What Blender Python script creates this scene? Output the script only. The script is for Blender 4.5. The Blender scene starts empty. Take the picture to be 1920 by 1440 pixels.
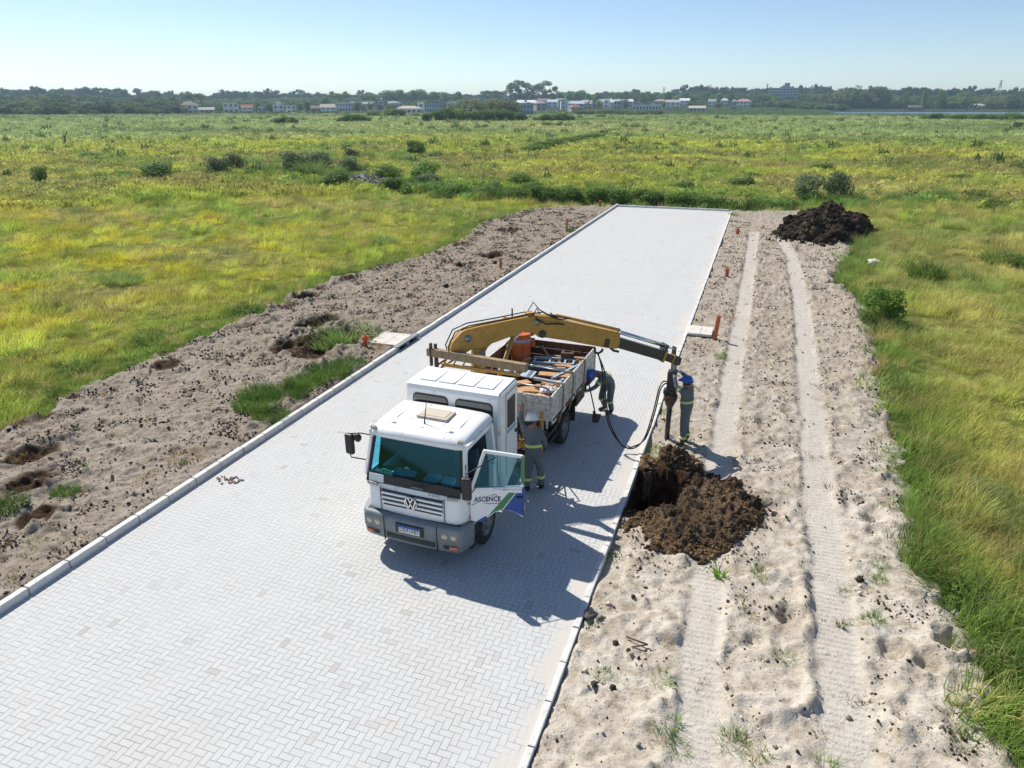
import bpy, bmesh, math, random
import numpy as np
from mathutils import Vector, Matrix, Euler
R = math.radians
random.seed(7); np.random.seed(7)
scene = bpy.context.scene
COL = scene.collection

# ------------------------------------------------------------------ camera
CAM_H = 7.8
HEAD = R(18.78)                       # camera looks this far left of the road (+Y)
cd = bpy.data.cameras.new('camera'); cam = bpy.data.objects.new('camera', cd); COL.objects.link(cam)
cd.sensor_width = 36.0; cd.lens = 36.0 * 1333.0 / 1920.0
cd.clip_start = 0.1; cd.clip_end = 20000
cam.location = (0, 0, CAM_H)
cam.rotation_euler = (R(90 - 21.5), 0, HEAD)
scene.camera = cam

# ------------------------------------------------------------------ sky and sun
SUN = Vector((-0.76, 0.42, 1.0)).normalized()
world = bpy.data.worlds.new("World"); scene.world = world; world.use_nodes = True
wn = world.node_tree
bg = wn.nodes['Background']
sky = wn.nodes.new('ShaderNodeTexSky'); sky.sky_type = 'NISHITA'; sky.sun_disc = False
sky.sun_elevation = math.asin(SUN.z); sky.sun_rotation = math.atan2(SUN.x, SUN.y)
sky.altitude = 0; sky.air_density = 0.72; sky.dust_density = 0.25; sky.ozone_density = 1.7
wn.links.new(sky.outputs[0], bg.inputs['Color']); bg.inputs['Strength'].default_value = 0.116
sl = bpy.data.lights.new('sun', 'SUN'); sl.energy = 5.0; sl.angle = R(0.53); sl.color = (1.0, 0.94, 0.85)
so = bpy.data.objects.new('sun', sl); COL.objects.link(so)
so.rotation_euler = SUN.to_track_quat('Z', 'Y').to_euler()
so.location = (-20, 10, 40)
scene.view_settings.view_transform = 'Standard'; scene.view_settings.look = 'None'
scene.view_settings.exposure = 0.2; scene.view_settings.gamma = 1.0
scene.cycles.max_bounces = 6; scene.cycles.transparent_max_bounces = 12
scene.cycles.volume_bounces = 0

# ------------------------------------------------------------------ helpers
def tag(o, label=None, cat=None, group=None, kind=None):
    if label: o['label'] = label
    if cat: o['category'] = cat
    if group: o['group'] = group
    if kind: o['kind'] = kind
    return o

def empty(name, loc, rz=0.0, label=None, cat=None, group=None):
    o = bpy.data.objects.new(name, None); COL.objects.link(o)
    o.location = loc; o.rotation_euler = (0, 0, rz); o.empty_display_size = 0.3
    tag(o, label, cat, group)
    return o

def link_mesh(name, me, mats, parent=None, loc=None, rot=None, smooth=False):
    o = bpy.data.objects.new(name, me); COL.objects.link(o)
    if not isinstance(mats, (list, tuple)): mats = [mats]
    for m in mats: me.materials.append(m)
    if parent: o.parent = parent
    if loc is not None: o.location = loc
    if rot is not None: o.rotation_euler = rot
    if smooth:
        me.polygons.foreach_set('use_smooth', [True] * len(me.polygons))
    return o

def np_mesh(name, V, F, quads=True):
    me = bpy.data.meshes.new(name)
    V = np.asarray(V, dtype=np.float32); F = np.asarray(F, dtype=np.int32)
    k = F.shape[1] if len(F) else 4
    me.vertices.add(len(V)); me.vertices.foreach_set('co', V.ravel())
    if len(F):
        me.loops.add(F.size); me.loops.foreach_set('vertex_index', F.ravel())
        me.polygons.add(len(F))
        me.polygons.foreach_set('loop_start', np.arange(0, F.size, k, dtype=np.int32))
        me.polygons.foreach_set('loop_total', np.full(len(F), k, dtype=np.int32))
    me.update(calc_edges=True); me.validate()
    return me

_kids = {}
def dup_tree(o, parent=None):
    c = o.copy(); COL.objects.link(c)
    if parent is not None: c.parent = parent
    if o not in _kids: _kids[o] = list(o.children)
    for ch in _kids[o]: dup_tree(ch, c)
    return c

class MB:
    """collects shapes; build() links them as one mesh object"""
    def __init__(s): s.bm = bmesh.new(); s.mi = 0
    def _xf(s, vs, M):
        for v in vs: v.co = M @ v.co
    def box(s, c, d, rot=None, bev=0.0, mi=None):
        r = bmesh.ops.create_cube(s.bm, size=1.0); vs = r['verts']
        for v in vs: v.co = Vector((v.co.x * d[0], v.co.y * d[1], v.co.z * d[2]))
        fs = list({f for v in vs for f in v.link_faces})
        if bev > 0:
            es = list({e for v in vs for e in v.link_edges})
            rb = bmesh.ops.bevel(s.bm, geom=es, offset=bev, segments=2, affect='EDGES', profile=0.6)
            vs = list({v for f in rb['faces'] for v in f.verts} | {v for v in vs if v.is_valid})
        M = Matrix.Translation(Vector(c))
        if rot is not None: M = M @ Euler(rot).to_matrix().to_4x4()
        s._xf(vs, M)
        if mi is not None:
            for f in {f for v in vs for f in v.link_faces}: f.material_index = mi
        return vs
    def beam(s, a, b, w, h, bev=0.0, roll=0.0, mi=None):
        a = Vector(a); b = Vector(b); d = b - a
        q = d.to_track_quat('Y', 'Z').to_matrix().to_4x4()
        vs = s.box((0, 0, 0), (w, d.length, h), rot=(0, roll, 0), bev=bev, mi=mi)
        s._xf(vs, Matrix.Translation((a + b) / 2) @ q); return vs
    def prism(s, pts, thick, M=None, mi=None, bev=0.0):
        """pts in (x,z); thickness along y, centred; M places it"""
        bm = s.bm
        a = [bm.verts.new((p[0], -thick / 2, p[1])) for p in pts]
        b = [bm.verts.new((p[0], thick / 2, p[1])) for p in pts]
        n = len(pts); fs = []
        fs.append(bm.faces.new(a)); fs.append(bm.faces.new(list(reversed(b))))
        for i in range(n): fs.append(bm.faces.new((a[i], b[i], b[(i + 1) % n], a[(i + 1) % n])))
        bmesh.ops.recalc_face_normals(bm, faces=fs)
        vs = a + b
        if bev > 0:
            es = [e for f in fs[:2] for e in f.edges]
            rb = bmesh.ops.bevel(bm, geom=list(set(es)), offset=bev, segments=2, affect='EDGES')
            vs = list({v for f in rb['faces'] for v in f.verts} | {v for v in vs if v.is_valid})
        if M is not None: s._xf(vs, M)
        if mi is not None:
            for f in {f for v in vs for f in v.link_faces}: f.material_index = mi
        return vs
    def tube(s, pts, r, n=8, cap=True, mi=None):
        pts = [Vector(p) for p in pts]; rs = r if isinstance(r, (list, tuple)) else [r] * len(pts)
        rings = []; up = Vector((0, 0, 1)); prev = None
        for i, p in enumerate(pts):
            t = (pts[min(i + 1, len(pts) - 1)] - pts[max(i - 1, 0)]).normalized()
            if prev is None:
                x = t.cross(up) if abs(t.dot(up)) < 0.95 else t.cross(Vector((1, 0, 0)))
            else:
                x = prev - t * prev.dot(t)
            x.normalize(); prev = x.copy(); y = t.cross(x)
            rings.append([s.bm.verts.new(p + (x * math.cos(2 * math.pi * k / n) + y * math.sin(2 * math.pi * k / n)) * rs[i]) for k in range(n)])
        fs = []
        for i in range(len(rings) - 1):
            for k in range(n):
                fs.append(s.bm.faces.new((rings[i][k], rings[i][(k + 1) % n], rings[i + 1][(k + 1) % n], rings[i + 1][k])))
        if cap:
            fs.append(s.bm.faces.new(list(reversed(rings[0])))); fs.append(s.bm.faces.new(rings[-1]))
        for f in fs:
            f.smooth = len(f.verts) == 4
            if mi is not None: f.material_index = mi
        bmesh.ops.recalc_face_normals(s.bm, faces=fs)
        return [v for r_ in rings for v in r_]
    def lathe(s, prof, n=24, M=None, mi=None):
        """prof = [(r, h)], axis z"""
        rings = []
        for r, h in prof:
            if r < 1e-5: rings.append([s.bm.verts.new((0, 0, h))])
            else: rings.append([s.bm.verts.new((r * math.cos(2 * math.pi * k / n), r * math.sin(2 * math.pi * k / n), h)) for k in range(n)])
        fs = []
        for a, b in zip(rings, rings[1:]):
            for k in range(n):
                k2 = (k + 1) % n
                if len(a) == 1 and len(b) == 1: continue
                if len(a) == 1: fs.append(s.bm.faces.new((a[0], b[k], b[k2])))
                elif len(b) == 1: fs.append(s.bm.faces.new((a[k], a[k2], b[0])))
                else: fs.append(s.bm.faces.new((a[k], a[k2], b[k2], b[k])))
        for f in fs:
            f.smooth = True
            if mi is not None: f.material_index = mi
        bmesh.ops.recalc_face_normals(s.bm, faces=fs)
        vs = [v for r_ in rings for v in r_]
        if M is not None: s._xf(vs, M)
        return vs
    def grid(s, rows, mi=None, smooth=True):
        """rows of points -> quad strip surface"""
        vr = [[s.bm.verts.new(p) for p in row] for row in rows]; fs = []
        for a, b in zip(vr, vr[1:]):
            for k in range(len(a) - 1):
                fs.append(s.bm.faces.new((a[k], a[k + 1], b[k + 1], b[k])))
        for f in fs:
            f.smooth = smooth
            if mi is not None: f.material_index = mi
        return [v for r_ in vr for v in r_]
    def build(s, name, mats, parent=None, loc=None, rot=None, wm=None, autosm=True):
        me = bpy.data.meshes.new(name); s.bm.to_mesh(me); s.bm.free()
        o = link_mesh(name, me, mats, parent, loc, rot)
        if wm is not None:                       # wanted matrix in world space
            o.matrix_basis = (parent.matrix_basis.inverted() @ wm) if parent and parent.parent is None else wm
        return o

def text_part(name, body, size, mat, parent, M, extrude=0.002, align='CENTER', bold=0.0, spacing=1.0, sx=1.0):
    cu = bpy.data.curves.new(name, 'FONT'); cu.body = body; cu.size = size; cu.extrude = extrude
    cu.align_x = align; cu.align_y = 'CENTER'; cu.offset = bold; cu.space_character = spacing; cu.resolution_u = 3
    t = bpy.data.objects.new(name, cu); COL.objects.link(t)
    dg = bpy.context.evaluated_depsgraph_get()
    me = bpy.data.meshes.new_from_object(t.evaluated_get(dg)); bpy.data.objects.remove(t)
    me.transform(Matrix.Diagonal((sx, 1, 1, 1)))
    me.transform(M); me.materials.clear()
    return link_mesh(name, me, mat, parent)

# ------------------------------------------------------------------ numpy noise
_rng = np.random.RandomState(3); _perm = _rng.permutation(4096).astype(np.int64)
_g = _rng.rand(4096) * 2 * np.pi
def _h(i, j): return _perm[(_perm[i & 4095] + j) & 4095]
def perlin(x, y):
    x = np.asarray(x, float); y = np.asarray(y, float)
    i = np.floor(x).astype(np.int64); j = np.floor(y).astype(np.int64); u = x - i; v = y - j
    def gr(a, b, du, dv):
        t = _g[_h(a, b)]; return np.cos(t) * du + np.sin(t) * dv
    su = u * u * u * (u * (u * 6 - 15) + 10); sv = v * v * v * (v * (v * 6 - 15) + 10)
    n0 = gr(i, j, u, v) * (1 - su) + gr(i + 1, j, u - 1, v) * su
    n1 = gr(i, j + 1, u, v - 1) * (1 - su) + gr(i + 1, j + 1, u - 1, v - 1) * su
    return (n0 * (1 - sv) + n1 * sv) * 1.5
def fbm(x, y, o=4, g=0.5):
    s = 0; a = 1; t = 0
    for k in range(o):
        s = s + a * perlin(x * 2 ** k + 17.3 * k, y * 2 ** k - 9.1 * k); t += a; a *= g
    return s / t
def sstep(a, b, x):
    t = np.clip((x - a) / (b - a), 0, 1); return t * t * (3 - 2 * t)

# ------------------------------------------------------------------ materials
def nmat(name):
    m = bpy.data.materials.new(name); m.use_nodes = True
    return m, m.node_tree, m.node_tree.nodes['Principled BSDF']
def N(t, kind, **kw):
    n = t.nodes.new(kind)
    for k, v in kw.items():
        if k in ('operation', 'data_type', 'blend_type', 'attribute_name', 'attribute_type', 'noise_dimensions', 'feature', 'distance', 'mode', 'use_clamp', 'clamp'): setattr(n, k, v)
    return n
def mth(t, op, a, b=None, c=None):
    n = t.nodes.new('ShaderNodeMath'); n.operation = op
    for i, v in enumerate((a, b, c)):
        if v is None: continue
        if isinstance(v, (int, float)): n.inputs[i].default_value = v
        else: t.links.new(v, n.inputs[i])
    return n.outputs[0]
def mixc(t, f, a, b, mode='MIX'):
    n = t.nodes.new('ShaderNodeMix'); n.data_type = 'RGBA'; n.blend_type = mode
    def put(sock, v):
        if isinstance(v, (int, float)): sock.default_value = v
        elif isinstance(v, tuple): sock.default_value = (*v[:3], 1)
        else: t.links.new(v, sock)
    put(n.inputs[0], f); put(n.inputs[6], a); put(n.inputs[7], b)
    return n.outputs[2]
def ramp(t, f, stops):
    n = t.nodes.new('ShaderNodeValToRGB'); el = n.color_ramp.elements
    while len(el) < len(stops): el.new(0.5)
    for e, (p, c) in zip(el, stops): e.position = p; e.color = (*c, 1) if isinstance(c, tuple) else (c, c, c, 1)
    t.links.new(f, n.inputs[0]); return n.outputs[0]
def noise(t, vec, scale, detail=3, rough=0.55, out=0):
    n = t.nodes.new('ShaderNodeTexNoise'); n.inputs['Scale'].default_value = scale
    n.inputs['Detail'].default_value = detail; n.inputs['Roughness'].default_value = rough
    if vec is not None: t.links.new(vec, n.inputs['Vector'])
    return n.outputs[out]
def bump(t, p, h, strength, dist=0.01):
    n = t.nodes.new('ShaderNodeBump'); n.inputs['Strength'].default_value = strength; n.inputs['Distance'].default_value = dist
    t.links.new(h, n.inputs['Height']); t.links.new(n.outputs[0], p.inputs['Normal'])

def paint(name, col, rough=0.5, metal=0.0, var=0.25, scale=6.0, dirt=None, dirt_amt=0.0, bmp=0.0, coat=0.0, spec=0.5, streak=False):
    m, t, p = nmat(name)
    tc = t.nodes.new('ShaderNodeTexCoord').outputs['Object']
    v = tc
    if streak:
        mp = t.nodes.new('ShaderNodeMapping'); mp.inputs['Scale'].default_value = (1, 1, 0.15); t.links.new(tc, mp.inputs[0]); v = mp.outputs[0]
    n1 = noise(t, v, scale, 5, 0.65)
    lo = tuple(c * (1 - var) for c in col); hi = tuple(min(1, c * (1 + var * 0.6)) for c in col)
    c = ramp(t, n1, [(0.3, lo), (0.7, hi)])
    if dirt is not None:
        n2 = noise(t, v, scale * 2.3, 6, 0.7)
        f = ramp(t, n2, [(0.62 - dirt_amt * 0.35, 0.0), (0.80 - dirt_amt * 0.2, 1.0)])
        c = mixc(t, f, c, dirt)
    t.links.new(c, p.inputs['Base Color'])
    p.inputs['Roughness'].default_value = rough; p.inputs['Metallic'].default_value = metal
    p.inputs['Coat Weight'].default_value = coat; p.inputs['Specular IOR Level'].default_value = spec
    if bmp > 0: bump(t, p, noise(t, tc, scale * 8, 4), bmp, 0.01)
    return m

M = {}
M['white'] = paint('white_paint', (0.86, 0.87, 0.86), 0.35, var=0.04, dirt=(0.45, 0.42, 0.36), dirt_amt=0.12, coat=0.3, scale=3)
M['whiteold'] = paint('old_white_paint', (0.70, 0.69, 0.66), 0.6, var=0.12, dirt=(0.16, 0.11, 0.07), dirt_amt=0.42, scale=5, bmp=0.2)
M['bumper'] = paint('bumper_grey', (0.20, 0.23, 0.25), 0.55, var=0.15, dirt=(0.36, 0.32, 0.26), dirt_amt=0.1)
M['black'] = paint('black_plastic', (0.018, 0.019, 0.021), 0.5, var=0.3)
M['rubber'] = paint('tyre_rubber', (0.022, 0.022, 0.022), 0.85, var=0.3, dirt=(0.12, 0.10, 0.08), dirt_amt=0.3)
M['chassis'] = paint('chassis_black', (0.02, 0.021, 0.023), 0.65, var=0.4, dirt=(0.07, 0.055, 0.04), dirt_amt=0.4)
M['rim'] = paint('rim_grey', (0.26, 0.26, 0.25), 0.5, metal=0.3, var=0.3, dirt=(0.10, 0.08, 0.06), dirt_amt=0.4)
M['yellow'] = paint('crane_ochre', (0.50, 0.28, 0.055), 0.5, var=0.16, dirt=(0.16, 0.09, 0.04), dirt_amt=0.2, scale=4, coat=0.15)
M['crane_dark'] = paint('extension_dark', (0.030, 0.034, 0.038), 0.42, var=0.35, dirt=(0.14, 0.09, 0.05), dirt_amt=0.2, coat=0.2)
M['chrome'] = paint('cylinder_chrome', (0.75, 0.76, 0.78), 0.18, metal=1.0, var=0.06)
M['steel'] = paint('bare_steel', (0.32, 0.33, 0.34), 0.4, metal=0.8, var=0.3, dirt=(0.16, 0.08, 0.04), dirt_amt=0.3)
M['rust'] = paint('rusty_steel', (0.17, 0.085, 0.05), 0.8, var=0.5, dirt=(0.06, 0.04, 0.03), dirt_amt=0.4, bmp=0.3)
M['rustred'] = paint('rusty_board', (0.20, 0.085, 0.055), 0.8, var=0.45, dirt=(0.30, 0.22, 0.18), dirt_amt=0.4, bmp=0.3)
M['orange'] = paint('orange_paint', (0.62, 0.13, 0.025), 0.5, var=0.3, dirt=(0.22, 0.06, 0.03), dirt_amt=0.42, streak=True)
M['stake'] = paint('terracotta_pipe', (0.52, 0.15, 0.07), 0.6, var=0.2, dirt=(0.30, 0.12, 0.08), dirt_amt=0.3)
M['orangebright'] = paint('orange_plastic', (0.75, 0.11, 0.02), 0.5, var=0.1)
M['wood'] = paint('weathered_wood', (0.34, 0.25, 0.14), 0.8, var=0.35, scale=9, dirt=(0.14, 0.10, 0.06), dirt_amt=0.25, bmp=0.3)
M['woodtan'] = paint('tan_board', (0.52, 0.30, 0.15), 0.8, var=0.25, scale=8, dirt=(0.25, 0.13, 0.07), dirt_amt=0.25, bmp=0.2)
M['wooddark'] = paint('dark_wood', (0.10, 0.065, 0.045), 0.85, var=0.4, scale=9, bmp=0.3)
M['bluesteel'] = paint('blue_grey_steel', (0.06, 0.11, 0.15), 0.5, var=0.3, dirt=(0.12, 0.09, 0.07), dirt_amt=0.2)
M['bluewhite'] = paint('pale_blue_paint', (0.35, 0.47, 0.58), 0.5, var=0.2, dirt=(0.10, 0.09, 0.08), dirt_amt=0.2)
M['cloth'] = paint('white_sack', (0.70, 0.66, 0.64), 0.9, var=0.15)
M['pinkcloth'] = paint('reddish_rope', (0.25, 0.13, 0.12), 0.9, var=0.5, scale=20)
M['beige'] = paint('beige_plastic', (0.55, 0.48, 0.38), 0.6, var=0.06)
M['hose'] = paint('black_hose', (0.015, 0.015, 0.016), 0.4, var=0.2)
M['concrete'] = paint('concrete', (0.66, 0.66, 0.63), 0.85, var=0.16, scale=4, dirt=(0.36, 0.31, 0.25), dirt_amt=0.2, bmp=0.25)
M['slab'] = paint('concrete_slab', (0.66, 0.63, 0.57), 0.9, var=0.15, scale=3, dirt=(0.42, 0.36, 0.28), dirt_amt=0.35, bmp=0.2)
M['green'] = paint('green_stripe', (0.055, 0.23, 0.09), 0.4, var=0.05)
M['blue'] = paint('blue_stripe', (0.012, 0.075, 0.34), 0.4, var=0.05)
M['navy'] = paint('navy_lettering', (0.012, 0.025, 0.14), 0.5, var=0.05)
M['plate'] = paint('plate_white', (0.72, 0.74, 0.76), 0.4, var=0.04)
M['platetop'] = paint('plate_blue', (0.01, 0.09, 0.42), 0.4, var=0.04)
M['lamp'] = paint('headlight_lens', (0.62, 0.52, 0.32), 0.15, var=0.1, coat=1.0)
M['indic'] = paint('orange_lens', (0.62, 0.12, 0.03), 0.2, var=0.1, coat=0.8)
M['greylens'] = paint('clear_lens', (0.34, 0.32, 0.28), 0.2, var=0.1, coat=0.8)
M['redlens'] = paint('red_lens', (0.40, 0.04, 0.02), 0.3, var=0.1)
M['seat'] = paint('seat_cloth', (0.07, 0.095, 0.11), 0.9, var=0.2)
M['dash'] = paint('dashboard', (0.035, 0.04, 0.045), 0.7, var=0.2)
M['paper'] = paint('paper', (0.75, 0.78, 0.78), 0.8, var=0.05)
M['coverall'] = paint('grey_coverall', (0.135, 0.155, 0.175), 0.9, var=0.22, scale=7, bmp=0.5)
M['hivis'] = paint('hi_vis_band', (0.62, 0.78, 0.22), 0.5, var=0.05)
M['helmetblue'] = paint('blue_helmet', (0.012, 0.10, 0.42), 0.3, var=0.05, coat=0.5)
M['helmetwhite'] = paint('white_helmet', (0.80, 0.80, 0.79), 0.3, var=0.03, coat=0.5)
M['skin'] = paint('skin', (0.30, 0.15, 0.09), 0.6, var=0.1)
M['glove'] = paint('pale_glove', (0.50, 0.50, 0.48), 0.9, var=0.1)
M['boot'] = paint('black_boot', (0.015, 0.014, 0.014), 0.6, var=0.2)
M['helmet_strap'] = M['black']
M['ploughed'] = None

def glass_mat(name, tint, alpha, rough=0.04):
    m, t, p = nmat(name)
    t.nodes.remove(p); out = t.nodes['Material Output']
    tr = t.nodes.new('ShaderNodeBsdfTransparent'); tr.inputs[0].default_value = (*tint, 1)
    gl = t.nodes.new('ShaderNodeBsdfGlossy'); gl.inputs['Roughness'].default_value = rough; gl.inputs['Color'].default_value = (0.25, 0.70, 1.0, 1)
    fr = t.nodes.new('ShaderNodeFresnel'); fr.inputs[0].default_value = 1.5
    f = mth(t, 'ADD', mth(t, 'MULTIPLY', fr.outputs[0], 1.0), alpha)
    mx = t.nodes.new('ShaderNodeMixShader'); t.links.new(f, mx.inputs[0]); t.links.new(tr.outputs[0], mx.inputs[1]); t.links.new(gl.outputs[0], mx.inputs[2])
    t.links.new(mx.outputs[0], out.inputs[0]); return m
M['glass'] = glass_mat('windscreen_glass', (0.13, 0.58, 0.80), 0.05)
M['clearglass'] = glass_mat('door_glass', (0.72, 0.86, 0.86), 0.0)
M['darkglass'] = glass_mat('tinted_glass', (0.10, 0.14, 0.16), 0.03)
M['darkglass_solid'] = paint('dark_pane', (0.02, 0.03, 0.035), 0.08, var=0.2, coat=1.0)

def leafy(name, tint_attr, cols, rough=0.6, trans=0.48, nscale=0.35):
    """foliage: colour = vertex/instance tint x random variation, with translucency"""
    m, t, p = nmat(name); out = t.nodes['Material Output']
    geo = t.nodes.new('ShaderNodeNewGeometry')
    oi = t.nodes.new('ShaderNodeObjectInfo')
    n1 = noise(t, geo.outputs['Position'], nscale, 3, 0.6)
    c = ramp(t, n1, [(0.25 + 0.5 * k / max(1, len(cols) - 1), cc) for k, cc in enumerate(cols)])
    if tint_attr:
        at = N(t, 'ShaderNodeAttribute', attribute_name='tint', attribute_type='INSTANCER')
        c = at.outputs['Color']
        c = mixc(t, 1.0, c, ramp(t, n1, [(0.3, 0.8), (0.7, 1.25)]), 'MULTIPLY')
    rnd = mth(t, 'ADD', mth(t, 'MULTIPLY', oi.outputs['Random'], 0.5), 0.75)
    c2 = mixc(t, 1.0, c, rnd, 'MULTIPLY')
    n2 = noise(t, geo.outputs['Position'], 9.0, 2, 0.6)
    c3 = mixc(t, 1.0, c2, ramp(t, n2, [(0.3, 0.72), (0.7, 1.35)]), 'MULTIPLY')
    t.links.new(c3, p.inputs['Base Color']); p.inputs['Roughness'].default_value = rough; p.inputs['Specular IOR Level'].default_value = 0.25
    tl = t.nodes.new('ShaderNodeBsdfTranslucent'); t.links.new(c3, tl.inputs[0])
    mx = t.nodes.new('ShaderNodeMixShader'); mx.inputs[0].default_value = trans
    t.links.new(p.outputs[0], mx.inputs[1]); t.links.new(tl.outputs[0], mx.inputs[2]); t.links.new(mx.outputs[0], out.inputs[0])
    return m
M['grass'] = leafy('grass_blades', True, [(0.1, 0.2, 0.02)], trans=0.42)
M['leaf_dark'] = leafy('dark_foliage', False, [(0.09, 0.17, 0.04), (0.15, 0.25, 0.055), (0.20, 0.30, 0.07)], nscale=0.12)
M['leaf_mid'] = leafy('green_foliage', False, [(0.09, 0.17, 0.03), (0.15, 0.24, 0.045), (0.19, 0.27, 0.06)], nscale=0.3)
M['leaf_grey'] = leafy('grey_green_foliage', False, [(0.11, 0.16, 0.08), (0.16, 0.21, 0.11), (0.20, 0.24, 0.12)], nscale=0.2)
M['leaf_olive'] = leafy('olive_foliage', False, [(0.13, 0.16, 0.06), (0.18, 0.20, 0.08), (0.22, 0.21, 0.09)], nscale=0.2)
M['tussock'] = leafy('tussock_green', False, [(0.17, 0.27, 0.08), (0.24, 0.35, 0.10), (0.28, 0.38, 0.13)], nscale=0.8)
M['bark'] = paint('bark', (0.16, 0.12, 0.09), 0.9, var=0.3)
M['grass_tuft'] = leafy('weed_blades', False, [(0.11, 0.24, 0.03), (0.18, 0.33, 0.04), (0.30, 0.36, 0.07)], nscale=1.5, trans=0.4)
M['clump_green'] = leafy('clump_blades', False, [(0.06, 0.13, 0.025), (0.11, 0.21, 0.035), (0.20, 0.29, 0.05)], nscale=2.5, trans=0.4)
M['drygrass'] = leafy('dry_grass', False, [(0.36, 0.24, 0.10), (0.42, 0.30, 0.13), (0.30, 0.27, 0.10)], nscale=1.5, trans=0.3)

# ------------------------------------------------------------------ terrain
XL, XR, YE = -11.0, -2.03, 58.9          # paved road edges
LE = [(-19.0, -10), (-18.3, 6), (-18.00, 11.6), (-17.68, 12.8), (-18.19, 13.85), (-18.14, 15.7), (-18.42, 17.8), (-18.34, 20.0), (-18.44, 22.6), (-18.9, 26.6), (-18.72, 29.4), (-17.93, 32.2), (-17.03, 35.5), (-16.98, 40.7), (-18.31, 46.9), (-17.15, 54.3), (-15.6, 56.5), (-13.0, 58.2), (-11.2, 59.3)]
RE = [(4.6, -10), (4.0, 5), (3.88, 8.26), (3.78, 9.1), (4.07, 10.05), (4.04, 10.9), (3.64, 11.6), (3.52, 12.8), (3.65, 14.8), (3.93, 17.5), (3.91, 20.5), (4.31, 24.4), (4.5, 29.7), (4.6, 33.1), (3.74, 37.1), (4.56, 41.3), (5.7, 48), (5.4, 55), (4.6, 60.0), (3.1, 61.9)]
def edge_x(E, Y):
    ys = np.array([p[1] for p in E]); xs = np.array([p[0] for p in E]); return np.interp(Y, ys, xs)
T1 = [(6.0, 0.08), (8.8, -0.01), (10.8, -0.04), (14.7, -0.2), (19.5, -0.14), (22.9, -0.18), (31.5, -0.1), (46.5, -0.1)]
T2 = [(6.0, 1.84), (9.4, 1.95), (11.5, 1.98), (16.8, 1.99), (22.6, 2.06), (30.5, 2.18), (42, 2.05), (48, 1.5)]
def sand_mask(X, Y):
    """signed distance-like value, >0 on bare sand"""
    w = 0.35 * fbm(X * 0.8, Y * 0.8, 3) + 0.18 * fbm(X * 3.1, Y * 3.1, 2)
    l = X - edge_x(LE, Y); r = edge_x(RE, Y) - X
    top = (59.6 + 2.2 * sstep(-2, 3.5, X)) - Y
    return np.minimum(np.minimum(l, r), top) + w * 1.2
PITS = [(-15.2, 22.1, 0.75, 0.42), (-13.5, 20.3, 0.9, 0.40), (-13.5, 19.2, 0.7, 0.25), (-14.5, 19.4, 0.7, 0.2), (-17.9, 25.3, 0.5, 0.25), (-17.2, 16.6, 0.4, 0.07), (-13.0, 8.6, 0.35, 0.14), (-14.4, 9.6, 0.5, 0.16), (-15.6, 10.6, 0.5, 0.18), (0.75, 9.7, 0.22, 0.14), (1.25, 10.4, 0.25, 0.16), (2.75, 10.1, 0.22, 0.15), (3.2, 9.9, 0.2, 0.14), (1.0, 13.9, 0.3, 0.12), (3.0, 14.2, 0.3, 0.14), (0.9, 18.5, 0.35, 0.12), (-13.4, 36.2, 0.7, 0.35), (-15.3, 44.5, 0.8, 0.3), (-14.0, 33.5, 0.5, 0.3),
        (3.6, 10.5, 0.25, 0.3), (3.9, 35.8, 0.5, 0.35), (3.2, 34.6, 0.4, 0.25), (4.2, 37.6, 0.5, 0.25), (4.6, 11.0, 0.3, 0.2)]
def far_rise(X, Y):
    D = np.hypot(X, Y); az = np.arctan2(X, Y)
    start = 640 + 420 * sstep(-0.02, 0.12, az)
    return 17 * sstep(start, start + 1100, D) * (1 + 0.25 * perlin(az * 9, az * 3 + 2)) + 8 * sstep(1045, 1170, D) * sstep(-0.06, 0.06, az)
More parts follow.
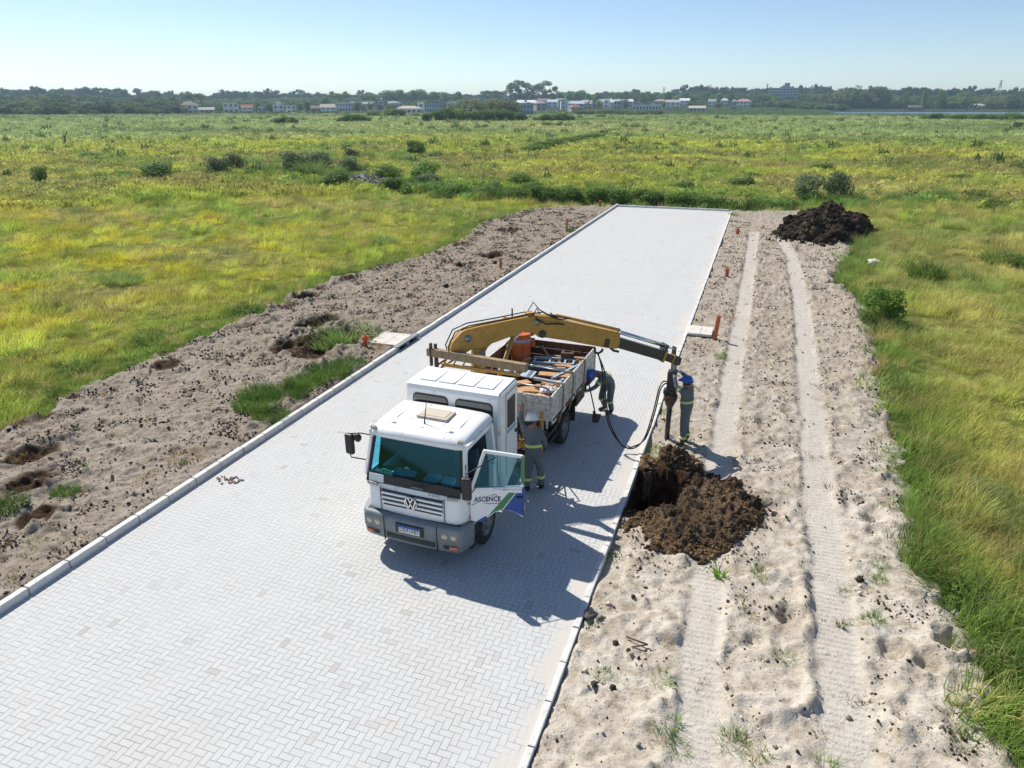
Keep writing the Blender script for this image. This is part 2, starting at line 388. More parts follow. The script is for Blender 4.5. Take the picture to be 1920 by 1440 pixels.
def height(X, Y):
    X = np.asarray(X, float); Y = np.asarray(Y, float)
    s = sand_mask(X, Y); sand = sstep(-0.15, 0.25, s)
    near = 1 - sstep(75, 110, np.hypot(X, Y))
    left = X < -6
    rough = 0.045 * fbm(X * 1.3, Y * 1.3, 4, 0.6) + 0.055 * fbm(X * 5.0, Y * 5.0, 3, 0.7) - 0.16 * np.clip(fbm(X * 3.4 + 31, Y * 3.4, 3, 0.65) - 0.30, 0, 1)
    rough += 0.05 * np.clip(np.abs(fbm(X * 0.9 + 7, Y * 0.9, 3)) - 0.12, 0, 1)
    lump = np.clip(fbm(X * 2.4 + 50, Y * 2.4, 3, 0.6) - 0.18, 0, 1) * 0.30
    lump = lump * np.where(left, 0.8, 0.7) + np.where(left, 0.46, 0.34) * np.clip(fbm(X * 0.9 + 80, Y * 0.9, 5, 0.6) - 0.16, 0, 1) - np.where(left, 0.30, 0.26) * np.clip(fbm(X * 0.8 + 11, Y * 0.8 + 60, 5, 0.6) - 0.22, 0, 1); rough = rough * np.where(left, 1.3, 1.0)
    # wheel tracks on the right verge
    tw = np.zeros_like(X); rid = np.zeros_like(X)
    for T, hw in ((T1, 0.24), (T2, 0.27)):
        tx = np.interp(Y, [p[0] for p in T], [p[1] for p in T]) + 0.10 * perlin(Y * 0.45, Y * 0 + hw * 30) + 0.05 * perlin(Y * 1.7, Y * 0 + hw * 50)
        d = np.abs(X - tx); on = 1 - sstep(46, 52, Y)
        tw = np.maximum(tw, (1 - sstep(hw, hw + 0.13, d)) * on)
        rid = np.maximum(rid, np.exp(-((d - hw - 0.2) / 0.13) ** 2) * on)
    tw = np.where(left, 0, tw); rid = np.where(left, 0, rid)
    base = np.where(left, 0.07, -0.05)
    hs = base + (rough + lump) * (1 - 0.85 * tw) - 0.035 * tw + rid * (0.0 + 0.26 * np.clip(fbm(X * 1.5, Y * 0.9, 5, 0.65) - 0.05, 0, 1))
    # rougher spoil along the field edges
    edge = np.exp(-((s - 0.45) / 0.4) ** 2)
    hs += edge * (0.05 + 0.26 * np.clip(fbm(X * 1.6 + 3, Y * 1.6, 4, 0.6), 0, 1) - np.where(left, 0.40, 0.1) * np.clip(fbm(X * 0.7 + 21, Y * 0.7, 4) - 0.05, 0, 1))
    for (px, py, pr, pd) in PITS:
        d = np.hypot(X - px, (Y - py) * 0.8) / pr
        d = d * (1 + 0.75 * fbm(X * 2.2 + px, Y * 2.2, 4, 0.6))
        hs -= pd * (1 - sstep(0.35, 1.0, d)); hs += 0.16 * pd * 2 * np.exp(-((d - 1.25) / 0.3) ** 2)
    # ridge of pushed sand, foreground
    rx, ry = X, Y
    yr = 8.3 + 0.12 * np.sin((X - 0.5) * 5) + 0.35 * sstep(1.1, 1.5, X)
    hs += 0.10 * np.exp(-((Y - yr) / 0.10) ** 2) * sstep(0.40, 0.55, X) * (1 - sstep(1.45, 1.6, X))
    hs += 0.10 * np.exp(-((X - 1.50) / 0.12) ** 2) * sstep(8.4, 9.0, Y) * (1 - sstep(12.2, 12.8, Y)) * (0.5 + np.clip(fbm(X * 3, Y * 3, 2), -0.3, 1))
    hs += 0.16 * np.exp(-((X - 2.75 - 0.15 * np.sin(Y * 2)) / 0.14) ** 2) * sstep(7.8, 8.4, Y) * (1 - sstep(9.4, 10.2, Y)) * (0.6 + np.clip(fbm(X * 4, Y * 4, 2), -0.3, 1))
    # service trench by the right kerb
    dx = np.maximum(np.abs(X + 1.44) - 0.44, 0); dy = np.maximum(np.abs(Y - 13.85) - 0.80, 0)
    dt = np.hypot(dx, dy) + 0.06 * fbm(X * 3, Y * 3, 2)
    hs -= 1.15 * (1 - sstep(0.0, 0.10, dt)) * (X > -1.98)
    # loose soil humps round the trench
    hs += 0.22 * np.exp(-(((X + 1.35) / 0.55) ** 2 + ((Y - 15.1) / 0.35) ** 2)) * (1 + 0.6 * fbm(X * 4, Y * 4, 3))
    hm = -0.12 + 0.12 * fbm(X * 0.25, Y * 0.25, 3) + 0.06 * fbm(X * 1.2, Y * 1.2, 2)
    hm = hm * near + (1 - near) * (-0.12 + 0.25 * fbm(X * 0.02, Y * 0.02, 3))
    # ditch behind the road end
    hm -= 0.5 * np.exp(-((Y - 61.2 - 0.02 * X) / 0.8) ** 2) * sstep(-22, -14, X) * (1 - sstep(-3, 2, X))
    h = hs * sand + hm * (1 - sand)
    h = h + far_rise(X, Y)
    # lake bed
    D = np.hypot(X, Y); az = np.degrees(np.arctan2(X, Y))
    lk = sstep(585, 610, D + 14 * perlin(az * 0.7, az * 0)) * (1 - sstep(905, 950, D + 40 * perlin(az * 0.5, az * 0 + 5) - 5.0 * (az - 6))) * sstep(-8.5, -5.5, az)
    h = h - 1.6 * lk
    # under the paved road
    inr = sstep(XL - 0.30, XL - 0.13, X) * (1 - sstep(XR + 0.06, XR + 0.12, X)) * (1 - sstep(YE + 0.1, YE + 0.25, Y))
    h = h * (1 - inr) + (-0.2) * inr
    # keep soil below the kerb tops next to them
    h = np.where((X < XL - 0.12) & (X > XL - 0.5) & (Y < YE), np.minimum(h, 0.12), h)
    nr = (X > XR + 0.08) & (X < XR + 0.5) & (Y < YE)
    h = np.where(nr, np.minimum(h, 0.0 - 0.5 * np.clip(fbm(X * 0.3, Y * 0.30 + 20, 2) - 0.12, 0, 0.3)), h)
    return h

def axis(segs):
    out = []
    for a, b, s0, s1 in segs:
        x = a
        while x < b - 1e-6:
            out.append(x); x += s0 + (s1 - s0) * (x - a) / (b - a)
    out.append(segs[-1][1]); return np.array(out)
gx_pos = axis([(-2.3, 4.6, 0.045, 0.05), (4.6, 12, 0.08, 0.4), (12, 60, 0.5, 4), (60, 400, 5, 30), (400, 6000, 40, 600)])
gx_mid = np.arange(-10.9, -2.3, 0.6)
gx_l = axis([(-19.2, -10.9, 0.055, 0.05)])[:-1]
gx_n = -axis([(19.2, 30, 0.1, 0.5), (30, 90, 0.6, 4), (90, 500, 5, 30), (500, 6000, 40, 600)])[::-1][:-1]
GX = np.unique(np.concatenate([gx_n, gx_l, gx_mid, gx_pos]).round(4))
GY = np.unique(np.concatenate([axis([(-60, 4.5, 6, 0.3)]), axis([(4.5, 14, 0.045, 0.055), (14, 30, 0.06, 0.11), (30, 64, 0.11, 0.3), (64, 120, 0.35, 2.5), (120, 500, 3, 25), (500, 7000, 28, 500)])]).round(4))
XX, YY = np.meshgrid(GX, GY)
ZZ = height(XX, YY)
V = np.stack([XX, YY, ZZ], -1).reshape(-1, 3)
ny, nx = XX.shape
ii = np.arange(ny * nx).reshape(ny, nx)
F = np.stack([ii[:-1, :-1], ii[:-1, 1:], ii[1:, 1:], ii[1:, :-1]], -1).reshape(-1, 4)

def meadow_col(X, Y):
    """real colour of the grass at a place (rgb), used for ground and tufts"""
    X = np.asarray(X, float); Y = np.asarray(Y, float); D = np.hypot(X, Y)
    yg = np.array([0.54, 0.57, 0.10]); gr = np.array([0.34, 0.46, 0.09]); ol = np.array([0.48, 0.46, 0.16]); br = np.array([0.40, 0.35, 0.13]); dk = np.array([0.055, 0.11, 0.03]); ye = np.array([0.74, 0.64, 0.06])
    st = 1 + D / 90.0                      # patches look longer and larger farther out
    a = fbm(X * 0.11 / st ** 0.6, Y * 0.11 / st ** 0.6, 4); b = fbm(X * 0.05 + 40, Y * 0.12 + 9, 4); c = fbm(X * 0.3, Y * 0.3 + 70, 3)
    def mixv(p, q, t): return p * (1 - t[..., None]) + q * t[..., None]
    col = mixv(np.broadcast_to(yg, X.shape + (3,)), gr, sstep(-0.15, 0.35, a))
    col = mixv(col, ol, sstep(0.0, 0.4, b) * 0.8)
    yel = (X < -16) & (Y < 45)
    col = mixv(col, ye, np.where(yel, sstep(-0.05, 0.35, -c) * 0.75 * sstep(0.0, 18, -16 - X), 0))
    rt = np.where(X > 0, 1.0, 0.0) * (D < 90); col = mixv(col, np.array([0.58, 0.53, 0.20]), rt * (0.30 + 0.45 * sstep(-0.1, 0.35, -a)))
    # brown scrubby band in the middle distance
    bm_ = sstep(62, 80, D) * (1 - sstep(115, 170, D))
    col = mixv(col, br, bm_ * sstep(-0.25, 0.3, fbm(X * 0.06, Y * 0.09 + 30, 4)) * 0.75)
    # lush strip beyond the road end
    lush = np.exp(-((Y - 66 + 0.12 * (X + 5)) / 7.0) ** 2) * (X > -60)
    col = mixv(col, np.array([0.26, 0.40, 0.05]), lush * sstep(-0.3, 0.2, c) * 0.8)
    # green margin near the bare sand
    s = np.abs(sand_mask(X, Y)); col = mixv(col, np.array([0.17, 0.30, 0.055]), np.exp(-(s / 1.5) ** 2) * (D < 75) * 0.85)
    # far bands
    fb = sstep(150, 220, D)
    w = fbm(X * 0.006 + 3, Y * 0.02, 4)
    far = mixv(np.broadcast_to(np.array([0.40, 0.49, 0.18]), X.shape + (3,)), np.array([0.50, 0.52, 0.21]), sstep(0.0, 0.4, w))
    far = mixv(far, np.array([0.28, 0.34, 0.14]), sstep(0.05, 0.4, -w))
    col = mixv(col, far, fb)
    vf = sstep(430, 560, D); col = mixv(col, np.array([0.24, 0.31, 0.12]), vf * 0.7)
    wd = sstep(720, 900, D); col = mixv(col, np.array([0.07, 0.10, 0.05]), wd * 0.9)
    return col

mask = sand_mask(XX, YY).ravel()
inlot = ((XX > XL - 5) & (XX < XR + 5) & (YY < YE + 1)).ravel()
mask = np.where(inlot, 1.0, mask)
mc = meadow_col(XX, YY).reshape(-1, 3)
# soil tone: 0 pale sand .. 1 dark humus
soil = np.zeros(len(V))
for (px, py, pr, pd) in PITS:
    d = np.hypot(V[:, 0] - px, (V[:, 1] - py) * 0.8) / pr
    soil = np.maximum(soil, (1 - sstep(0.7, 1.5, d)) * (0.55 if px < -6 else 0.12))
lp = (V[:, 0] < -12.2) * (1 - sstep(9.5, 15, V[:, 1])) * sstep(-0.05, 0.3, fbm(V[:, 0] * 0.9, V[:, 1] * 0.9 + 44, 4)) * 0.42
soil = np.maximum(soil, lp)
le_ = V[:, 0] - edge_x(LE, V[:, 1]); soil = np.maximum(soil, (V[:, 0] < -11.5) * (V[:, 1] < 60) * (le_ > -1.5) * (1 - sstep(0.5, 2.2, le_)) * sstep(-0.05, 0.25, fbm(V[:, 0] * 0.7 + 21, V[:, 1] * 0.7, 4)) * 0.45)
tr = np.hypot(np.maximum(np.abs(V[:, 0] + 1.3) - 0.5, 0), np.maximum(np.abs(V[:, 1] - 14.1) - 1.2, 0))
soil = np.maximum(soil, (1 - sstep(0.0, 0.55, tr + 0.25 * fbm(V[:, 0] * 2, V[:, 1] * 2, 3))) * 0.95)
soil = np.maximum(soil, (1 - sstep(0, 1.6, np.abs(V[:, 1] - 50.0) / 3 + np.hypot(V[:, 0] - 3.2, 0) / 2.6)) * 0.5)
me = np_mesh('ground', V, F)
txa = np.minimum(np.abs(V[:, 0] - np.interp(V[:, 1], [p_[0] for p_ in T1], [p_[1] for p_ in T1])) - 0.24, np.abs(V[:, 0] - np.interp(V[:, 1], [p_[0] for p_ in T2], [p_[1] for p_ in T2])) - 0.27)
track = (1 - sstep(-0.05, 0.12, txa + 0.08 * fbm(V[:, 0] * 3, V[:, 1] * 3, 3))) * (V[:, 0] > -2) * (V[:, 1] < 50)
for nm, arr in (('sand', mask), ('soil', soil), ('track', track)):
    a = me.attributes.new(nm, 'FLOAT', 'POINT'); a.data.foreach_set('value', arr.astype(np.float32))
ca = me.attributes.new('meadow', 'FLOAT_COLOR', 'POINT')
ca.data.foreach_set('color', np.concatenate([mc, np.ones((len(mc), 1))], 1).astype(np.float32).ravel())

m, t, p = nmat('ground_soil')
geo = t.nodes.new('ShaderNodeNewGeometry').outputs['Position']
at_s = N(t, 'ShaderNodeAttribute', attribute_name='sand').outputs['Fac']
at_o = N(t, 'ShaderNodeAttribute', attribute_name='soil').outputs['Fac']
at_m = N(t, 'ShaderNodeAttribute', attribute_name='meadow').outputs['Color']
sep = t.nodes.new('ShaderNodeSeparateXYZ'); t.links.new(geo, sep.inputs[0])
n_big = noise(t, geo, 0.55, 5, 0.62); n_mid = noise(t, geo, 3.2, 6, 0.68); n_fine = noise(t, geo, 22, 5, 0.7)
sandc = ramp(t, n_mid, [(0.30, (0.27, 0.22, 0.16)), (0.43, (0.51, 0.45, 0.365)), (0.58, (0.64, 0.59, 0.505))])
sandc = mixc(t, ramp(t, n_big, [(0.44, 0.0), (0.70, 0.55)]), sandc, (0.36, 0.285, 0.205))
# left verge is greyer and darker than the right foreground
lv = mth(t, 'LESS_THAN', sep.outputs[0], -6.0)
sandc = mixc(t, mth(t, 'MULTIPLY', lv, 0.45), sandc, (0.34, 0.275, 0.21))
fary = mth(t, 'MULTIPLY', ramp(t, mth(t, 'DIVIDE', sep.outputs[1], 60.0), [(0.2, 0.0), (0.45, 1.0)]), 0.38)
sandc = mixc(t, fary, sandc, (0.36, 0.29, 0.22))
sandc = mixc(t, 1.0, sandc, ramp(t, mth(t, 'ADD', mth(t, 'MULTIPLY', lv, 1.0), mth(t, 'MULTIPLY', mth(t, 'DIVIDE', sep.outputs[1], 60.0), mth(t, 'SUBTRACT', 1.0, lv))), [(0.12, 1.0), (0.30, 0.84), (0.9, 0.80), (1.0, 0.74)]), 'MULTIPLY')
trk = N(t, 'ShaderNodeAttribute', attribute_name='track').outputs['Fac']
vor = t.nodes.new('ShaderNodeTexVoronoi'); vor.inputs['Scale'].default_value = 9.0; vor.inputs['Randomness'].default_value = 1.0; t.links.new(geo, vor.inputs['Vector'])
vsp = ramp(t, vor.outputs['Distance'], [(0.16, 1.0), (0.34, 0.0)])
vpatch = ramp(t, noise(t, geo, 1.3, 4, 0.7), [(0.42, 0.0), (0.60, 1.0)])
spk = mth(t, 'MULTIPLY', mth(t, 'MULTIPLY', vsp, vpatch), mth(t, 'SUBTRACT', 1.0, trk))
sandc = mixc(t, mth(t, 'MULTIPLY', spk, mth(t, 'ADD', 0.45, mth(t, 'MULTIPLY', lv, 0.45))), sandc, (0.10, 0.08, 0.065))  # dark specks: earth crumbs, and the shade of small pits painted in
sandc = mixc(t, mth(t, 'MULTIPLY', trk, 0.65), sandc, (0.58, 0.545, 0.49))
specks = ramp(t, n_fine, [(0.30, 0.35), (0.42, 1.0)])
sandc = mixc(t, 1.0, sandc, specks, 'MULTIPLY')
darksoil = ramp(t, n_mid, [(0.3, (0.022, 0.014, 0.009)), (0.55, (0.075, 0.045, 0.025)), (0.75, (0.16, 0.09, 0.045))])
sf = mth(t, 'ADD', at_o, mth(t, 'MULTIPLY', mth(t, 'SUBTRACT', n_mid, 0.5), 0.8))
sandc = mixc(t, ramp(t, sf, [(0.25, 0.0), (0.5, 1.0)]), sandc, darksoil)
grassc = mixc(t, 1.0, at_m, ramp(t, n_mid, [(0.3, 0.14), (0.7, 0.5)]), 'MULTIPLY')
ms = mth(t, 'ADD', mth(t, 'ADD', at_s, 0.5), mth(t, 'MULTIPLY', mth(t, 'SUBTRACT', n_mid, 0.5), 0.8))
fin = mixc(t, ramp(t, ms, [(0.44, 0.0), (0.58, 1.0)]), grassc, sandc)
ms_n = ms
t.links.new(fin, p.inputs['Base Color']); p.inputs['Roughness'].default_value = 0.95; p.inputs['Specular IOR Level'].default_value = 0.1
wv = mth(t, 'MULTIPLY', mth(t, 'SINE', mth(t, 'ADD', mth(t, 'MULTIPLY', sep.outputs[1], 52.0), mth(t, 'MULTIPLY', n_mid, 5.0))), mth(t, 'MULTIPLY', trk, mth(t, 'MULTIPLY', n_big, 0.35)))
bump(t, p, mth(t, 'ADD', wv, mth(t, 'ADD', n_fine, mth(t, 'MULTIPLY', n_mid, 2.0))), 0.8, 0.035)
M['ground'] = m
ground = link_mesh('ground', me, m, smooth=True); tag(ground, kind='structure')

# road of herringbone pavers
m, t, p = nmat('paver_road')
geo = t.nodes.new('ShaderNodeNewGeometry').outputs['Position']
nz = noise(t, geo, 0.8, 3, 0.5, out=1)
wob = t.nodes.new('ShaderNodeVectorMath'); wob.operation = 'MULTIPLY_ADD'
t.links.new(nz, wob.inputs[0]); wob.inputs[1].default_value = (0.02, 0.02, 0); t.links.new(geo, wob.inputs[2])
sep = t.nodes.new('ShaderNodeSeparateXYZ'); t.links.new(wob.outputs[0], sep.inputs[0])
U = 0.1
u = mth(t, 'DIVIDE', sep.outputs[0], U); v = mth(t, 'DIVIDE', sep.outputs[1], U)
i = mth(t, 'FLOOR', u); j = mth(t, 'FLOOR', v); fx = mth(t, 'FRACT', u); fy = mth(t, 'FRACT', v)
k = mth(t, 'FLOORED_MODULO', mth(t, 'SUBTRACT', i, j), 4.0)
k = mth(t, 'ROUND', k)
def eq(a, b): return mth(t, 'COMPARE', a, float(b), 0.25)
k0, k1, k2, k3 = eq(k, 0), eq(k, 1), eq(k, 2), eq(k, 3)
BIG = 9.0
dl = mth(t, 'ADD', fx, mth(t, 'MULTIPLY', k1, BIG)); dr = mth(t, 'ADD', mth(t, 'SUBTRACT', 1.0, fx), mth(t, 'MULTIPLY', k0, BIG))
db = mth(t, 'ADD', fy, mth(t, 'MULTIPLY', k2, BIG)); dt_ = mth(t, 'ADD', mth(t, 'SUBTRACT', 1.0, fy), mth(t, 'MULTIPLY', k3, BIG))
dd = mth(t, 'MINIMUM', mth(t, 'MINIMUM', dl, dr), mth(t, 'MINIMUM', db, dt_))
oi_ = mth(t, 'SUBTRACT', i, k1); oj_ = mth(t, 'SUBTRACT', j, k2)
cmb = t.nodes.new('ShaderNodeCombineXYZ'); t.links.new(oi_, cmb.inputs[0]); t.links.new(oj_, cmb.inputs[1])
wnz = t.nodes.new('ShaderNodeTexWhiteNoise'); wnz.noise_dimensions = '2D'; t.links.new(cmb.outputs[0], wnz.inputs['Vector'])
brick = ramp(t, wnz.outputs[0], [(0.0, (0.44, 0.42, 0.39)), (0.008, (0.50, 0.49, 0.475)), (0.03, (0.532, 0.536, 0.528)), (0.5, (0.545, 0.552, 0.545)), (0.98, (0.560, 0.565, 0.555)), (1.0, (0.54, 0.52, 0.48))])
grain = noise(t, geo, 60, 3, 0.7); brick = mixc(t, 1.0, brick, ramp(t, grain, [(0.3, 0.93), (0.7, 1.05)]), 'MULTIPLY')
stain = noise(t, geo, 0.35, 5, 0.6)
brick = mixc(t, ramp(t, stain, [(0.5, 0.0), (0.75, 0.35)]), brick, (0.50, 0.475, 0.43))
# sand blown on to the pavers beside the right edge
sx_ = t.nodes.new('ShaderNodeSeparateXYZ'); t.links.new(geo, sx_.inputs[0])
edge_f = mth(t, 'ADD', mth(t, 'DIVIDE', mth(t, 'SUBTRACT', sx_.outputs[0], XR - 0.55), 0.55), mth(t, 'MULTIPLY', mth(t, 'SUBTRACT', noise(t, geo, 1.1, 5, 0.65), 0.5), 3.2))
sandf = ramp(t, edge_f, [(0.45, 0.0), (1.0, 0.85)])
gapf = mth(t, 'MULTIPLY', ramp(t, dd, [(0.025, 1.0), (0.06, 0.0)]), mth(t, 'SUBTRACT', 1.0, sandf))
gapn = ramp(t, noise(t, geo, 1.7, 3, 0.6), [(0.35, (0.40, 0.385, 0.36)), (0.65, (0.24, 0.235, 0.235))])
c = mixc(t, gapf, brick, gapn); c = mixc(t, sandf, c, (0.58, 0.535, 0.475))
t.links.new(c, p.inputs['Base Color']); p.inputs['Roughness'].default_value = 0.85; p.inputs['Specular IOR Level'].default_value = 0.25
hgt = mth(t, 'ADD', mth(t, 'MULTIPLY', mth(t, 'SUBTRACT', 1.0, gapf), 1.0), mth(t, 'MULTIPLY', wnz.outputs[0], 0.25))
bump(t, p, mth(t, 'ADD', hgt, mth(t, 'MULTIPLY', grain, 0.12)), 0.5, 0.006)
M['road'] = m
xs = np.linspace(XL, XR, 40); ys = np.linspace(-60, YE, 320); RX, RY = np.meshgrid(xs, ys)
RZ = 0.012 * fbm(RX * 0.4, RY * 0.4, 2) + 0.02 * np.clip(1 - np.abs((RX + 6.5) / 4.5), 0, 1)
RZ = np.where((np.abs(RX - XL) < 0.01) | (np.abs(RX - XR) < 0.01), 0, RZ)
ii = np.arange(RX.size).reshape(RX.shape)
road = link_mesh('road', np_mesh('road', np.stack([RX, RY, RZ], -1).reshape(-1, 3), np.stack([ii[:-1, :-1], ii[:-1, 1:], ii[1:, 1:], ii[1:, :-1]], -1).reshape(-1, 4)), m, smooth=True)
tag(road, kind='structure')

# kerbs: concrete stones with open joints
def kerb_run(mb, x, w, z0, z1, ya, yb, gap=None, lean=0.0):
    y = ya; rnd = random.Random(int(x * 100) + 5)
    while y < yb - 0.1:
        L = 0.795
        jx = rnd.uniform(-0.006, 0.006); jz = rnd.uniform(-0.006, 0.006)
        if not (gap and any(a < y + L / 2 < b for a, b in gap)):
            mb.box((x + jx, y + L / 2, (z0 + z1) / 2 + jz), (w, L - 0.016, z1 - z0), bev=0.014, rot=(0, 0, rnd.uniform(-0.004, 0.004)))
            mb.box((x + jx, y + L, (z0 + z1) / 2 - 0.012), (w - 0.03, 0.03, z1 - z0 - 0.02), mi=1)
        y += L + 0.005
kb = MB()
kerb_run(kb, XL - 0.065, 0.13, -0.15, 0.15, -30.0, YE + 0.1, gap=[(20.3, 21.95)])
kerb_run(kb, XR + 0.05, 0.10, -0.17, 0.016, -30.2, YE + 0.1)
x = XL
while x < XR - 0.2:
    kb.box((x + 0.4, YE + 0.06, 0.0), (0.785, 0.13, 0.30), bev=0.014); kb.box((x + 0.8, YE + 0.065, -0.01), (0.03, 0.10, 0.27), mi=1); x += 0.80
kerb = kb.build('kerb', [M['concrete'], paint('joint_mortar', (0.22, 0.19, 0.16), 0.95)]); tag(kerb, kind='structure')

# storm drain inlet in the left kerb: two square mouths
dr = empty('drain_inlet', (XL - 0.065, 21.12, 0), 0, 'grey concrete kerb inlet with two dark square mouths in the left kerb', 'drain')
d = MB()
for a in (-0.80, -0.055, 0.69): d.box((0, a + 0.03, 0.0), (0.17, 0.14, 0.26), bev=0.01)
d.box((0, 0, 0.150), (0.18, 1.66, 0.05), bev=0.01)
d.build('frame', paint('drain_concrete', (0.30, 0.32, 0.33), 0.9), dr)
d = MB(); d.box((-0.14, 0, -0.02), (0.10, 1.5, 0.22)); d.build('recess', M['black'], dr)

# ------------------------------------------------------------------ scatter (one object: prototypes + points, instanced by geometry nodes)
def scatter_group(K):
    g = bpy.data.node_groups.new('scatter%d' % K, 'GeometryNodeTree')
    g.interface.new_socket('Geometry', in_out='INPUT', socket_type='NodeSocketGeometry')
    g.interface.new_socket('Geometry', in_out='OUTPUT', socket_type='NodeSocketGeometry')
    gi = g.nodes.new('NodeGroupInput'); go = g.nodes.new('NodeGroupOutput')
    def named(n, ty):
        a = g.nodes.new('GeometryNodeInputNamedAttribute'); a.data_type = ty; a.inputs['Name'].default_value = n; return a.outputs['Attribute']
    def sel(val):
        c = g.nodes.new('FunctionNodeCompare'); c.data_type = 'INT'; c.operation = 'EQUAL'
        g.links.new(named('proto', 'INT'), c.inputs[2]); c.inputs[3].default_value = val
        s = g.nodes.new('GeometryNodeSeparateGeometry'); s.domain = 'POINT'
        g.links.new(gi.outputs[0], s.inputs[0]); g.links.new(c.outputs[0], s.inputs[1]); return s.outputs[0]
    j = g.nodes.new('GeometryNodeJoinGeometry')
    for k in range(K):
        t_ = g.nodes.new('GeometryNodeGeometryToInstance'); g.links.new(sel(k + 1), t_.inputs[0]); g.links.new(t_.outputs[0], j.inputs[0])
    mp = g.nodes.new('GeometryNodeMeshToPoints'); g.links.new(sel(0), mp.inputs[0])
    ip = g.nodes.new('GeometryNodeInstanceOnPoints')
    g.links.new(mp.outputs[0], ip.inputs['Points']); g.links.new(j.outputs[0], ip.inputs['Instance'])
    ip.inputs['Pick Instance'].default_value = True
    g.links.new(named('var', 'INT'), ip.inputs['Instance Index'])
    g.links.new(named('rot', 'FLOAT_VECTOR'), ip.inputs['Rotation']); g.links.new(named('scl', 'FLOAT_VECTOR'), ip.inputs['Scale'])
    g.links.new(ip.outputs[0], go.inputs[0]); return g

LATER = []
def scatter(name, protos, P3, scl, rot, tint, mat, label=None, cat=None):
    """protos: list of (V, F quads); P3 (n,3); scl (n,) or (n,3)"""
    P3 = np.asarray(P3, float); n = len(P3)
    Vs, Fs, pr = [], [], []; off = 0
    for k, (v, f) in enumerate(protos):
        Vs.append(v); Fs.append(f + off); off += len(v); pr.append(np.full(len(v), k + 1))
    Vs.append(P3); pr.append(np.zeros(n))
    V = np.concatenate(Vs); F = np.concatenate(Fs); pr = np.concatenate(pr).astype(np.int32)
    me = bpy.data.meshes.new(name); me.vertices.add(len(V)); me.vertices.foreach_set('co', V.astype(np.float32).ravel())
    me.loops.add(F.size); me.loops.foreach_set('vertex_index', F.astype(np.int32).ravel())
    me.polygons.add(len(F)); me.polygons.foreach_set('loop_start', np.arange(0, F.size, 4, dtype=np.int32)); me.polygons.foreach_set('loop_total', np.full(len(F), 4, dtype=np.int32))
    me.update(calc_edges=True)
    np0 = len(V) - n
    scl = np.asarray(scl, float); scl = np.repeat(scl[:, None], 3, 1) if scl.ndim == 1 else scl
    def full(a, d): return np.concatenate([np.zeros((np0, d)), np.asarray(a, float).reshape(n, d)])
    at = me.attributes.new('proto', 'INT', 'POINT'); at.data.foreach_set('value', pr)
    at = me.attributes.new('var', 'INT', 'POINT'); at.data.foreach_set('value', full(np.random.randint(0, len(protos), n), 1).ravel().astype(np.int32))
    at = me.attributes.new('scl', 'FLOAT_VECTOR', 'POINT'); at.data.foreach_set('vector', full(scl, 3).ravel().astype(np.float32))
    at = me.attributes.new('rot', 'FLOAT_VECTOR', 'POINT'); at.data.foreach_set('vector', full(rot, 3).ravel().astype(np.float32))
    if tint is not None:
        at = me.attributes.new('tint', 'FLOAT_COLOR', 'POINT')
        at.data.foreach_set('color', full(np.concatenate([tint, np.ones((n, 1))], 1), 4).ravel().astype(np.float32))
    o = bpy.data.objects.new(name, me); COL.objects.link(o); me.materials.append(mat)
    LATER.append((o, len(protos)))
    tag(o, label, cat, kind='stuff'); return o

def blades(n, rad, h0, h1, w, lean, seed, bias=(0.25, 0.05), segs=3, flat=0.0):
    r = np.random.RandomState(seed)
    a = r.rand(n) * 2 * np.pi; rr = rad * np.sqrt(r.rand(n)); x = rr * np.cos(a); y = rr * np.sin(a)
    h = h0 + (h1 - h0) * r.rand(n) * (1 - 0.35 * (rr / max(rad, 1e-6)) ** 2)
    la = a + r.randn(n) * 0.9; l = lean * (0.3 + r.rand(n)) * h
    lx = np.cos(la) * l + bias[0] * h; ly = np.sin(la) * l + bias[1] * h
    wa = r.rand(n) * np.pi; wx = np.cos(wa) * w / 2; wy = np.sin(wa) * w / 2
    V = []; F = []
    for s in range(segs + 1):
        t = s / segs; ww = (1 - t ** 1.6) * 1.0 + 0.06
        cx = x + lx * t ** 2; cy = y + ly * t ** 2; cz = h * (t - 0.18 * t ** 2 * np.hypot(lx, ly) / h) - 0.03
        V.append(np.stack([cx - wx * ww, cy - wy * ww, cz], -1)); V.append(np.stack([cx + wx * ww, cy + wy * ww, cz], -1))
    V = np.stack(V, 1).reshape(-1, 3); k = (segs + 1) * 2
    base = np.arange(n) * k
    for s in range(segs):
        o = base + 2 * s; F.append(np.stack([o, o + 1, o + 3, o + 2], -1))
    return V, np.concatenate(F)

def leaves(centres, radii, n, size, seed, hollow=0.35, up=0.3):
    """leaf quads spread through a set of ellipsoid lobes"""
    r = np.random.RandomState(seed); centres = np.asarray(centres, float); radii = np.asarray(radii, float)
    vol = radii.prod(1) ** 0.8; pick = r.choice(len(centres), n, p=vol / vol.sum())
    d = r.randn(n, 3); d /= np.linalg.norm(d, axis=1, keepdims=True)
    rad = (hollow + (1 - hollow) * r.rand(n)) ** 0.5; P = centres[pick] + d * radii[pick] * rad[:, None]
    nrm = d + r.randn(n, 3) * 0.7 + np.array([0, 0, up]); nrm /= np.linalg.norm(nrm, axis=1, keepdims=True)
    t = np.cross(nrm, r.randn(n, 3)); t /= np.linalg.norm(t, axis=1, keepdims=True); b = np.cross(nrm, t)
    s = size * (0.6 + 0.8 * r.rand(n))[:, None]
    V = np.stack([P - t * s, P - b * s * 0.55, P + t * s, P + b * s * 0.55], 1).reshape(-1, 3)
    return V, np.arange(n * 4).reshape(n, 4)

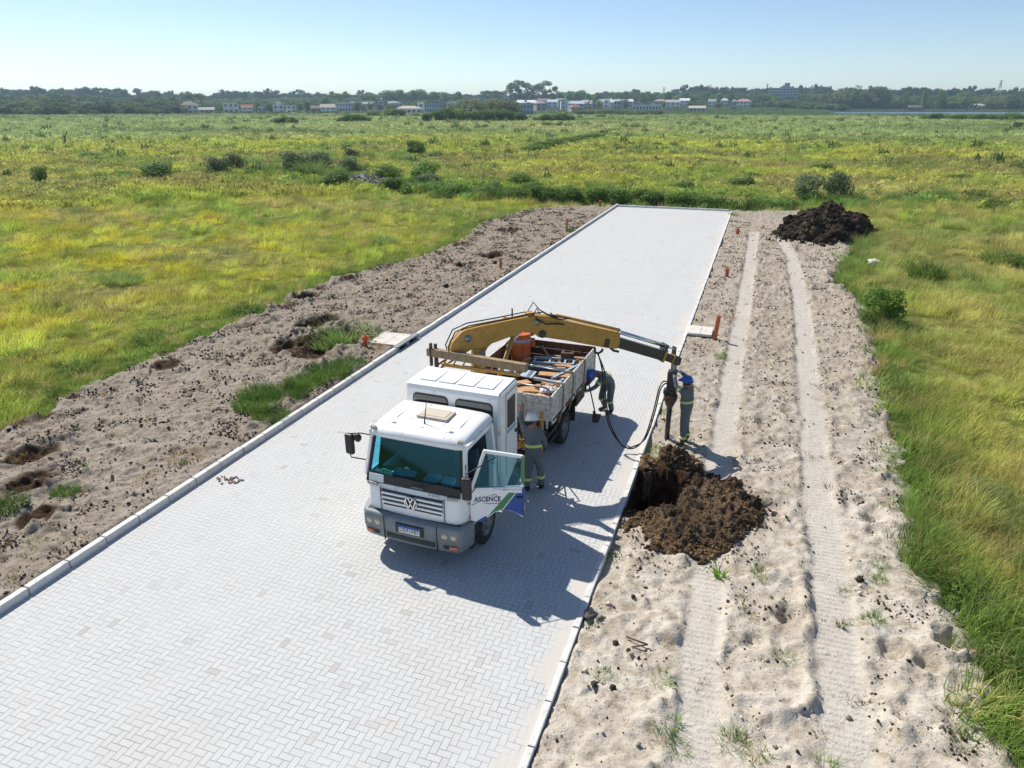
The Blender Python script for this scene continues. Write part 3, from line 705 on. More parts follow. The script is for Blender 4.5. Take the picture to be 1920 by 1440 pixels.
def merge(*vf):
    Vs, Fs, o = [], [], 0
    for v, f in vf: Vs.append(v); Fs.append(f + o); o += len(v)
    return np.concatenate(Vs), np.concatenate(Fs)

def field_points(rho0, D0, p, dmin, dmax, amin, amax, seed):
    """points on the plain, density rho0*(D0/D)^p per m2, azimuths measured from the road direction"""
    r = np.random.RandomState(seed)
    a0, a1 = R(amin), R(amax)
    D = np.linspace(dmin, dmax, 4000); rho = np.where(D < D0, rho0, rho0 * (D0 / D) ** p) * D
    cdf = np.cumsum(rho); n = int(np.trapezoid(rho, D) * (a1 - a0)) if hasattr(np, 'trapezoid') else int(np.trapz(rho, D) * (a1 - a0))
    Ds = np.interp(r.rand(n) * cdf[-1], cdf, D); az = a0 + (a1 - a0) * r.rand(n)
    return Ds * np.sin(az), Ds * np.cos(az), Ds, r

# meadow grass -------------------------------------------------------
near_protos = [blades(54, 0.30, 0.2, 0.52, 0.013, 0.6, 11), blades(48, 0.26, 0.15, 0.42, 0.014, 0.8, 12), blades(58, 0.34, 0.22, 0.60, 0.012, 0.5, 13, bias=(0.3, 0.1)), blades(40, 0.30, 0.12, 0.36, 0.016, 1.0, 14)]
X, Y, D, r = field_points(24.0, 14, 1.45, 6, 120, -68, 34, 5)
s = sand_mask(X, Y); road_ok = ~((X > XL - 0.6) & (X < XR + 0.6) & (Y < YE + 0.6))
keep = (s < 0.06 + 0.16 * r.randn(len(X))) & road_ok
X, Y, D = X[keep], Y[keep], D[keep]
st = fbm(X * 0.35, Y * 0.35, 3); sc = (0.72 + 0.5 * r.rand(len(X)) + 0.95 * st) * (1 + np.clip((D - 30) / 90, 0, 1) * 1.1)
sc = np.clip(sc, 0.3, 3) * np.where(X > 0, 1.0, 0.88)
tint = meadow_col(X, Y) * (0.55 + 0.85 * r.rand(len(X)))[:, None]
dry = r.rand(len(X)) < 0.12 + 0.15 * (fbm(X * 0.5 + 5, Y * 0.5, 3) > 0.2); tint[dry] = np.array([0.58, 0.46, 0.19])
dk = (fbm(X * 0.45 + 90, Y * 0.45, 3) > 0.30); tint[dk] = tint[dk] * np.array([0.55, 0.68, 0.7])
P3 = np.stack([X, Y, height(X, Y) - 0.02], -1)
rot = np.stack([np.zeros(len(X)), np.zeros(len(X)), r.rand(len(X)) * 1.2 - 0.6], -1)
scatter('meadow_grass', near_protos, P3, np.stack([sc, sc, sc * (0.85 + 0.3 * r.rand(len(X)))], -1), rot, tint, M['grass'], 'tall green and yellow meadow grass either side of the bare sand', 'grass')

far_protos = [blades(26, 0.55, 0.3, 0.8, 0.07, 0.6, 21, segs=2), blades(22, 0.5, 0.2, 0.6, 0.09, 0.8, 22, segs=2), leaves([(0, 0, 0.25), (0.25, 0.1, 0.2), (-0.2, -0.15, 0.18)], [(0.4, 0.4, 0.28), (0.3, 0.3, 0.2), (0.3, 0.3, 0.2)], 60, 0.11, 23)]
X, Y, D, r = field_points(3.2, 70, 1.45, 70, 720, -66, 32, 8)
az = np.degrees(np.arctan2(X, Y)); keep = height(X, Y) > -0.75
X, Y, D = X[keep], Y[keep], D[keep]
sc = (0.7 + 0.6 * r.rand(len(X))) * (D / 70) ** 0.62 * 1.05
hz = np.clip(1.15 - D / 900, 0.45, 1) * (0.7 + 0.6 * np.clip(fbm(X * 0.03, Y * 0.03, 3) + 0.5, 0, 1))
tint = meadow_col(X, Y) * (0.78 + 0.44 * r.rand(len(X)))[:, None]
dkp = r.rand(len(X)) < 0.03 * sstep(-0.2, 0.3, fbm(X * 0.03 + 9, Y * 0.03, 3)) + 0.004; tint[dkp] = np.array([0.17, 0.24, 0.08])
P3 = np.stack([X, Y, height(X, Y) - 0.03], -1)
rot = np.stack([np.zeros(len(X)), np.zeros(len(X)), r.rand(len(X)) * 6.28], -1)
scatter('marsh_vegetation', far_protos, P3, np.stack([sc, sc, sc * hz * (1 + 0.8 * dkp)], -1), rot, tint, M['grass'], 'low rough marsh vegetation covering the flat plain up to the town', 'marsh plants')

# the low thicket that links the shrubs behind the road end
TP = []
rq = np.random.RandomState(77)
for line, wid, dens in (([(-70, 62), (-62, 72), (-54, 77), (-46, 73), (-38, 68.5), (-31, 65), (-24, 62.5), (-15, 62.6), (-6, 62.8), (0, 63.5)], 2.0, 2.2), ([(-66, 84), (-60, 90), (-55, 96), (-50, 104), (-44, 118)], 2.2, 0.8), ([(0, 64), (8, 67), (18, 74)], 2.0, 0.7), ([(-58, 76), (-50, 80), (-42, 79)], 2.5, 0.8), ([(-48, 66), (-40, 63), (-34, 61)], 1.8, 0.8)):
    for (xa, ya), (xb, yb) in zip(line, line[1:]):
        L_ = math.hypot(xb - xa, yb - ya); k_ = int(L_ * wid * 2 * dens); f_ = rq.rand(k_)
        TP += list(zip(xa + (xb - xa) * f_ + rq.randn(k_) * wid * 0.6, ya + (yb - ya) * f_ + rq.randn(k_) * wid * 0.6))
TP = np.array(TP); TP = TP[(TP[:, 1] > 60.6) | (TP[:, 0] < -19)]; w_ = fbm(TP[:, 0] * 0.25, TP[:, 1] * 0.25, 3); TP = TP[w_ > -0.12]; n = len(TP)
sc = 0.7 + 0.9 * rq.rand(n)
scatter('thicket', [leaves([(0, 0, 0.35), (0.3, 0.1, 0.28), (-0.25, -0.2, 0.25), (0, .3, .3)], [(0.42, 0.42, 0.36), (0.3, 0.3, 0.28), (0.3, 0.3, 0.26), (.25, .25, .25)], 420, 0.05, 71), merge(blades(160, 0.55, 0.3, 0.9, 0.035, 0.6, 72), leaves([(0, 0, 0.3)], [(0.4, 0.4, 0.3)], 160, 0.05, 73))],
        np.column_stack([TP, height(TP[:, 0], TP[:, 1]) - 0.05]), np.column_stack([sc * 1.2, sc * 1.2, sc * (0.7 + 0.6 * rq.rand(n))]), np.column_stack([np.zeros((n, 2)), rq.rand(n) * 6.28]), np.array([0.16, 0.27, 0.06]) * (0.6 + 0.8 * rq.rand(n))[:, None], M['grass'], 'low tangled green thicket linking the shrubs behind the road end', 'thicket')

# sparse seedlings and dry stalks on the sand
X = np.random.uniform(-18, 4.5, 9000); Y = 5 + 52 * np.random.rand(9000) ** 1.5
s = sand_mask(X, Y); w = fbm(X * 0.8 + 33, Y * 0.8, 3)
keep = (s > -0.2) & ((X < XL - 0.3) | (X > XR + 0.25)) & (np.random.rand(9000) < 0.05 + 0.9 * sstep(0.08, 0.4, w)) & ~((np.abs(X + 1.44) < 0.6) & (np.abs(Y - 13.85) < 1.0))
X, Y = X[keep], Y[keep]; n = len(X)
tint = np.where(np.random.rand(n)[:, None] < 0.5, np.array([0.34, 0.28, 0.12]), np.array([0.13, 0.22, 0.04])) * (0.7 + 0.6 * np.random.rand(n))[:, None]
sc = 0.08 + 0.18 * np.random.rand(n) ** 2
scatter('sparse_weeds', [blades(16, 0.35, 0.2, 0.7, 0.035, 1.2, 31), blades(12, 0.45, 0.15, 0.5, 0.035, 1.6, 32), blades(22, 0.25, 0.2, 0.6, 0.035, 0.9, 33)],
        np.stack([X, Y, height(X, Y) + 0.0], -1), sc * 1.5, np.stack([np.zeros(n), np.zeros(n), np.random.rand(n) * 6.28], -1), tint, M['grass'], 'tiny seedlings and dry stalks dotted over the bare sand', 'weeds')

# clods and crumbs of dark soil on the sand
def clod(seed):
    b = bmesh.new(); bmesh.ops.create_icosphere(b, subdivisions=1, radius=0.5); rr = random.Random(seed)
    for v in b.verts: v.co *= rr.uniform(0.65, 1.15); v.co.z *= 0.7
    bm_v = np.array([v.co[:] for v in b.verts]); f = np.array([[v.index for v in fc.verts] + [fc.verts[2].index] for fc in b.faces]); b.free()
    return bm_v, f
def clod(seed):
    """rounded rough lump made of quads"""
    r = np.random.RandomState(seed); nu, nv = 7, 5; V = []
    for j in range(nv):
        ph = -1.35 + 2.7 * j / (nv - 1)
        for i in range(nu):
            th = 2 * np.pi * i / nu; q = 0.5 * r.uniform(0.55, 1.25)
            V.append((q * np.cos(ph) * np.cos(th), q * np.cos(ph) * np.sin(th), q * np.sin(ph) * 0.72))
    F = [(j * nu + i, j * nu + (i + 1) % nu, (j + 1) * nu + (i + 1) % nu, (j + 1) * nu + i) for j in range(nv - 1) for i in range(nu)]
    F.append((28, 29, 30, 31)); F.append((31, 32, 33, 34))
    return np.array(V), np.array(F)
clods = [clod(s_) for s_ in range(5)]
n = 300000
X = np.random.uniform(-19, 5, n); Y = 5 + 50 * np.random.rand(n) ** 1.35
s = sand_mask(X, Y); w = fbm(X * 1.1 + 13, Y * 1.1, 4)
tx1 = np.interp(Y, [p_[0] for p_ in T1], [p_[1] for p_ in T1]); tx2 = np.interp(Y, [p_[0] for p_ in T2], [p_[1] for p_ in T2])
ontrack = ((np.abs(X - tx1) < 0.3) | (np.abs(X - tx2) < 0.33)) & (X > -2)
pr = 0.22 + 0.78 * sstep(-0.05, 0.35, w); pr = (0.05 + 0.95 * sstep(0.0, 0.38, w)); pr = pr * np.where(ontrack, 0.06, 1) * np.where(X > -2, 0.55, 0.95) * np.where((X > -2) & (Y < 10.5), 0.55, 1)
keep = (s > -0.1) & ((X < XL - 0.18) | (X > XR + 0.16)) & (Y < 60) & (np.random.rand(n) < pr)
keep &= ~((X < XL - 0.15) & (X > XL - 1.4) & (Y > 20.3) & (Y < 21.9))
X, Y = X[keep], Y[keep]; n = len(X)
kindb = np.random.rand(n) < np.where(X > -2, 0.75, 0.68)
sz = 0.016 + 0.05 * np.random.rand(n) ** 3.5 + 0.05 * (np.random.rand(n) < 0.012) + 0.0006 * Y; sz = np.where(kindb, sz * np.where(X > -2, 0.95, 1.15), sz * 1.4)
tint = np.where(kindb[:, None], np.array([0.055, 0.042, 0.035]), np.where((X > XR)[:, None], np.array([0.46, 0.39, 0.31]), np.array([0.32, 0.26, 0.20]))) * (0.6 + 0.8 * np.random.rand(n))[:, None]
M['clod'] = leafy('soil_lumps', True, [(0.1, 0.1, 0.1)], rough=0.95, trans=0.0)
scatter('soil_clods', clods, np.stack([X, Y, height(X, Y) + sz * 0.15], -1), sz, np.random.rand(n, 3) * np.array([0.9, 0.9, 6.28]), tint, M['clod'], 'dark crumbs and clods of earth lying all over the bare sand', 'clods')

# ------------------------------------------------------------------ single plants
def np_obj(name, vf, mat, parent=None, **kw):
    return link_mesh(name, np_mesh(name, vf[0], vf[1]), mat, parent, **kw)
def height_far(X, Y):
    h = -0.12 + 0.25 * fbm(X * 0.02, Y * 0.02, 3) + far_rise(X, Y)
    D = np.hypot(X, Y); az = np.degrees(np.arctan2(X, Y))
    lk = sstep(585, 610, D + 14 * perlin(az * 0.7, az * 0)) * (1 - sstep(905, 950, D + 40 * perlin(az * 0.5, az * 0 + 5) - 5.0 * (az - 6))) * sstep(-8.5, -5.5, az)
    return h - 1.6 * lk
def zg(x, y): return float((height_far if math.hypot(x, y) > 125 else height)(np.array([x]), np.array([y]))[0])

clump_mesh = np_mesh('clump', *blades(900, 0.62, 0.20, 0.52, 0.014, 0.85, 47, bias=(0.1, 0.0))); clump_mesh.materials.append(M['clump_green'])
tuft_mesh = [np_mesh('weed', *blades(38, 0.10, 0.18, 0.42, 0.028, 0.9, 41, bias=(0.05, 0))), np_mesh('weed', *blades(85, 0.17, 0.08, 0.26, 0.010, 1.0, 42, bias=(0, 0))),
             np_mesh('weed', *blades(110, 0.45, 0.25, 0.6, 0.022, 0.8, 43, bias=(0.15, 0)))]
for m_ in tuft_mesh: m_.materials.append(M['grass_tuft'])
dry_mesh = np_mesh('dry', *blades(90, 0.35, 0.08, 0.25, 0.014, 1.3, 44, bias=(0.1, 0))); dry_mesh.materials.append(M['drygrass'])
def plant(name, me, x, y, s, label, cat='weed', group=None, sz=1.0):
    o = bpy.data.objects.new(name, me); COL.objects.link(o); o.location = (x, y, zg(x, y) - 0.01)
    o.rotation_euler = (0, 0, random.uniform(0, 6.28)); o.scale = (s, s, s * sz); tag(o, label, cat, group); return o
W = 'weeds growing on the right sand verge'
plant('broad_leaved_weed', tuft_mesh[0], 0.11, 11.25, 0.95, 'bright green strap-leaved plant alone on pale sand below the brown soil heap', 'plant', None)
plant('grass_tuft', tuft_mesh[1], 0.79, 11.44, 1.1, 'thin yellowish tuft just right of the strap-leaved plant', 'weed', W)
plant('grass_tuft', tuft_mesh[1], -0.50, 8.33, 0.9, 'small green tuft left of the left wheel track in the foreground', 'weed', W)
plant('grass_tuft', tuft_mesh[1], -1.37, 8.20, 0.8, 'small weed near the two dark clods by the kerb in the foreground', 'weed', W)
plant('grass_tuft', tuft_mesh[1], -0.35, 7.55, 1.25, 'olive and yellow tuft lowest left of the left wheel track', 'weed', W)
plant('grass_tuft', tuft_mesh[1], -0.16, 7.25, 0.9, 'low bright green sprig just under the olive tuft', 'weed', W)
plant('grass_tuft', tuft_mesh[1], 0.51, 7.59, 1.25, 'long thin green tuft between the two wheel tracks at the bottom', 'weed', W)
plant('leafy_weed', tuft_mesh[2], -1.80, 11.30, 0.42, 'leafy green weed against the kerb below the soil heap', 'weed', W, 0.7)
plant('grass_tuft', tuft_mesh[1], 2.19, 11.44, 0.7, 'small tuft in the middle of the right wheel track', 'weed', W)
plant('grass_tuft', tuft_mesh[1], 2.85, 12.39, 0.9, 'upper of two green tufts right of the right wheel track', 'weed', W)
plant('grass_tuft', tuft_mesh[1], 2.80, 11.96, 0.8, 'lower of two green tufts right of the right wheel track', 'weed', W)
plant('grass_tuft', tuft_mesh[1], 2.57, 10.71, 0.9, 'sparse green tuft right of the right wheel track near the dark hollow', 'weed', W)
plant('grass_tuft', tuft_mesh[1], 1.16, 9.41, 1.0, 'green tuft between the wheel tracks above the curved sand ridge', 'weed', W)
plant('grass_tuft', tuft_mesh[1], 1.67, 7.6, 1.0, 'green sprig on the left lip of the right wheel track at the bottom edge', 'weed', W)
plant('grass_tuft', tuft_mesh[1], 3.40, 8.53, 1.1, 'sprawling yellow green tuft low on the far right of the sand', 'weed', W)
plant('grass_tuft', tuft_mesh[1], 3.60, 9.18, 1.0, 'yellow green tuft at the foot of the right meadow edge', 'weed', W)
plant('leafy_weed', tuft_mesh[2], -1.75, 16.0, 0.55, 'leafy green weed at the foot of the auger shaft', 'weed', W, 0.7)
plant('leafy_weed', tuft_mesh[2], -1.78, 18.2, 0.5, 'yellow green weed by the kerb behind the auger', 'weed', W, 0.6)
plant('grass_tuft', tuft_mesh[1], -0.6, 23.4, 1.3, 'green tuft left of the left wheel track near the tall orange pipe', 'weed', W)
plant('leafy_weed', tuft_mesh[2], -1.75, 57.2, 0.8, 'green clump at the far right corner of the paving', 'weed', W, 0.9)
LW = 'green clumps on the left sand verge'
for k_, (x_, y_, s_, lb) in enumerate([(-12.35, 14.75, 1.05, 'large green grass clump nearest the cab on the left verge'), (-12.1, 15.7, 1.0, 'dense green grass clump second from the near end on the left verge'),
        (-12.1, 16.6, 0.95, 'green grass clump in the middle of the row along the left kerb'), (-11.85, 17.5, 1.0, 'green grass clump fourth along the left kerb row'), (-11.75, 18.5, 0.8, 'smallest far green clump of the row along the left kerb'),
        (-12.9, 15.4, 0.85, 'green clump set back behind the row on the left verge'), (-11.55, 14.2, 0.7, 'low bright green clump touching the left kerb beside the cab'),
        (-13.9, 8.6, 0.7, 'small green clump on dark soil at the lower left edge'), (-13.3, 9.5, 0.45, 'thin green clump low on the left verge'), (-12.3, 21.0, 0.35, 'small green weed left of the concrete drain slab'),
        (-11.4, 45.3, 0.5, 'tiny green clump touching the far left kerb')]):
    plant('grass_clump', clump_mesh, x_, y_, s_, lb, 'grass clump', LW, 1.0)
for x_, y_, s_, lb in [(-12.1, 11.6, 1.2, 'yellow dry grass tuft beside the left kerb in the foreground'), (-12.0, 10.6, 1.0, 'dry brown grass patch beside the nearest left kerb stones'), (-11.7, 20.2, 0.8, 'yellowish dry grass below the left drain slab'), (-13.6, 15.9, 0.8, 'reddish dry tuft in the middle of the left verge')]:
    plant('dry_grass_tuft', dry_mesh, x_, y_, s_, lb, 'dry grass')

def stems_mb(seed, h, n=7, spread=0.5, r=0.02):
    mb = MB(); rr = random.Random(seed)
    for k in range(n):
        a = rr.uniform(0, 6.28); l = rr.uniform(0.3, 1) * spread
        mb.tube([(0, 0, -0.1), (math.cos(a) * l * 0.4, math.sin(a) * l * 0.4, h * 0.35), (math.cos(a) * l, math.sin(a) * l, h * rr.uniform(0.6, 0.95))], [r, r * 0.6, r * 0.25], 5)
    return mb
def shrub_proto(name, kind, seed):
    """unit shrub about 1 m across; returns empty with crown + stem"""
    rr = np.random.RandomState(seed)
    if kind == 'tussock':
        v1 = blades(420, 0.34, 0.55, 0.95, 0.018, 0.62, seed, bias=(0.03, 0)); v = v1; mat = M['tussock']
    elif kind == 'weedy':
        v = merge(blades(520, 0.46, 0.3, 0.9, 0.022, 0.75, seed, bias=(0.08, 0)), leaves([(0.1, 0, .3), (-.2, .1, .25), (.0, -.22, .3), (.25, .2, .2)], [(.22, .2, .24), (.2, .22, .2), (.2, .2, .22), (.16, .16, .16)], 900, 0.03, seed, 0.3)); mat = M['leaf_mid']
    else:
        c = [(0, 0, 0.45)] + [tuple(np.array([math.cos(a), math.sin(a), 0]) * rr.uniform(0.15, 0.32) + np.array([0, 0, rr.uniform(0.25, 0.72)])) for a in rr.rand(9) * 6.28]
        rd = [(0.36, 0.36, 0.38)] + [tuple([q * 1.0, q, q * 0.85]) for q in rr.uniform(0.13, 0.24, 9)]
        v = leaves(c, rd, 2200, 0.032, seed, 0.4); mat = M[kind]
    e = empty(name, (0, 0, -50)); np_obj('crown', v, mat, e)
    stems_mb(seed, 0.6, 7, 0.3).build('stem', M['bark'], e); return e
protos = {}
def shrub(kind, seed, x, y, w, h, label, group=None, cat='bush', name='shrub'):
    key = (kind, seed % 3)
    if key not in protos:
        e = shrub_proto(name, kind, 100 + seed % 3 * 7 + len(kind)); protos[key] = e; o = e
    else: o = dup_tree(protos[key]); o.name = name
    o.location = (x, y, zg(x, y) - 0.06); o.rotation_euler = (0, 0, random.uniform(0, 6.28)); o.scale = (w, w, h)
    for k_ in ('group',):
        if k_ in o: del o[k_]
    tag(o, label, cat, group); return o
shrub('leaf_mid', 1, 5.1, 29.9, 1.9, 1.75, 'dense green bush where the right meadow meets the churned sand', name='round_shrub')
shrub('leaf_mid', 2, 4.5, 29.2, 1.0, 0.6, 'low green bush at the foot of the dense bush on the right', name='round_shrub')
shrub('weedy', 0, 8.1, 38.6, 1.7, 1.6, 'twiggy open bush standing in the right meadow', name='round_shrub')
shrub('weedy', 1, 12.9, 44.2, 2.4, 1.1, 'dark bush deep in the right meadow near the frame edge', name='round_shrub')
shrub('weedy', 0, 4.4, 10.4, 1.2, 0.55, 'leafy bush overhanging the sand at the lower right', name='round_shrub')
shrub('weedy', 1, 4.25, 12.0, 1.4, 0.6, 'leafy bush on the right meadow edge above the overhanging one', name='round_shrub')
shrub('leaf_grey', 1, 3.76, 68.5, 3.2, 2.8, 'left of two grey green tussocks beyond the dark soil pile', name='round_shrub')
shrub('leaf_grey', 0, 6.3, 69.3, 2.6, 2.9, 'right of two grey green tussocks beyond the dark soil pile', name='round_shrub')
shrub('tussock', 1, -13.6, 64.8, 2.3, 2.3, 'tall grey green shrub behind the far left corner of the paving', name='round_shrub')
LG = 'dark shrubs in a row behind the end of the road'
for k_, (x_, y_, w_, h_) in enumerate([(-20.5, 61.5, 3.0, 1.3), (-18.2, 61.9, 3.2, 1.6), (-15.8, 62.0, 3.0, 1.7), (-13.4, 62.2, 2.8, 1.8), (-11.2, 62.3, 2.8, 1.6), (-8.6, 62.4, 2.8, 1.5), (-6.6, 62.2, 3.0, 1.5), (-4.6, 62.8, 2.4, 1.0), (-22.8, 62.4, 2.8, 1.1), (-9.9, 64.8, 2.8, 1.3), (-17.0, 64.6, 3.2, 1.3), (-24.5, 66.0, 3.0, 1.2), (-20.8, 66.5, 3.0, 1.3)]):
    shrub('leaf_dark' if k_ % 3 else 'leaf_mid', k_, x_, y_, w_, h_, 'dark bushy shrub in the row behind the end kerb', LG)
for k_, (x_, y_, w_, h_, kd, lb) in enumerate([(-64.3, 65.5, 4.6, 2.2, 'leaf_dark', 'wide dark shrub at the left end of the middle distance clump'), (-71.6, 57.0, 2.4, 2.4, 'leaf_mid', 'lone upright shrub far left in the middle distance'),
        (-40.8, 64.7, 3.8, 2.0, 'leaf_mid', 'green shrub nearest the rubble mound'), (-37.5, 69.5, 3.6, 2.2, 'leaf_dark', 'dark shrub behind the rubble mound'), (-34.2, 71.5, 3.8, 2.8, 'leaf_dark', 'tall dark shrub at the right end of the rubble mound'),
        (-32.0, 68.0, 3.4, 1.8, 'leaf_grey', 'grey green shrub right of the rubble mound'), (-33.5, 63.5, 3.4, 1.8, 'leaf_mid', 'leafy green shrub in front of the rubble mound'), (-54.7, 111.7, 4.2, 3.0, 'leaf_dark', 'large dark shrub alone behind the round tussocks'),
        (-26.5, 61.5, 3.0, 1.6, 'leaf_mid', 'green shrub at the left end of the hedge behind the road'), (-23.5, 72, 3.2, 1.6, 'leaf_dark', 'dark shrub in the field left of the road end')]):
    shrub(kd, k_, x_, y_, w_, h_, lb)
TG = 'round green tussocks in the middle distance'
for k_, (x_, y_, w_) in enumerate([(-62.9, 76.8, 3.4), (-61.6, 86.1, 3.6), (-58.4, 83.5, 3.4), (-53.5, 76.1, 4.2), (-60.1, 91.6, 3.8), (-62.3, 96.4, 3.0), (-58.5, 97.7, 2.8), (-49.7, 73.8, 4.0), (-56.2, 98.4, 2.6), (-52.5, 79.5, 3.8), (-55.5, 80.0, 3.6), (-57.5, 76.0, 3.2), (-47.0, 77.5, 3.2), (-50.2, 97.5, 2.8), (-66.0, 84.0, 3.0), (-61.0, 71.5, 3.4), (-45.5, 71.5, 3.2), (-57.0, 88.0, 3.2)]):
    shrub('tussock' if k_ % 3 else 'leaf_grey', k_, x_, y_, w_, w_ * 0.72, 'round grey green tussock in the cluster on the plain', TG, 'bush', 'round_shrub')
HG = 'low shrubs along the diagonal ditch in the plain'
for k_ in range(15):
    f_ = k_ / 14; x_ = -53 + 36 * f_ * 0.62 - 5 * f_; y_ = 150 + 95 * f_ + random.uniform(-3, 3)
    px_ = 1180 + 0 * f_
    D_ = 130 + 62 * f_; a_ = R(-18.78) + math.atan((1000 + 155 * f_ - 960) / 1433)
    shrub('leaf_dark' if k_ % 2 else 'leaf_mid', k_, D_ * math.sin(a_), D_ * math.cos(a_), 5.2, 1.7 + random.uniform(-.3, .3), 'low dark shrub in the line along the ditch', HG)
# scattered dark bushes of the right hand plain
BG = 'dark bushes dotted over the right hand plain'
def pol(px, D):
    a = R(-18.78) + math.atan((px - 960) / 1433.0); return D * math.sin(a), D * math.cos(a)
rr = random.Random(4)
for k_, (px, D_) in enumerate([(1430, 88), (1465, 96), (1500, 105), (1560, 100), (1600, 118), (1375, 92), (1330, 110), (1690, 88), (1750, 100), (1830, 95), (1885, 112), (1630, 140), (1520, 150), (1790, 150), (1340, 82), (1290, 75), (1885, 72), (1640, 76), (1405, 78), (1255, 100), (1180, 120), (1240, 150), (1445, 128)]):
    x_, y_ = pol(px, D_); shrub('leaf_dark' if k_ % 3 == 0 else 'weedy', k_, x_, y_, rr.uniform(2.0, 3.8), rr.uniform(0.8, 1.5), 'low dark bush on the scrubby right hand plain', BG)
LBG = 'small dark bushes dotted over the left hand plain'
for k_, (px, D_) in enumerate([(60, 150), (180, 165), (230, 152), (300, 158), (340, 140), (380, 170), (420, 150), (470, 175), (520, 160), (560, 175), (610, 165), (450, 136), (310, 132), (250, 185), (480, 150), (150, 130), (90, 105), (650, 190), (700, 180), (260, 95), (40, 88)]):
    x_, y_ = pol(px, D_); shrub('leaf_dark' if k_ % 3 == 0 else 'weedy', k_, x_, y_, rr.uniform(2.4, 4.6), rr.uniform(0.8, 1.4), 'small dark bush on the left hand plain', LBG)
for px, D_, w_, lb in [(190, 27.5, 0.9, 'dark weedy bush in the yellow grass at the left, nearest the frame edge'), (405, 29.8, 1.1, 'dark green weedy bush in the yellow grass at the left, second from the frame edge'), (330, 27.2, 0.7, 'low olive bush between the two dark ones in the yellow grass'), (15, 25.5, 0.9, 'dark weedy bush at the left frame edge'),
                       (565, 24.8, 1.0, 'grey green tussock on the grass edge left of the verge'), (612, 25.0, 1.3, 'larger grey green tussock touching the left verge'), (165, 38, 1.2, 'round grey green tussock upper left of the yellow grass'), (135, 38.5, 0.9, 'smaller tussock beside the round one in the upper left grass'), (700, 44, 1.2, 'round tussock in the grass left of the road'), (840, 47, 1.0, 'small dark bush in the grass near the left verge'), (735, 41, 0.8, 'little dark bush in the grass left of the road')]:
    x_, y_ = pol(px, D_); o = shrub('tussock' if 'tussock' in lb else 'weedy', int(px), x_, y_, w_ * 1.5, w_ * 1.0, lb); o.location.z -= 0.18 * w_
# rubble mound among the shrubs
x0, y0 = -39.0, 68.0
mb = MB(); rr = random.Random(2)
rows = []
for a in np.linspace(-1, 1, 26):
    row = []
    for b in np.linspace(-1, 1, 16):
        q = max(0, 1 - a * a - b * b); row.append((a * 4.6, b * 2.0, -0.15 + 0.95 * q ** 0.6 + 0.18 * float(perlin(a * 6, b * 5)) * (q > 0)))
    rows.append(row)
mb.grid(rows)
for k_ in range(70):
    a, b = rr.uniform(-.8, .8), rr.uniform(-.95, .2); q = max(0, 1 - a * a - b * b)
    mb.box((a * 4.6, b * 2.0, 0.95 * q ** 0.6 + 0.02), (rr.uniform(.1, .45), rr.uniform(.1, .4), rr.uniform(.05, .2)), rot=(rr.random(), rr.random(), rr.random() * 6), mi=1)
o = mb.build('rubble_mound', [paint('rubble_soil', (0.16, 0.13, 0.10), 0.95, var=0.5, scale=3), paint('rubble_bits', (0.42, 0.40, 0.38), 0.9, var=0.4)], None, (x0, y0, zg(x0, y0)), (0, 0, R(-28)))
tag(o, 'low mound of pale rubble and soil among shrubs in the field', 'rubble')

# ------------------------------------------------------------------ the truck (local: x across, y to the rear, z up)
TR = Vector((-5.215, 9.8, 0.02)); TYAW = R(-2.5)
truck = empty('flatbed_truck', TR, TYAW, 'white crew cab flatbed truck with open driver door and ochre folding crane', 'truck')
TM = Matrix.Translation(TR) @ Matrix.Rotation(TYAW, 4, 'Z'); TMi = TM.inverted()
def TL(x, y, z): return TMi @ Vector((x, y, z))        # world -> truck local
def rrect(x0, z0, x1, z1, r, n=5):
    pts = []
    for cx, cz, a0 in ((x1 - r, z1 - r, 0), (x0 + r, z1 - r, 90), (x0 + r, z0 + r, 180), (x1 - r, z0 + r, 270)):
        for k in range(n + 1):
            a = R(a0 + 90 * k / n); pts.append((cx + r * math.cos(a), cz + r * math.sin(a)))
    return pts
def xf_front(y, tilt=0.0, x=0, z=0): return Matrix.Translation((x, y, z)) @ Matrix.Rotation(tilt, 4, 'X')

# cab shell ----------------------------------------------------------
cab = MB()
def fy(x, z):   # front surface: corner rounding
    a = abs(x); y = 0.02 + 0.05 * sstep(1.2, 1.62, z) + 0.05 * (a / 1.03) ** 2
    if a > 0.84: y += 0.30 * ((a - 0.84) / 0.19) ** 2.2
    return float(y)
xs_ = [-1.03, -1.02, -1.0, -0.96, -0.9, -0.84, -0.7, -0.35, 0, 0.35, 0.7, 0.84, 0.9, 0.96, 1.0, 1.02, 1.03]
rows = []
for z in (0.90, 0.905, 0.94, 1.1, 1.3, 1.40, 1.46, 1.50):
    off = 0.05 if z < 0.902 else (-0.012 if z < 1.42 else 0.02)
    rows.append([(x * (1.0 if z < 1.42 else 0.995), fy(x, z) + off, z) for x in xs_])
cab.grid(rows)
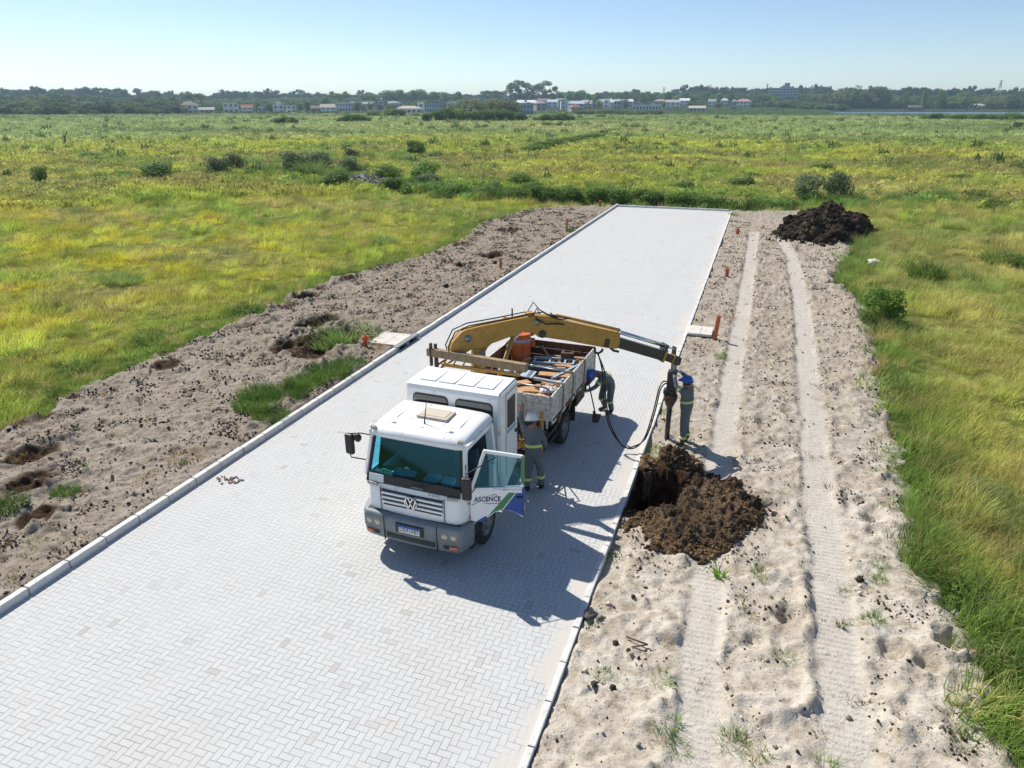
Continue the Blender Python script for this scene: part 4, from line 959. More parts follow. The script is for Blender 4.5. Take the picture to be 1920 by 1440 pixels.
# roof with bulging visor and rolled edges
prof = [(-1.0, -0.16), (-0.995, -0.10), (-0.97, -0.045), (-0.92, -0.015), (-0.8, 0.0), (-0.4, 0.012), (0, 0.016), (0.4, 0.012), (0.8, 0.0), (0.92, -0.015), (0.97, -0.045), (0.995, -0.10), (1.0, -0.16)]
rows = []
for y, zc, hw, edge in ((0.34, 2.235, 0.93, 0.25), (0.25, 2.25, 0.945, 0.6), (0.225, 2.30, 0.95, 0.9), (0.24, 2.36, 0.95, 1.0), (0.30, 2.41, 0.95, 1.0), (0.42, 2.445, 0.95, 1.0), (0.7, 2.47, 0.955, 1.0), (1.1, 2.485, 0.955, 1.0), (1.44, 2.485, 0.95, 1.0), (1.50, 2.44, 0.94, 0.7), (1.51, 2.30, 0.94, 0.2)):
    rows.append([(px * hw, y + (0.10 * max(0, abs(px) - 0.75) / 0.25 if y < 0.5 else 0), zc + pz * edge) for px, pz in prof])
cab.grid(rows)
# ribs pressed in the roof
for x in (-0.6, -0.3, 0.02, 0.34, 0.66):
    cab.box((x, 1.0, 2.487), (0.014, 0.62, 0.012), bev=0.004)
# pillars and side panels: left side closed, right side open
for s in (-1, 1):
    cab.beam((s * 0.985, 0.17, 1.50), (s * 0.905, 0.36, 2.30), 0.085, 0.10, bev=0.015)      # A pillar
    cab.beam((s * 1.00, 1.34, 0.80), (s * 1.00, 1.34, 1.55), 0.10, 0.15, bev=0.01)           # B pillar low
    cab.beam((s * 1.00, 1.34, 1.55), (s * 0.93, 1.34, 2.33), 0.09, 0.15, bev=0.015)
    cab.box((s * 0.975, 0.82, 0.80), (0.10, 1.15, 0.12), bev=0.01)                           # sill
    cab.box((s * 0.955, 0.85, 2.30), (0.05, 1.06, 0.09), bev=0.01)                            # cant rail
cab.box((-0.99, 0.82, 1.18), (0.05, 0.98, 0.72), bev=0.02)                                   # left door skin
cab.box((0, 1.40, 1.50), (1.92, 0.05, 1.50), bev=0.02)                                       # back wall
cab.box((0, 0.85, 0.80), (1.92, 1.1, 0.06))
cab.box((0, 0.40, 1.10), (1.84, 0.04, 0.60))                                                  # firewall behind the grille
cab_o = cab.build('cab', M['white'], truck)
for f in cab_o.data.polygons: f.use_smooth = False if len(f.vertices) != 4 else f.use_smooth

def box_part(name, c, d, mat, parent=None, rot=None, bev=0.0):
    b = MB(); b.box(c, d, rot=rot, bev=bev); return b.build(name, mat, parent or truck)
# black band under and around the windscreen
b = MB()
b.prism([(-0.94, 0), (0.94, 0), (0.92, 0.17), (-0.92, 0.17)], 0.02, xf_front(0.060, -0.16, z=1.44))
b.prism([(-0.93, 0.16), (-0.88, 0.16), (-0.84, 0.80), (-0.88, 0.80)], 0.015, xf_front(0.095, -0.25, z=1.45))
b.prism([(0.93, 0.16), (0.88, 0.16), (0.84, 0.80), (0.88, 0.80)], 0.015, xf_front(0.095, -0.25, z=1.45))
b.build('windscreen_surround', M['black'], truck)
b = MB(); rows = []
for k in range(5):
    t_ = k / 4; rows.append([(x * (0.90 - 0.05 * t_), 0.10 + 0.185 * t_ + 0.05 * x * x, 1.58 + 0.70 * t_) for x in np.linspace(-1, 1, 9)])
b.grid(rows); b.build('windscreen', M['glass'], truck)
# left window and glass
b = MB(); b.prism([(0.34, 1.56), (1.24, 1.56), (1.24, 2.26), (0.46, 2.26)], 0.01, Matrix.Translation((-0.965, 0, 0)) @ Matrix.Rotation(R(90), 4, 'Z') @ Matrix.Rotation(R(4), 4, 'X') @ Matrix.Translation((0, 0, 0)))
b.build('side_window', M['clearglass'], truck)
# grille: dark slots with body coloured bars
g = MB()
for k, z in enumerate((1.335, 1.245, 1.155, 1.065)):
    g.box((0, 0.016, z), (1.22 - 0.02 * k, 0.03, 0.032), bev=0.006)
grille = g.build('grille', M['black'], truck)
g = MB()
for k, z in enumerate((1.29, 1.20, 1.11)): g.box((0, 0.008, z), (1.22, 0.035, 0.045), bev=0.012)
g.build('grille_bar', M['white'], grille)
for s in (-1, 1):
    g = MB(); g.box((s * 0.635, 0.018, 1.15), (0.010, 0.03, 0.48)); g.box((s * 0.86, 0.085, 1.13), (0.010, 0.03, 0.40)); g.build('panel_seam', M['bumper'], truck)
b = MB(); b.box((0, 0.09, 0.885), (1.86, 0.16, 0.05), bev=0.01); b.build('gap_shade', M['black'], truck)  # black bar paints in the shade of the gap between hood and bumper
# emblem: ring with the two letters
def stroke(mb, pts, w, y0, th, mi=None):
    for a, c in zip(pts, pts[1:]):
        mb.beam((a[0], y0, a[1]), (c[0], y0, c[1]), th, w, roll=0)
em = MB(); ez = 1.20
ring = [(0.118 * math.cos(a), 0.118 * math.sin(a)) for a in np.linspace(0, 2 * np.pi, 33)]
em.tube([(p_[0], -0.035, ez + p_[1]) for p_ in ring], 0.014, 8)
def bar(mb, a, c, w, y0=-0.035, th=0.022):
    d = Vector((c[0] - a[0], 0, c[1] - a[1])); L_ = d.length; ang = math.atan2(d.z, d.x)
    mb.box(((a[0] + c[0]) / 2, y0, (a[1] + c[1]) / 2), (L_, th, w), rot=(0, -ang, 0))
bar(em, (-0.045, ez + 0.105), (0.0, ez + 0.012), 0.022); bar(em, (0.045, ez + 0.105), (0.0, ez + 0.012), 0.022)
bar(em, (-0.098, ez + 0.06), (-0.045, ez - 0.095), 0.022); bar(em, (-0.045, ez - 0.095), (0.0, ez - 0.005), 0.022)
bar(em, (0.098, ez + 0.06), (0.045, ez - 0.095), 0.022); bar(em, (0.045, ez - 0.095), (0.0, ez - 0.005), 0.022)
emo = em.build('emblem', M['chrome'], truck)
e2 = MB(); e2.lathe([(0.0, 0), (0.112, 0), (0.112, 0.02), (0, 0.02)], 28, Matrix.Translation((0, -0.012, ez)) @ Matrix.Rotation(R(90), 4, 'X')); e2.build('emblem_disc', M['black'], emo)
# corner lamps above the grille
for s in (-1, 1):
    b = MB(); b.box((s * 0.80, 0.035, 1.425), (0.21, 0.05, 0.065), bev=0.015, rot=(0, 0, s * 0.10)); b.build('marker_lamp', M['greylens'], truck)
b = MB(); b.box((-0.73, 0.065, 1.53), (0.30, 0.02, 0.15), rot=(-0.16, 0, 0), bev=0.01); b.build('sticker', M['plate'], truck)
FR = Matrix.Rotation(R(90), 4, 'X')                    # text facing the front (-y)
text_part('model_badge', 'T/CVC', 0.07, M['black'], truck, Matrix.Translation((0.45, 0.012, 1.425)) @ FR, spacing=1.2)
# bumper ----------------------------------------------------------------
def by(x):
    a = abs(x); return -0.10 + 0.05 * (a / 1.05) ** 2 + (0.34 * ((a - 0.90) / 0.16) ** 2.2 if a > 0.90 else 0)
bx = [-1.06, -1.05, -1.02, -0.98, -0.93, -0.87, -0.80, -0.6, -0.3, 0, 0.3, 0.6, 0.80, 0.87, 0.93, 0.98, 1.02, 1.05, 1.06]
b = MB(); rows = []
for z, off, sx in ((0.37, 0.30, 0.93), (0.36, 0.07, 0.95), (0.375, 0.025, 0.965), (0.42, 0.0, 0.98), (0.60, -0.012, 1.0), (0.605, -0.02, 1.0), (0.84, -0.02, 1.0), (0.885, 0.0, 0.995), (0.90, 0.04, 0.985), (0.895, 0.28, 0.97)):
    rows.append([(x * sx * 1.03, by(x) + off, z + (0.03 * (abs(x) / 1.06) ** 3 if z < 0.5 else 0)) for x in bx])
b.grid(rows); bumper = b.build('bumper', M['bumper'], truck)
b = MB(); b.box((0, -0.095, 0.50), (0.96, 0.04, 0.10), bev=0.012); b.box((-0.70, -0.075, 0.50), (0.10, 0.04, 0.07)); b.box((0.70, -0.075, 0.50), (0.10, 0.04, 0.07)); b.build('air_intake', M['black'], bumper)
b = MB()
for s in (-1, 1): b = MB(); b.box((s * 0.53, -0.106, 0.63), (0.008, 0.03, 0.50)); b.build('bumper_seam', M['black'], bumper)
for s in (-1, 1):
    for x_ in (0.68, 0.85):
        b = MB(); b.lathe([(0, 0.03), (0.03, 0.028), (0.055, 0.015), (0.062, 0.0), (0.068, 0.004), (0.072, -0.03)], 20, Matrix.Translation((s * x_, by(x_) - 0.012, 0.715)) @ Matrix.Rotation(R(90), 4, 'X') @ Matrix.Rotation(s * 0.15, 4, 'Y')); b.build('headlight', M['lamp'], truck)
    b = MB(); b.box((s * 0.845, by(0.84) - 0.012, 0.505), (0.15, 0.05, 0.062), bev=0.012, rot=(0, 0, s * 0.16)); b.build('turn_signal', M['indic'], truck)
b = MB(); b.box((0, -0.125, 0.715), (0.56, 0.03, 0.20), bev=0.01); holder = b.build('plate_holder', M['black'], truck)
b = MB(); b.box((0, -0.145, 0.71), (0.42, 0.012, 0.145), bev=0.004); pl_ = b.build('number_plate', M['plate'], truck)
b = MB(); b.box((0, -0.153, 0.765), (0.41, 0.006, 0.034)); b.build('plate_band', M['platetop'], pl_)
text_part('plate_number', 'DDF1F87', 0.105, M['black'], pl_, Matrix.Translation((0, -0.153, 0.698)) @ FR, bold=0.0, spacing=1.12, sx=0.86)
# wipers, aerial, roof hatch, roof lamps
for x_, l in ((-0.62, 0.62), (0.12, 0.62)):
    b = MB(); b.tube([(x_, 0.075, 1.52), (x_ + 0.25, 0.07, 1.60), (x_ + 0.30, 0.072, 1.61)], 0.008, 5); b.tube([(x_ - 0.08, 0.082, 1.60), (x_ + l, 0.085, 1.63)], 0.009, 5); b.build('wiper', M['black'], truck)
b = MB(); b.tube([(0.0, 0.04, 1.49), (0.02, 0.0, 1.52), (0.22, 0.0, 1.52), (0.24, 0.04, 1.49)], 0.010, 6); b.build('grab_rail', M['steel'], truck)
b = MB(); b.box((0.05, 0.98, 2.515), (0.62, 0.40, 0.05), bev=0.022); b.box((0.05, 0.98, 2.535), (0.5, 0.28, 0.03), bev=0.012); b.build('roof_hatch', M['beige'], truck)
b = MB(); b.tube([(0.0, 0.62, 2.46), (0.0, 0.62, 2.52), (0.03, 0.70, 2.98)], [0.02, 0.012, 0.003], 6); b.build('aerial', M['black'], truck)
for x_ in (-0.55, 0.02, 0.58):
    b = MB(); b.box((x_, 0.50, 2.462), (0.075, 0.055, 0.012), bev=0.004); b.box((x_ - 0.07, 0.47, 2.457), (0.02, 0.02, 0.008)); b.build('roof_bracket', M['bumper'], truck)
    b = MB(); b.lathe([(0, 0.012), (0.014, 0.008), (0.016, 0)], 10, Matrix.Translation((x_ - 0.05, 0.33, 2.415))); b.build('roof_bolt', M['black'], truck)
for s in (-1, 1):
    b = MB(); b.box((s * 0.86, 0.30, 2.40), (0.10, 0.07, 0.06), bev=0.012); b.build('roof_marker_lamp', M['greylens'], truck)
# interior
b = MB(); b.box((0, 1.365, 1.55), (1.80, 0.02, 1.40)); b.box((0, 0.85, 0.84), (1.84, 1.0, 0.02)); b.box((0, 0.85, 2.22), (1.7, 0.9, 0.02)); b.build('cab_lining', M['seat'], truck)
b = MB(); b.box((0, 0.30, 1.46), (1.76, 0.36, 0.20), bev=0.04); b.build('dashboard', M['dash'], truck)
for x_ in (0.52, -0.15, -0.62):
    b = MB(); b.box((x_, 0.98, 1.15), (0.52, 0.48, 0.16), bev=0.05); b.box((x_, 1.24, 1.52), (0.5, 0.14, 0.66), bev=0.05, rot=(0.12, 0, 0)); b.build('seat', M['seat'], truck)
b = MB(); c_ = Matrix.Translation((0.50, 0.62, 1.55)) @ Matrix.Rotation(R(-35), 4, 'X')
pts = [c_ @ Vector((0.22 * math.cos(a), 0.22 * math.sin(a), 0)) for a in np.linspace(0, 2 * np.pi, 25)]
b.tube(pts, 0.016, 6); b.tube([c_ @ Vector((-.2, 0, 0)), c_ @ Vector((.2, 0, 0))], 0.012, 5); b.tube([c_ @ Vector((0, 0, 0)), c_ @ Vector((0, 0, -0.35))], 0.03, 6); b.build('steering_wheel', M['black'], truck)
# mirrors
def mirror(x, y, z, s, arms):
    m_ = MB(); m_.box((x, y, z), (0.17, 0.09, 0.40), bev=0.035, rot=(0, 0, s * 0.15)); o = m_.build('mirror', M['black'], truck)
    g_ = MB(); g_.box((x, y + 0.05, z), (0.13, 0.006, 0.33)); g_.build('mirror_glass', M['chrome'], o)
    a_ = MB()
    for pts_ in arms: a_.tube(pts_, 0.011, 6)
    a_.build('mirror_arm', M['black'], o)
mirror(-1.30, 0.16, 2.06, -1, [[(-0.93, 0.33, 2.22), (-1.1, 0.22, 2.28), (-1.30, 0.16, 2.26)], [(-1.30, 0.14, 1.86), (-1.28, 0.14, 1.80), (-1.0, 0.22, 1.76)]])
b = MB(); b.lathe([(0, 0.05), (0.06, 0.04), (0.085, 0), (0.07, -0.03), (0, -0.035)], 14, Matrix.Translation((-1.14, 0.18, 2.20)) @ Matrix.Rotation(R(80), 4, 'X')); b.build('wide_angle_mirror', M['black'], truck)
# open driver's door: drawn flat (s along the door from the hinge, z up), turned about its hinge
door_e = Matrix.Translation((1.03, 0.26, 0)) @ Matrix.Rotation(R(22.0 + 2.5), 4, 'Z')
b = MB()
b.prism([(0.0, 0.93), (0.20, 0.90), (0.30, 0.98), (0.42, 1.08), (0.56, 1.13), (0.70, 1.11), (0.82, 1.05), (0.92, 0.97), (0.94, 1.00), (0.94, 1.55), (0.0, 1.55)], 0.055, door_e, bev=0.008)
for a_, c_ in (((0.02, 1.55), (0.26, 2.28)), ((0.24, 2.285), (0.915, 2.155)), ((0.915, 2.17), (0.915, 1.53)), ((0.0, 1.555), (0.94, 1.555))):
    d_ = Vector((c_[0] - a_[0], 0, c_[1] - a_[1])); v_ = b.box(((a_[0] + c_[0]) / 2, 0, (a_[1] + c_[1]) / 2), (d_.length, 0.05, 0.055), rot=(0, -math.atan2(d_.z, d_.x), 0), bev=0.006); b._xf(v_, door_e)
b.mi = 0
door = b.build('door', M['white'], truck)
def door_piece(name, poly, mat, th=0.062): q = MB(); q.prism(poly, th, door_e); return q.build(name, mat, door)
door_piece('green_band', [(0.30, 1.01), (0.42, 1.10), (0.56, 1.15), (0.80, 1.49), (0.68, 1.49)], M['green'])
door_piece('green_frame_band', [(0.885, 1.66), (0.945, 1.60), (0.945, 2.17), (0.885, 2.17)], M['green'], 0.056)
door_piece('blue_panel', [(0.575, 1.135), (0.70, 1.12), (0.82, 1.06), (0.94, 0.99), (0.945, 1.60), (0.89, 1.52), (0.82, 1.49)], M['blue'], 0.060)
door_piece('blue_tip', [(0.10, 0.915), (0.20, 0.90), (0.295, 0.985), (0.26, 1.02)], M['blue'])
door_piece('door_window', [(0.07, 1.57), (0.88, 1.57), (0.88, 2.14), (0.28, 2.25)], M['clearglass'], 0.008)
door_piece('door_rail', [(0.40, 1.51), (0.90, 1.47), (0.90, 1.52), (0.40, 1.56)], M['white'], 0.085)
q = MB(); v_ = q.box((0.86, -0.04, 1.38), (0.12, 0.03, 0.03), bev=0.008); q._xf(v_, door_e); q.build('door_handle', M['black'], door)
q = MB(); q.tube([door_e @ Vector(p_) for p_ in ((0.93, -0.03, 1.30), (0.95, -0.05, 1.25), (0.95, -0.05, 1.10), (0.92, -0.04, 1.07))], 0.008, 5); q.build('grab_handle', M['steel'], door)
DT = door_e @ Matrix.Translation((0, -0.031, 0)) @ FR
text_part('door_lettering', 'ASCENCE', 0.135, M['navy'], door, DT @ Matrix.Translation((0.30, 1.355, 0)), bold=0.003, sx=0.78, spacing=1.02)
text_part('door_small_text', 'INSTALACOES ELETRICAS', 0.026, M['navy'], door, DT @ Matrix.Translation((0.40, 1.27, 0)))
q = MB()
for pts_ in ([(0.02, 1.27), (0.04, 1.25), (0.09, 1.28), (0.13, 1.31)], [(0.36, 1.42), (0.42, 1.45), (0.46, 1.44), (0.44, 1.40)]):
    q.tube([door_e @ Vector((p_[0], -0.032, p_[1])) for p_ in pts_], 0.006, 5)
q.build('logo_swoosh', M['green'], door)
m_ = MB(); v_ = m_.box((0.02, -0.34, 1.75), (0.17, 0.09, 0.42), bev=0.035); m_._xf(v_, Matrix.Translation((1.03, 0.26, 0)) @ Matrix.Rotation(R(12), 4, 'Z')); mo = m_.build('mirror', M['black'], truck)
m_ = MB(); hb = Matrix.Translation((1.03, 0.26, 0)) @ Matrix.Rotation(R(12), 4, 'Z')
m_.tube([hb @ Vector((0.02, -0.34, 1.94)), hb @ Vector((0.0, -0.30, 2.0)), door_e @ Vector((0.45, -0.02, 2.17))], 0.010, 6)
m_.tube([hb @ Vector((0.02, -0.34, 1.94)), hb @ Vector((-0.02, -0.22, 2.0)), hb @ Vector((-0.06, -0.02, 2.02))], 0.010, 6)
m_.tube([hb @ Vector((0.02, -0.34, 1.60)), hb @ Vector((0.05, -0.25, 1.58)), door_e @ Vector((0.12, -0.03, 1.62))], 0.010, 6); m_.build('mirror_arm', M['black'], mo)
# strip of livery on the right B pillar, side markers, steps
b = MB(); b.box((1.022, 1.36, 1.18), (0.03, 0.16, 0.76), bev=0.006); b.box((0.985, 1.37, 1.95), (0.03, 0.14, 0.72), rot=(0, R(-5), 0), bev=0.006); b.build('livery_strip', M['blue'], truck)
b = MB(); b.box((1.035, 0.20, 1.30), (0.02, 0.05, 0.03)); b.box((1.035, 0.28, 0.98), (0.03, 0.07, 0.07)); b.build('side_marker', M['redlens'], truck)
b = MB(); b.box((0.93, 0.50, 0.50), (0.16, 0.30, 0.50), bev=0.02); b.box((0.98, 0.50, 0.40), (0.10, 0.28, 0.03)); b.box((-0.93, 0.50, 0.50), (0.16, 0.30, 0.50), bev=0.02); b.build('step', M['black'], truck)
for s in (-1, 1):       # front mudguards
    b = MB(); arc = [(0.56 * math.cos(a), 0.56 * math.sin(a)) for a in np.linspace(R(8), R(172), 15)]
    b.grid([[(s * xx, 1.05 + p_[0], 0.40 + p_[1]) for p_ in arc] for xx in (0.62, 0.98, 1.0)]); b.build('mudguard', M['black'], truck)
# wheels
def wheel(x, y, s, dual=False):
    w = MB(); Mx = Matrix.Translation((x, y, 0.41)) @ Matrix.Rotation(R(90), 4, 'Y')
    pr_ = [(0.25, -0.11), (0.33, -0.125), (0.385, -0.115), (0.408, -0.09), (0.412, -0.03), (0.40, -0.025), (0.40, -0.015), (0.412, -0.01), (0.412, 0.03), (0.40, 0.035), (0.40, 0.045), (0.412, 0.05), (0.408, 0.09), (0.385, 0.115), (0.33, 0.125), (0.25, 0.11)]
    w.lathe(pr_, 40, Mx)
    for k in range(40):          # tread lugs
        a = 2 * math.pi * k / 40
        for q_ in (-0.075, 0.075): v_ = w.box((0.412 * math.cos(a), 0.412 * math.sin(a), q_), (0.016, 0.035, 0.05), rot=(0, 0, a)); w._xf(v_, Mx)
    o = w.build('wheel', M['rubber'], truck)
    r_ = MB(); q = s * (0.10 if not dual else -0.02)
    r_.lathe([(0.25, s * 0.11), (0.262, s * 0.118), (0.25, s * 0.10), (0.20, s * (0.06 if not dual else -0.03)), (0.14, s * (0.075 if not dual else -0.06)), (0.10, s * (0.12 if not dual else 0.02)), (0.06, s * (0.15 if not dual else 0.06)), (0, s * (0.155 if not dual else 0.065))], 24, Mx)
    for k in range(8):
        a = 2 * math.pi * k / 8; v_ = r_.box((0.115 * math.cos(a), 0.115 * math.sin(a), s * (0.115 if not dual else 0.0)), (0.022, 0.022, 0.05)); r_._xf(v_, Mx)
    r_.build('rim', M['rim'], o)
    h_ = MB()
    for k in range(8):
        a = 2 * math.pi * (k + .5) / 8; h_.lathe([(0, 0.004), (0.024, 0)], 10, Mx @ Matrix.Translation((0.195 * math.cos(a), 0.195 * math.sin(a), s * (0.072 if not dual else -0.02))))
    h_.build('rim_hole', M['black'], o)
for s in (-1, 1):
    wheel(s * 0.90, 1.05, s); wheel(s * 1.0, 5.65, s, True)
    w_ = MB(); w_.lathe([(0.25, -0.11), (0.36, -0.12), (0.41, -0.08), (0.41, 0.08), (0.36, 0.12), (0.25, 0.11), (0.1, 0.05), (0, 0.05)], 32, Matrix.Translation((s * 0.72, 5.65, 0.41)) @ Matrix.Rotation(R(90), 4, 'Y')); w_.build('inner_wheel', M['rubber'], truck)
b = MB()
for s in (-1, 1): b.box((s * 0.40, 4.1, 0.86), (0.08, 7.2, 0.22), bev=0.01)
for y in (0.9, 1.8, 2.6, 3.5, 4.5, 5.65, 6.6, 7.5): b.box((0, y, 0.84), (0.8, 0.10, 0.12))
b.box((0, 1.05, 0.41), (1.6, 0.12, 0.14)); b.box((0, 5.65, 0.41), (1.6, 0.20, 0.20), bev=0.05); b.lathe([(0, -.2), (.2, -.1), (.2, .1), (0, .2)], 16, Matrix.Translation((0, 5.65, 0.43)) @ Matrix.Rotation(R(90), 4, 'X'))
b.box((0, 0.75, 0.68), (0.7, 1.1, 0.35), bev=0.05)
b.build('chassis', M['chassis'], truck)
# fuel tank, boxes and rails along the right side
b = MB(); b.box((0.82, 2.55, 0.62), (0.36, 0.7, 0.42), bev=0.06); b.build('fuel_tank', M['chassis'], truck)
b = MB(); b.box((0.80, 3.55, 0.60), (0.42, 0.45, 0.34), bev=0.02); b.build('battery_box', M['chassis'], truck)
for s in (-1, 1):
    b = MB()
    for z in (0.50, 0.72): b.box((s * 1.08, 4.35, z), (0.03, 1.55, 0.07), bev=0.005)
    for y in (3.62, 4.35, 5.08): b.box((s * 1.05, y, 0.72), (0.03, 0.04, 0.62))
    b.build('side_guard', M['chassis'], truck)
    b = MB(); b.box((s * 1.0, 6.35, 0.55), (0.30, 0.02, 0.52)); b.build('mud_flap', M['rubber'], truck)
    b = MB(); b.box((s * 0.85, 6.95, 0.80), (0.55, 0.75, 0.42), bev=0.02); b.build('tool_box', M['chassis'], truck)
b = MB(); b.box((0, 7.75, 0.62), (2.1, 0.08, 0.12), bev=0.01); b.build('rear_bar', M['chassis'], truck)
# rear crew box -------------------------------------------------------
bb = MB()
prof = [(1.47, 1.25), (1.475, 2.70), (1.50, 2.78), (1.56, 2.815), (2.34, 2.835), (2.40, 2.80), (2.42, 2.72), (2.42, 1.05), (2.36, 1.0), (1.86, 0.72), (1.66, 0.72), (1.60, 1.02)]
vs = bb.prism(prof, 1.96, Matrix.Rotation(R(90), 4, 'Z'), bev=0.035)
for x in (-0.60, -0.20, 0.20, 0.60): bb.box((x, 1.96, 2.832), (0.34, 0.60, 0.02), bev=0.009)
box_o = bb.build('crew_box', M['white'], truck)
def inset(name, x0, z0, x1, z1, y, r, facing='F'):
    g_ = MB(); Mm = Matrix.Translation((0, y, 0)) if facing == 'F' else Matrix.Translation((y, 0, 0)) @ Matrix.Rotation(R(90), 4, 'Z')
    g_.prism(rrect(x0 - 0.022, z0 - 0.022, x1 + 0.022, z1 + 0.022, r + 0.02), 0.022, Mm); o = g_.build(name, M['black'], box_o)
    return o, Mm
box_o.location = (0.075, 0.10, 0)
for a_, c_ in ((-0.80, -0.10), (0.10, 0.82)):
    inset('window', a_, 2.10, c_, 2.60, 1.472, 0.07)
    g_ = MB(); g_.prism(rrect(a_, 2.10, c_, 2.60, 0.07), 0.034, Matrix.Translation((0, 1.470, 0))); g_.build('window_pane', M['darkglass_solid'] if 'darkglass_solid' in M else M['black'], box_o)
g_ = MB(); g_.prism([(1.86, 1.98), (2.24, 1.98), (2.24, 2.56), (1.86, 2.56)], 0.02, Matrix.Translation((0.982, 0, 0)) @ Matrix.Rotation(R(90), 4, 'Z')); g_.build('side_window', M['black'], box_o)
g_ = MB()
for p0, p1 in (((1.78, 1.0), (1.78, 2.70)), ((1.78, 2.70), (2.40, 2.70))): g_.beam((0.982, p0[0], p0[1]), (0.982, p1[0], p1[1]), 0.012, 0.012)
g_.build('door_seam', M['bumper'], box_o)
g_ = MB(); g_.box((0.985, 2.06, 1.90), (0.012, 0.44, 0.07)); g_.build('window_sill', M['bluewhite'], box_o)
g_ = MB(); g_.box((1.005, 2.30, 1.76), (0.04, 0.13, 0.05), bev=0.015); g_.build('door_handle', M['black'], box_o)
b = MB(); b.box((0, 1.44, 1.55), (1.5, 0.04, 1.2)); b.build('bellows', M['black'], truck)
b = MB(); b.tube([(0.86, 1.50, 0.9), (0.90, 1.44, 1.3), (0.90, 1.44, 1.75)], [0.09, 0.09, 0.07], 12); b.build('air_intake_pipe', M['black'], truck)
# flat bed ---------------------------------------------------------------
BX, BY0, BY1, BZ = 1.17, 4.28, 8.02, 1.14
b = MB(); b.box((0, (BY0 + BY1) / 2, BZ - 0.04), (2 * BX, BY1 - BY0, 0.08), bev=0.01)
for y in np.arange(BY0 + 0.3, BY1, 0.6): b.box((0, y, BZ - 0.13), (2 * BX - 0.1, 0.10, 0.10))
b.build('bed_floor', M['wooddark'], truck)
def board_side(name, x, mat, inner, y0=BY0, y1=BY1):
    b = MB()
    for k in range(3): b.box((x, (y0 + y1) / 2, BZ + 0.11 + k * 0.205), (0.035, y1 - y0 - 0.01 * k, 0.195), bev=0.008)
    o = b.build(name, mat, truck)
    c = MB(); sgn = 1 if x > 0 else -1
    for k in range(3): c.box((x - sgn * 0.024, (y0 + y1) / 2, BZ + 0.11 + k * 0.205), (0.014, y1 - y0 - 0.04, 0.19))
    c.build('inner_lining', inner, o)
    c = MB()
    for y in np.linspace(y0 + 0.05, y1 - 0.05, 5): c.box((x + sgn * 0.028, y, BZ + 0.28), (0.02, 0.06, 0.66), bev=0.004)
    c.build('post', mat if x > 0 else M['rust'], o)
    return o
board_side('side_board', BX, M['whiteold'], M['wooddark']); board_side('side_board', -BX, M['whiteold'], M['rustred'])
for y, mat, nm in ((BY0 + 0.0, M['whiteold'], 'front_board'), (BY1 - 0.0, M['rust'], 'tailgate')):
    b = MB()
    for k in range(3): b.box((0, y, BZ + 0.11 + k * 0.205), (2 * BX - 0.05, 0.035, 0.195), bev=0.008)
    for x in (-1.1, 0.55, 0.80, 1.1): b.box((x, y - 0.028 if y < 5 else y + 0.028, BZ + 0.22), (0.05, 0.02, 0.75), bev=0.004)
    b.build(nm, mat, truck)
for y in (4.95, 5.75, 6.75):      # webbing over the right side board
    b = MB(); b.tube([(BX - 0.18, y, BZ + 0.60), (BX - 0.05, y, BZ + 0.70), (BX + 0.05, y - 0.01, BZ + 0.69), (BX + 0.09, y - 0.02, BZ + 0.55), (BX + 0.08, y - 0.06, BZ + 0.1), (BX + 0.02, y - 0.10, BZ - 0.25)], 0.022, 6); b.build('strap', M['wood'], truck)
b = MB(); b.box((BX + 0.01, (BY0 + BY1) / 2, BZ - 0.05), (0.03, BY1 - BY0, 0.10), bev=0.005); b.build('bed_rail', M['rust'], truck)
b = MB()
for y in (4.5, 5.2, 5.9, 6.6, 7.4): b.box((BX + 0.03, y, BZ - 0.06), (0.012, 0.28, 0.05))
b.build('reflector_strip', M['plate'], truck)
b = MB()
rr = random.Random(9)
for k in range(16):   # hoses and cables between crew box and bed
    x = rr.uniform(-0.7, 1.0); b.tube([(x, 3.1 + rr.random() * .3, 0.95 + rr.random() * .3), (x + rr.uniform(-.3, .3), 3.6, 1.15 + rr.random() * .3), (x + rr.uniform(-.3, .3), 4.1, 0.8 + rr.random() * .4)], 0.018, 5)
b.build('cable', M['hose'], truck)
# headboard rack: wooden beam, posts, yellow truss, rusty side rails
b = MB(); b.beam(TL(-6.36, 13.10, 2.86), TL(-4.04, 12.80, 2.86), 0.13, 0.17, bev=0.012); b.build('rack_beam', M['wood'], truck)
for xa, z0, z1 in ((-1.19, 2.55, 3.05), (-1.12, 2.6, 3.02)):
    b = MB(); b.box((xa, 3.20 + (0.08 if xa > -1.15 else 0), (z0 + z1) / 2), (0.05, 0.06, z1 - z0)); b.build('rack_post', M['wooddark'], truck)
b = MB(); b.box((-1.10, 3.26, 1.85), (0.06, 0.08, 1.9)); b.beam((0.98, 3.3, 2.95), (0.72, 3.5, 2.55), 0.14, 0.06); b.build('rack_frame', M['wooddark'], truck)
b = MB(); b.box((-0.15, 3.42, 2.52), (1.8, 0.07, 0.07), bev=0.01); b.box((-0.15, 3.42, 2.72), (1.8, 0.06, 0.05), bev=0.01)
for k in range(8): b.beam((-1.0 + k * 0.22, 3.42, 2.54), (-0.89 + k * 0.22, 3.42, 2.72), 0.03, 0.03)
b.build('yellow_truss', M['yellow'], truck)
b = MB()
b.tube([(-1.13, 3.3, 2.52), (-1.13, 7.9, 2.36)], 0.022, 6); b.tube([(-1.13, 3.3, 2.40), (-1.13, 7.9, 2.24)], 0.022, 6)
for y in (3.35, 5.5, 7.85): b.tube([(-1.14, y, 1.1), (-1.14, y, 2.62)], 0.022, 6)
b.build('side_rail', M['rust'], truck)
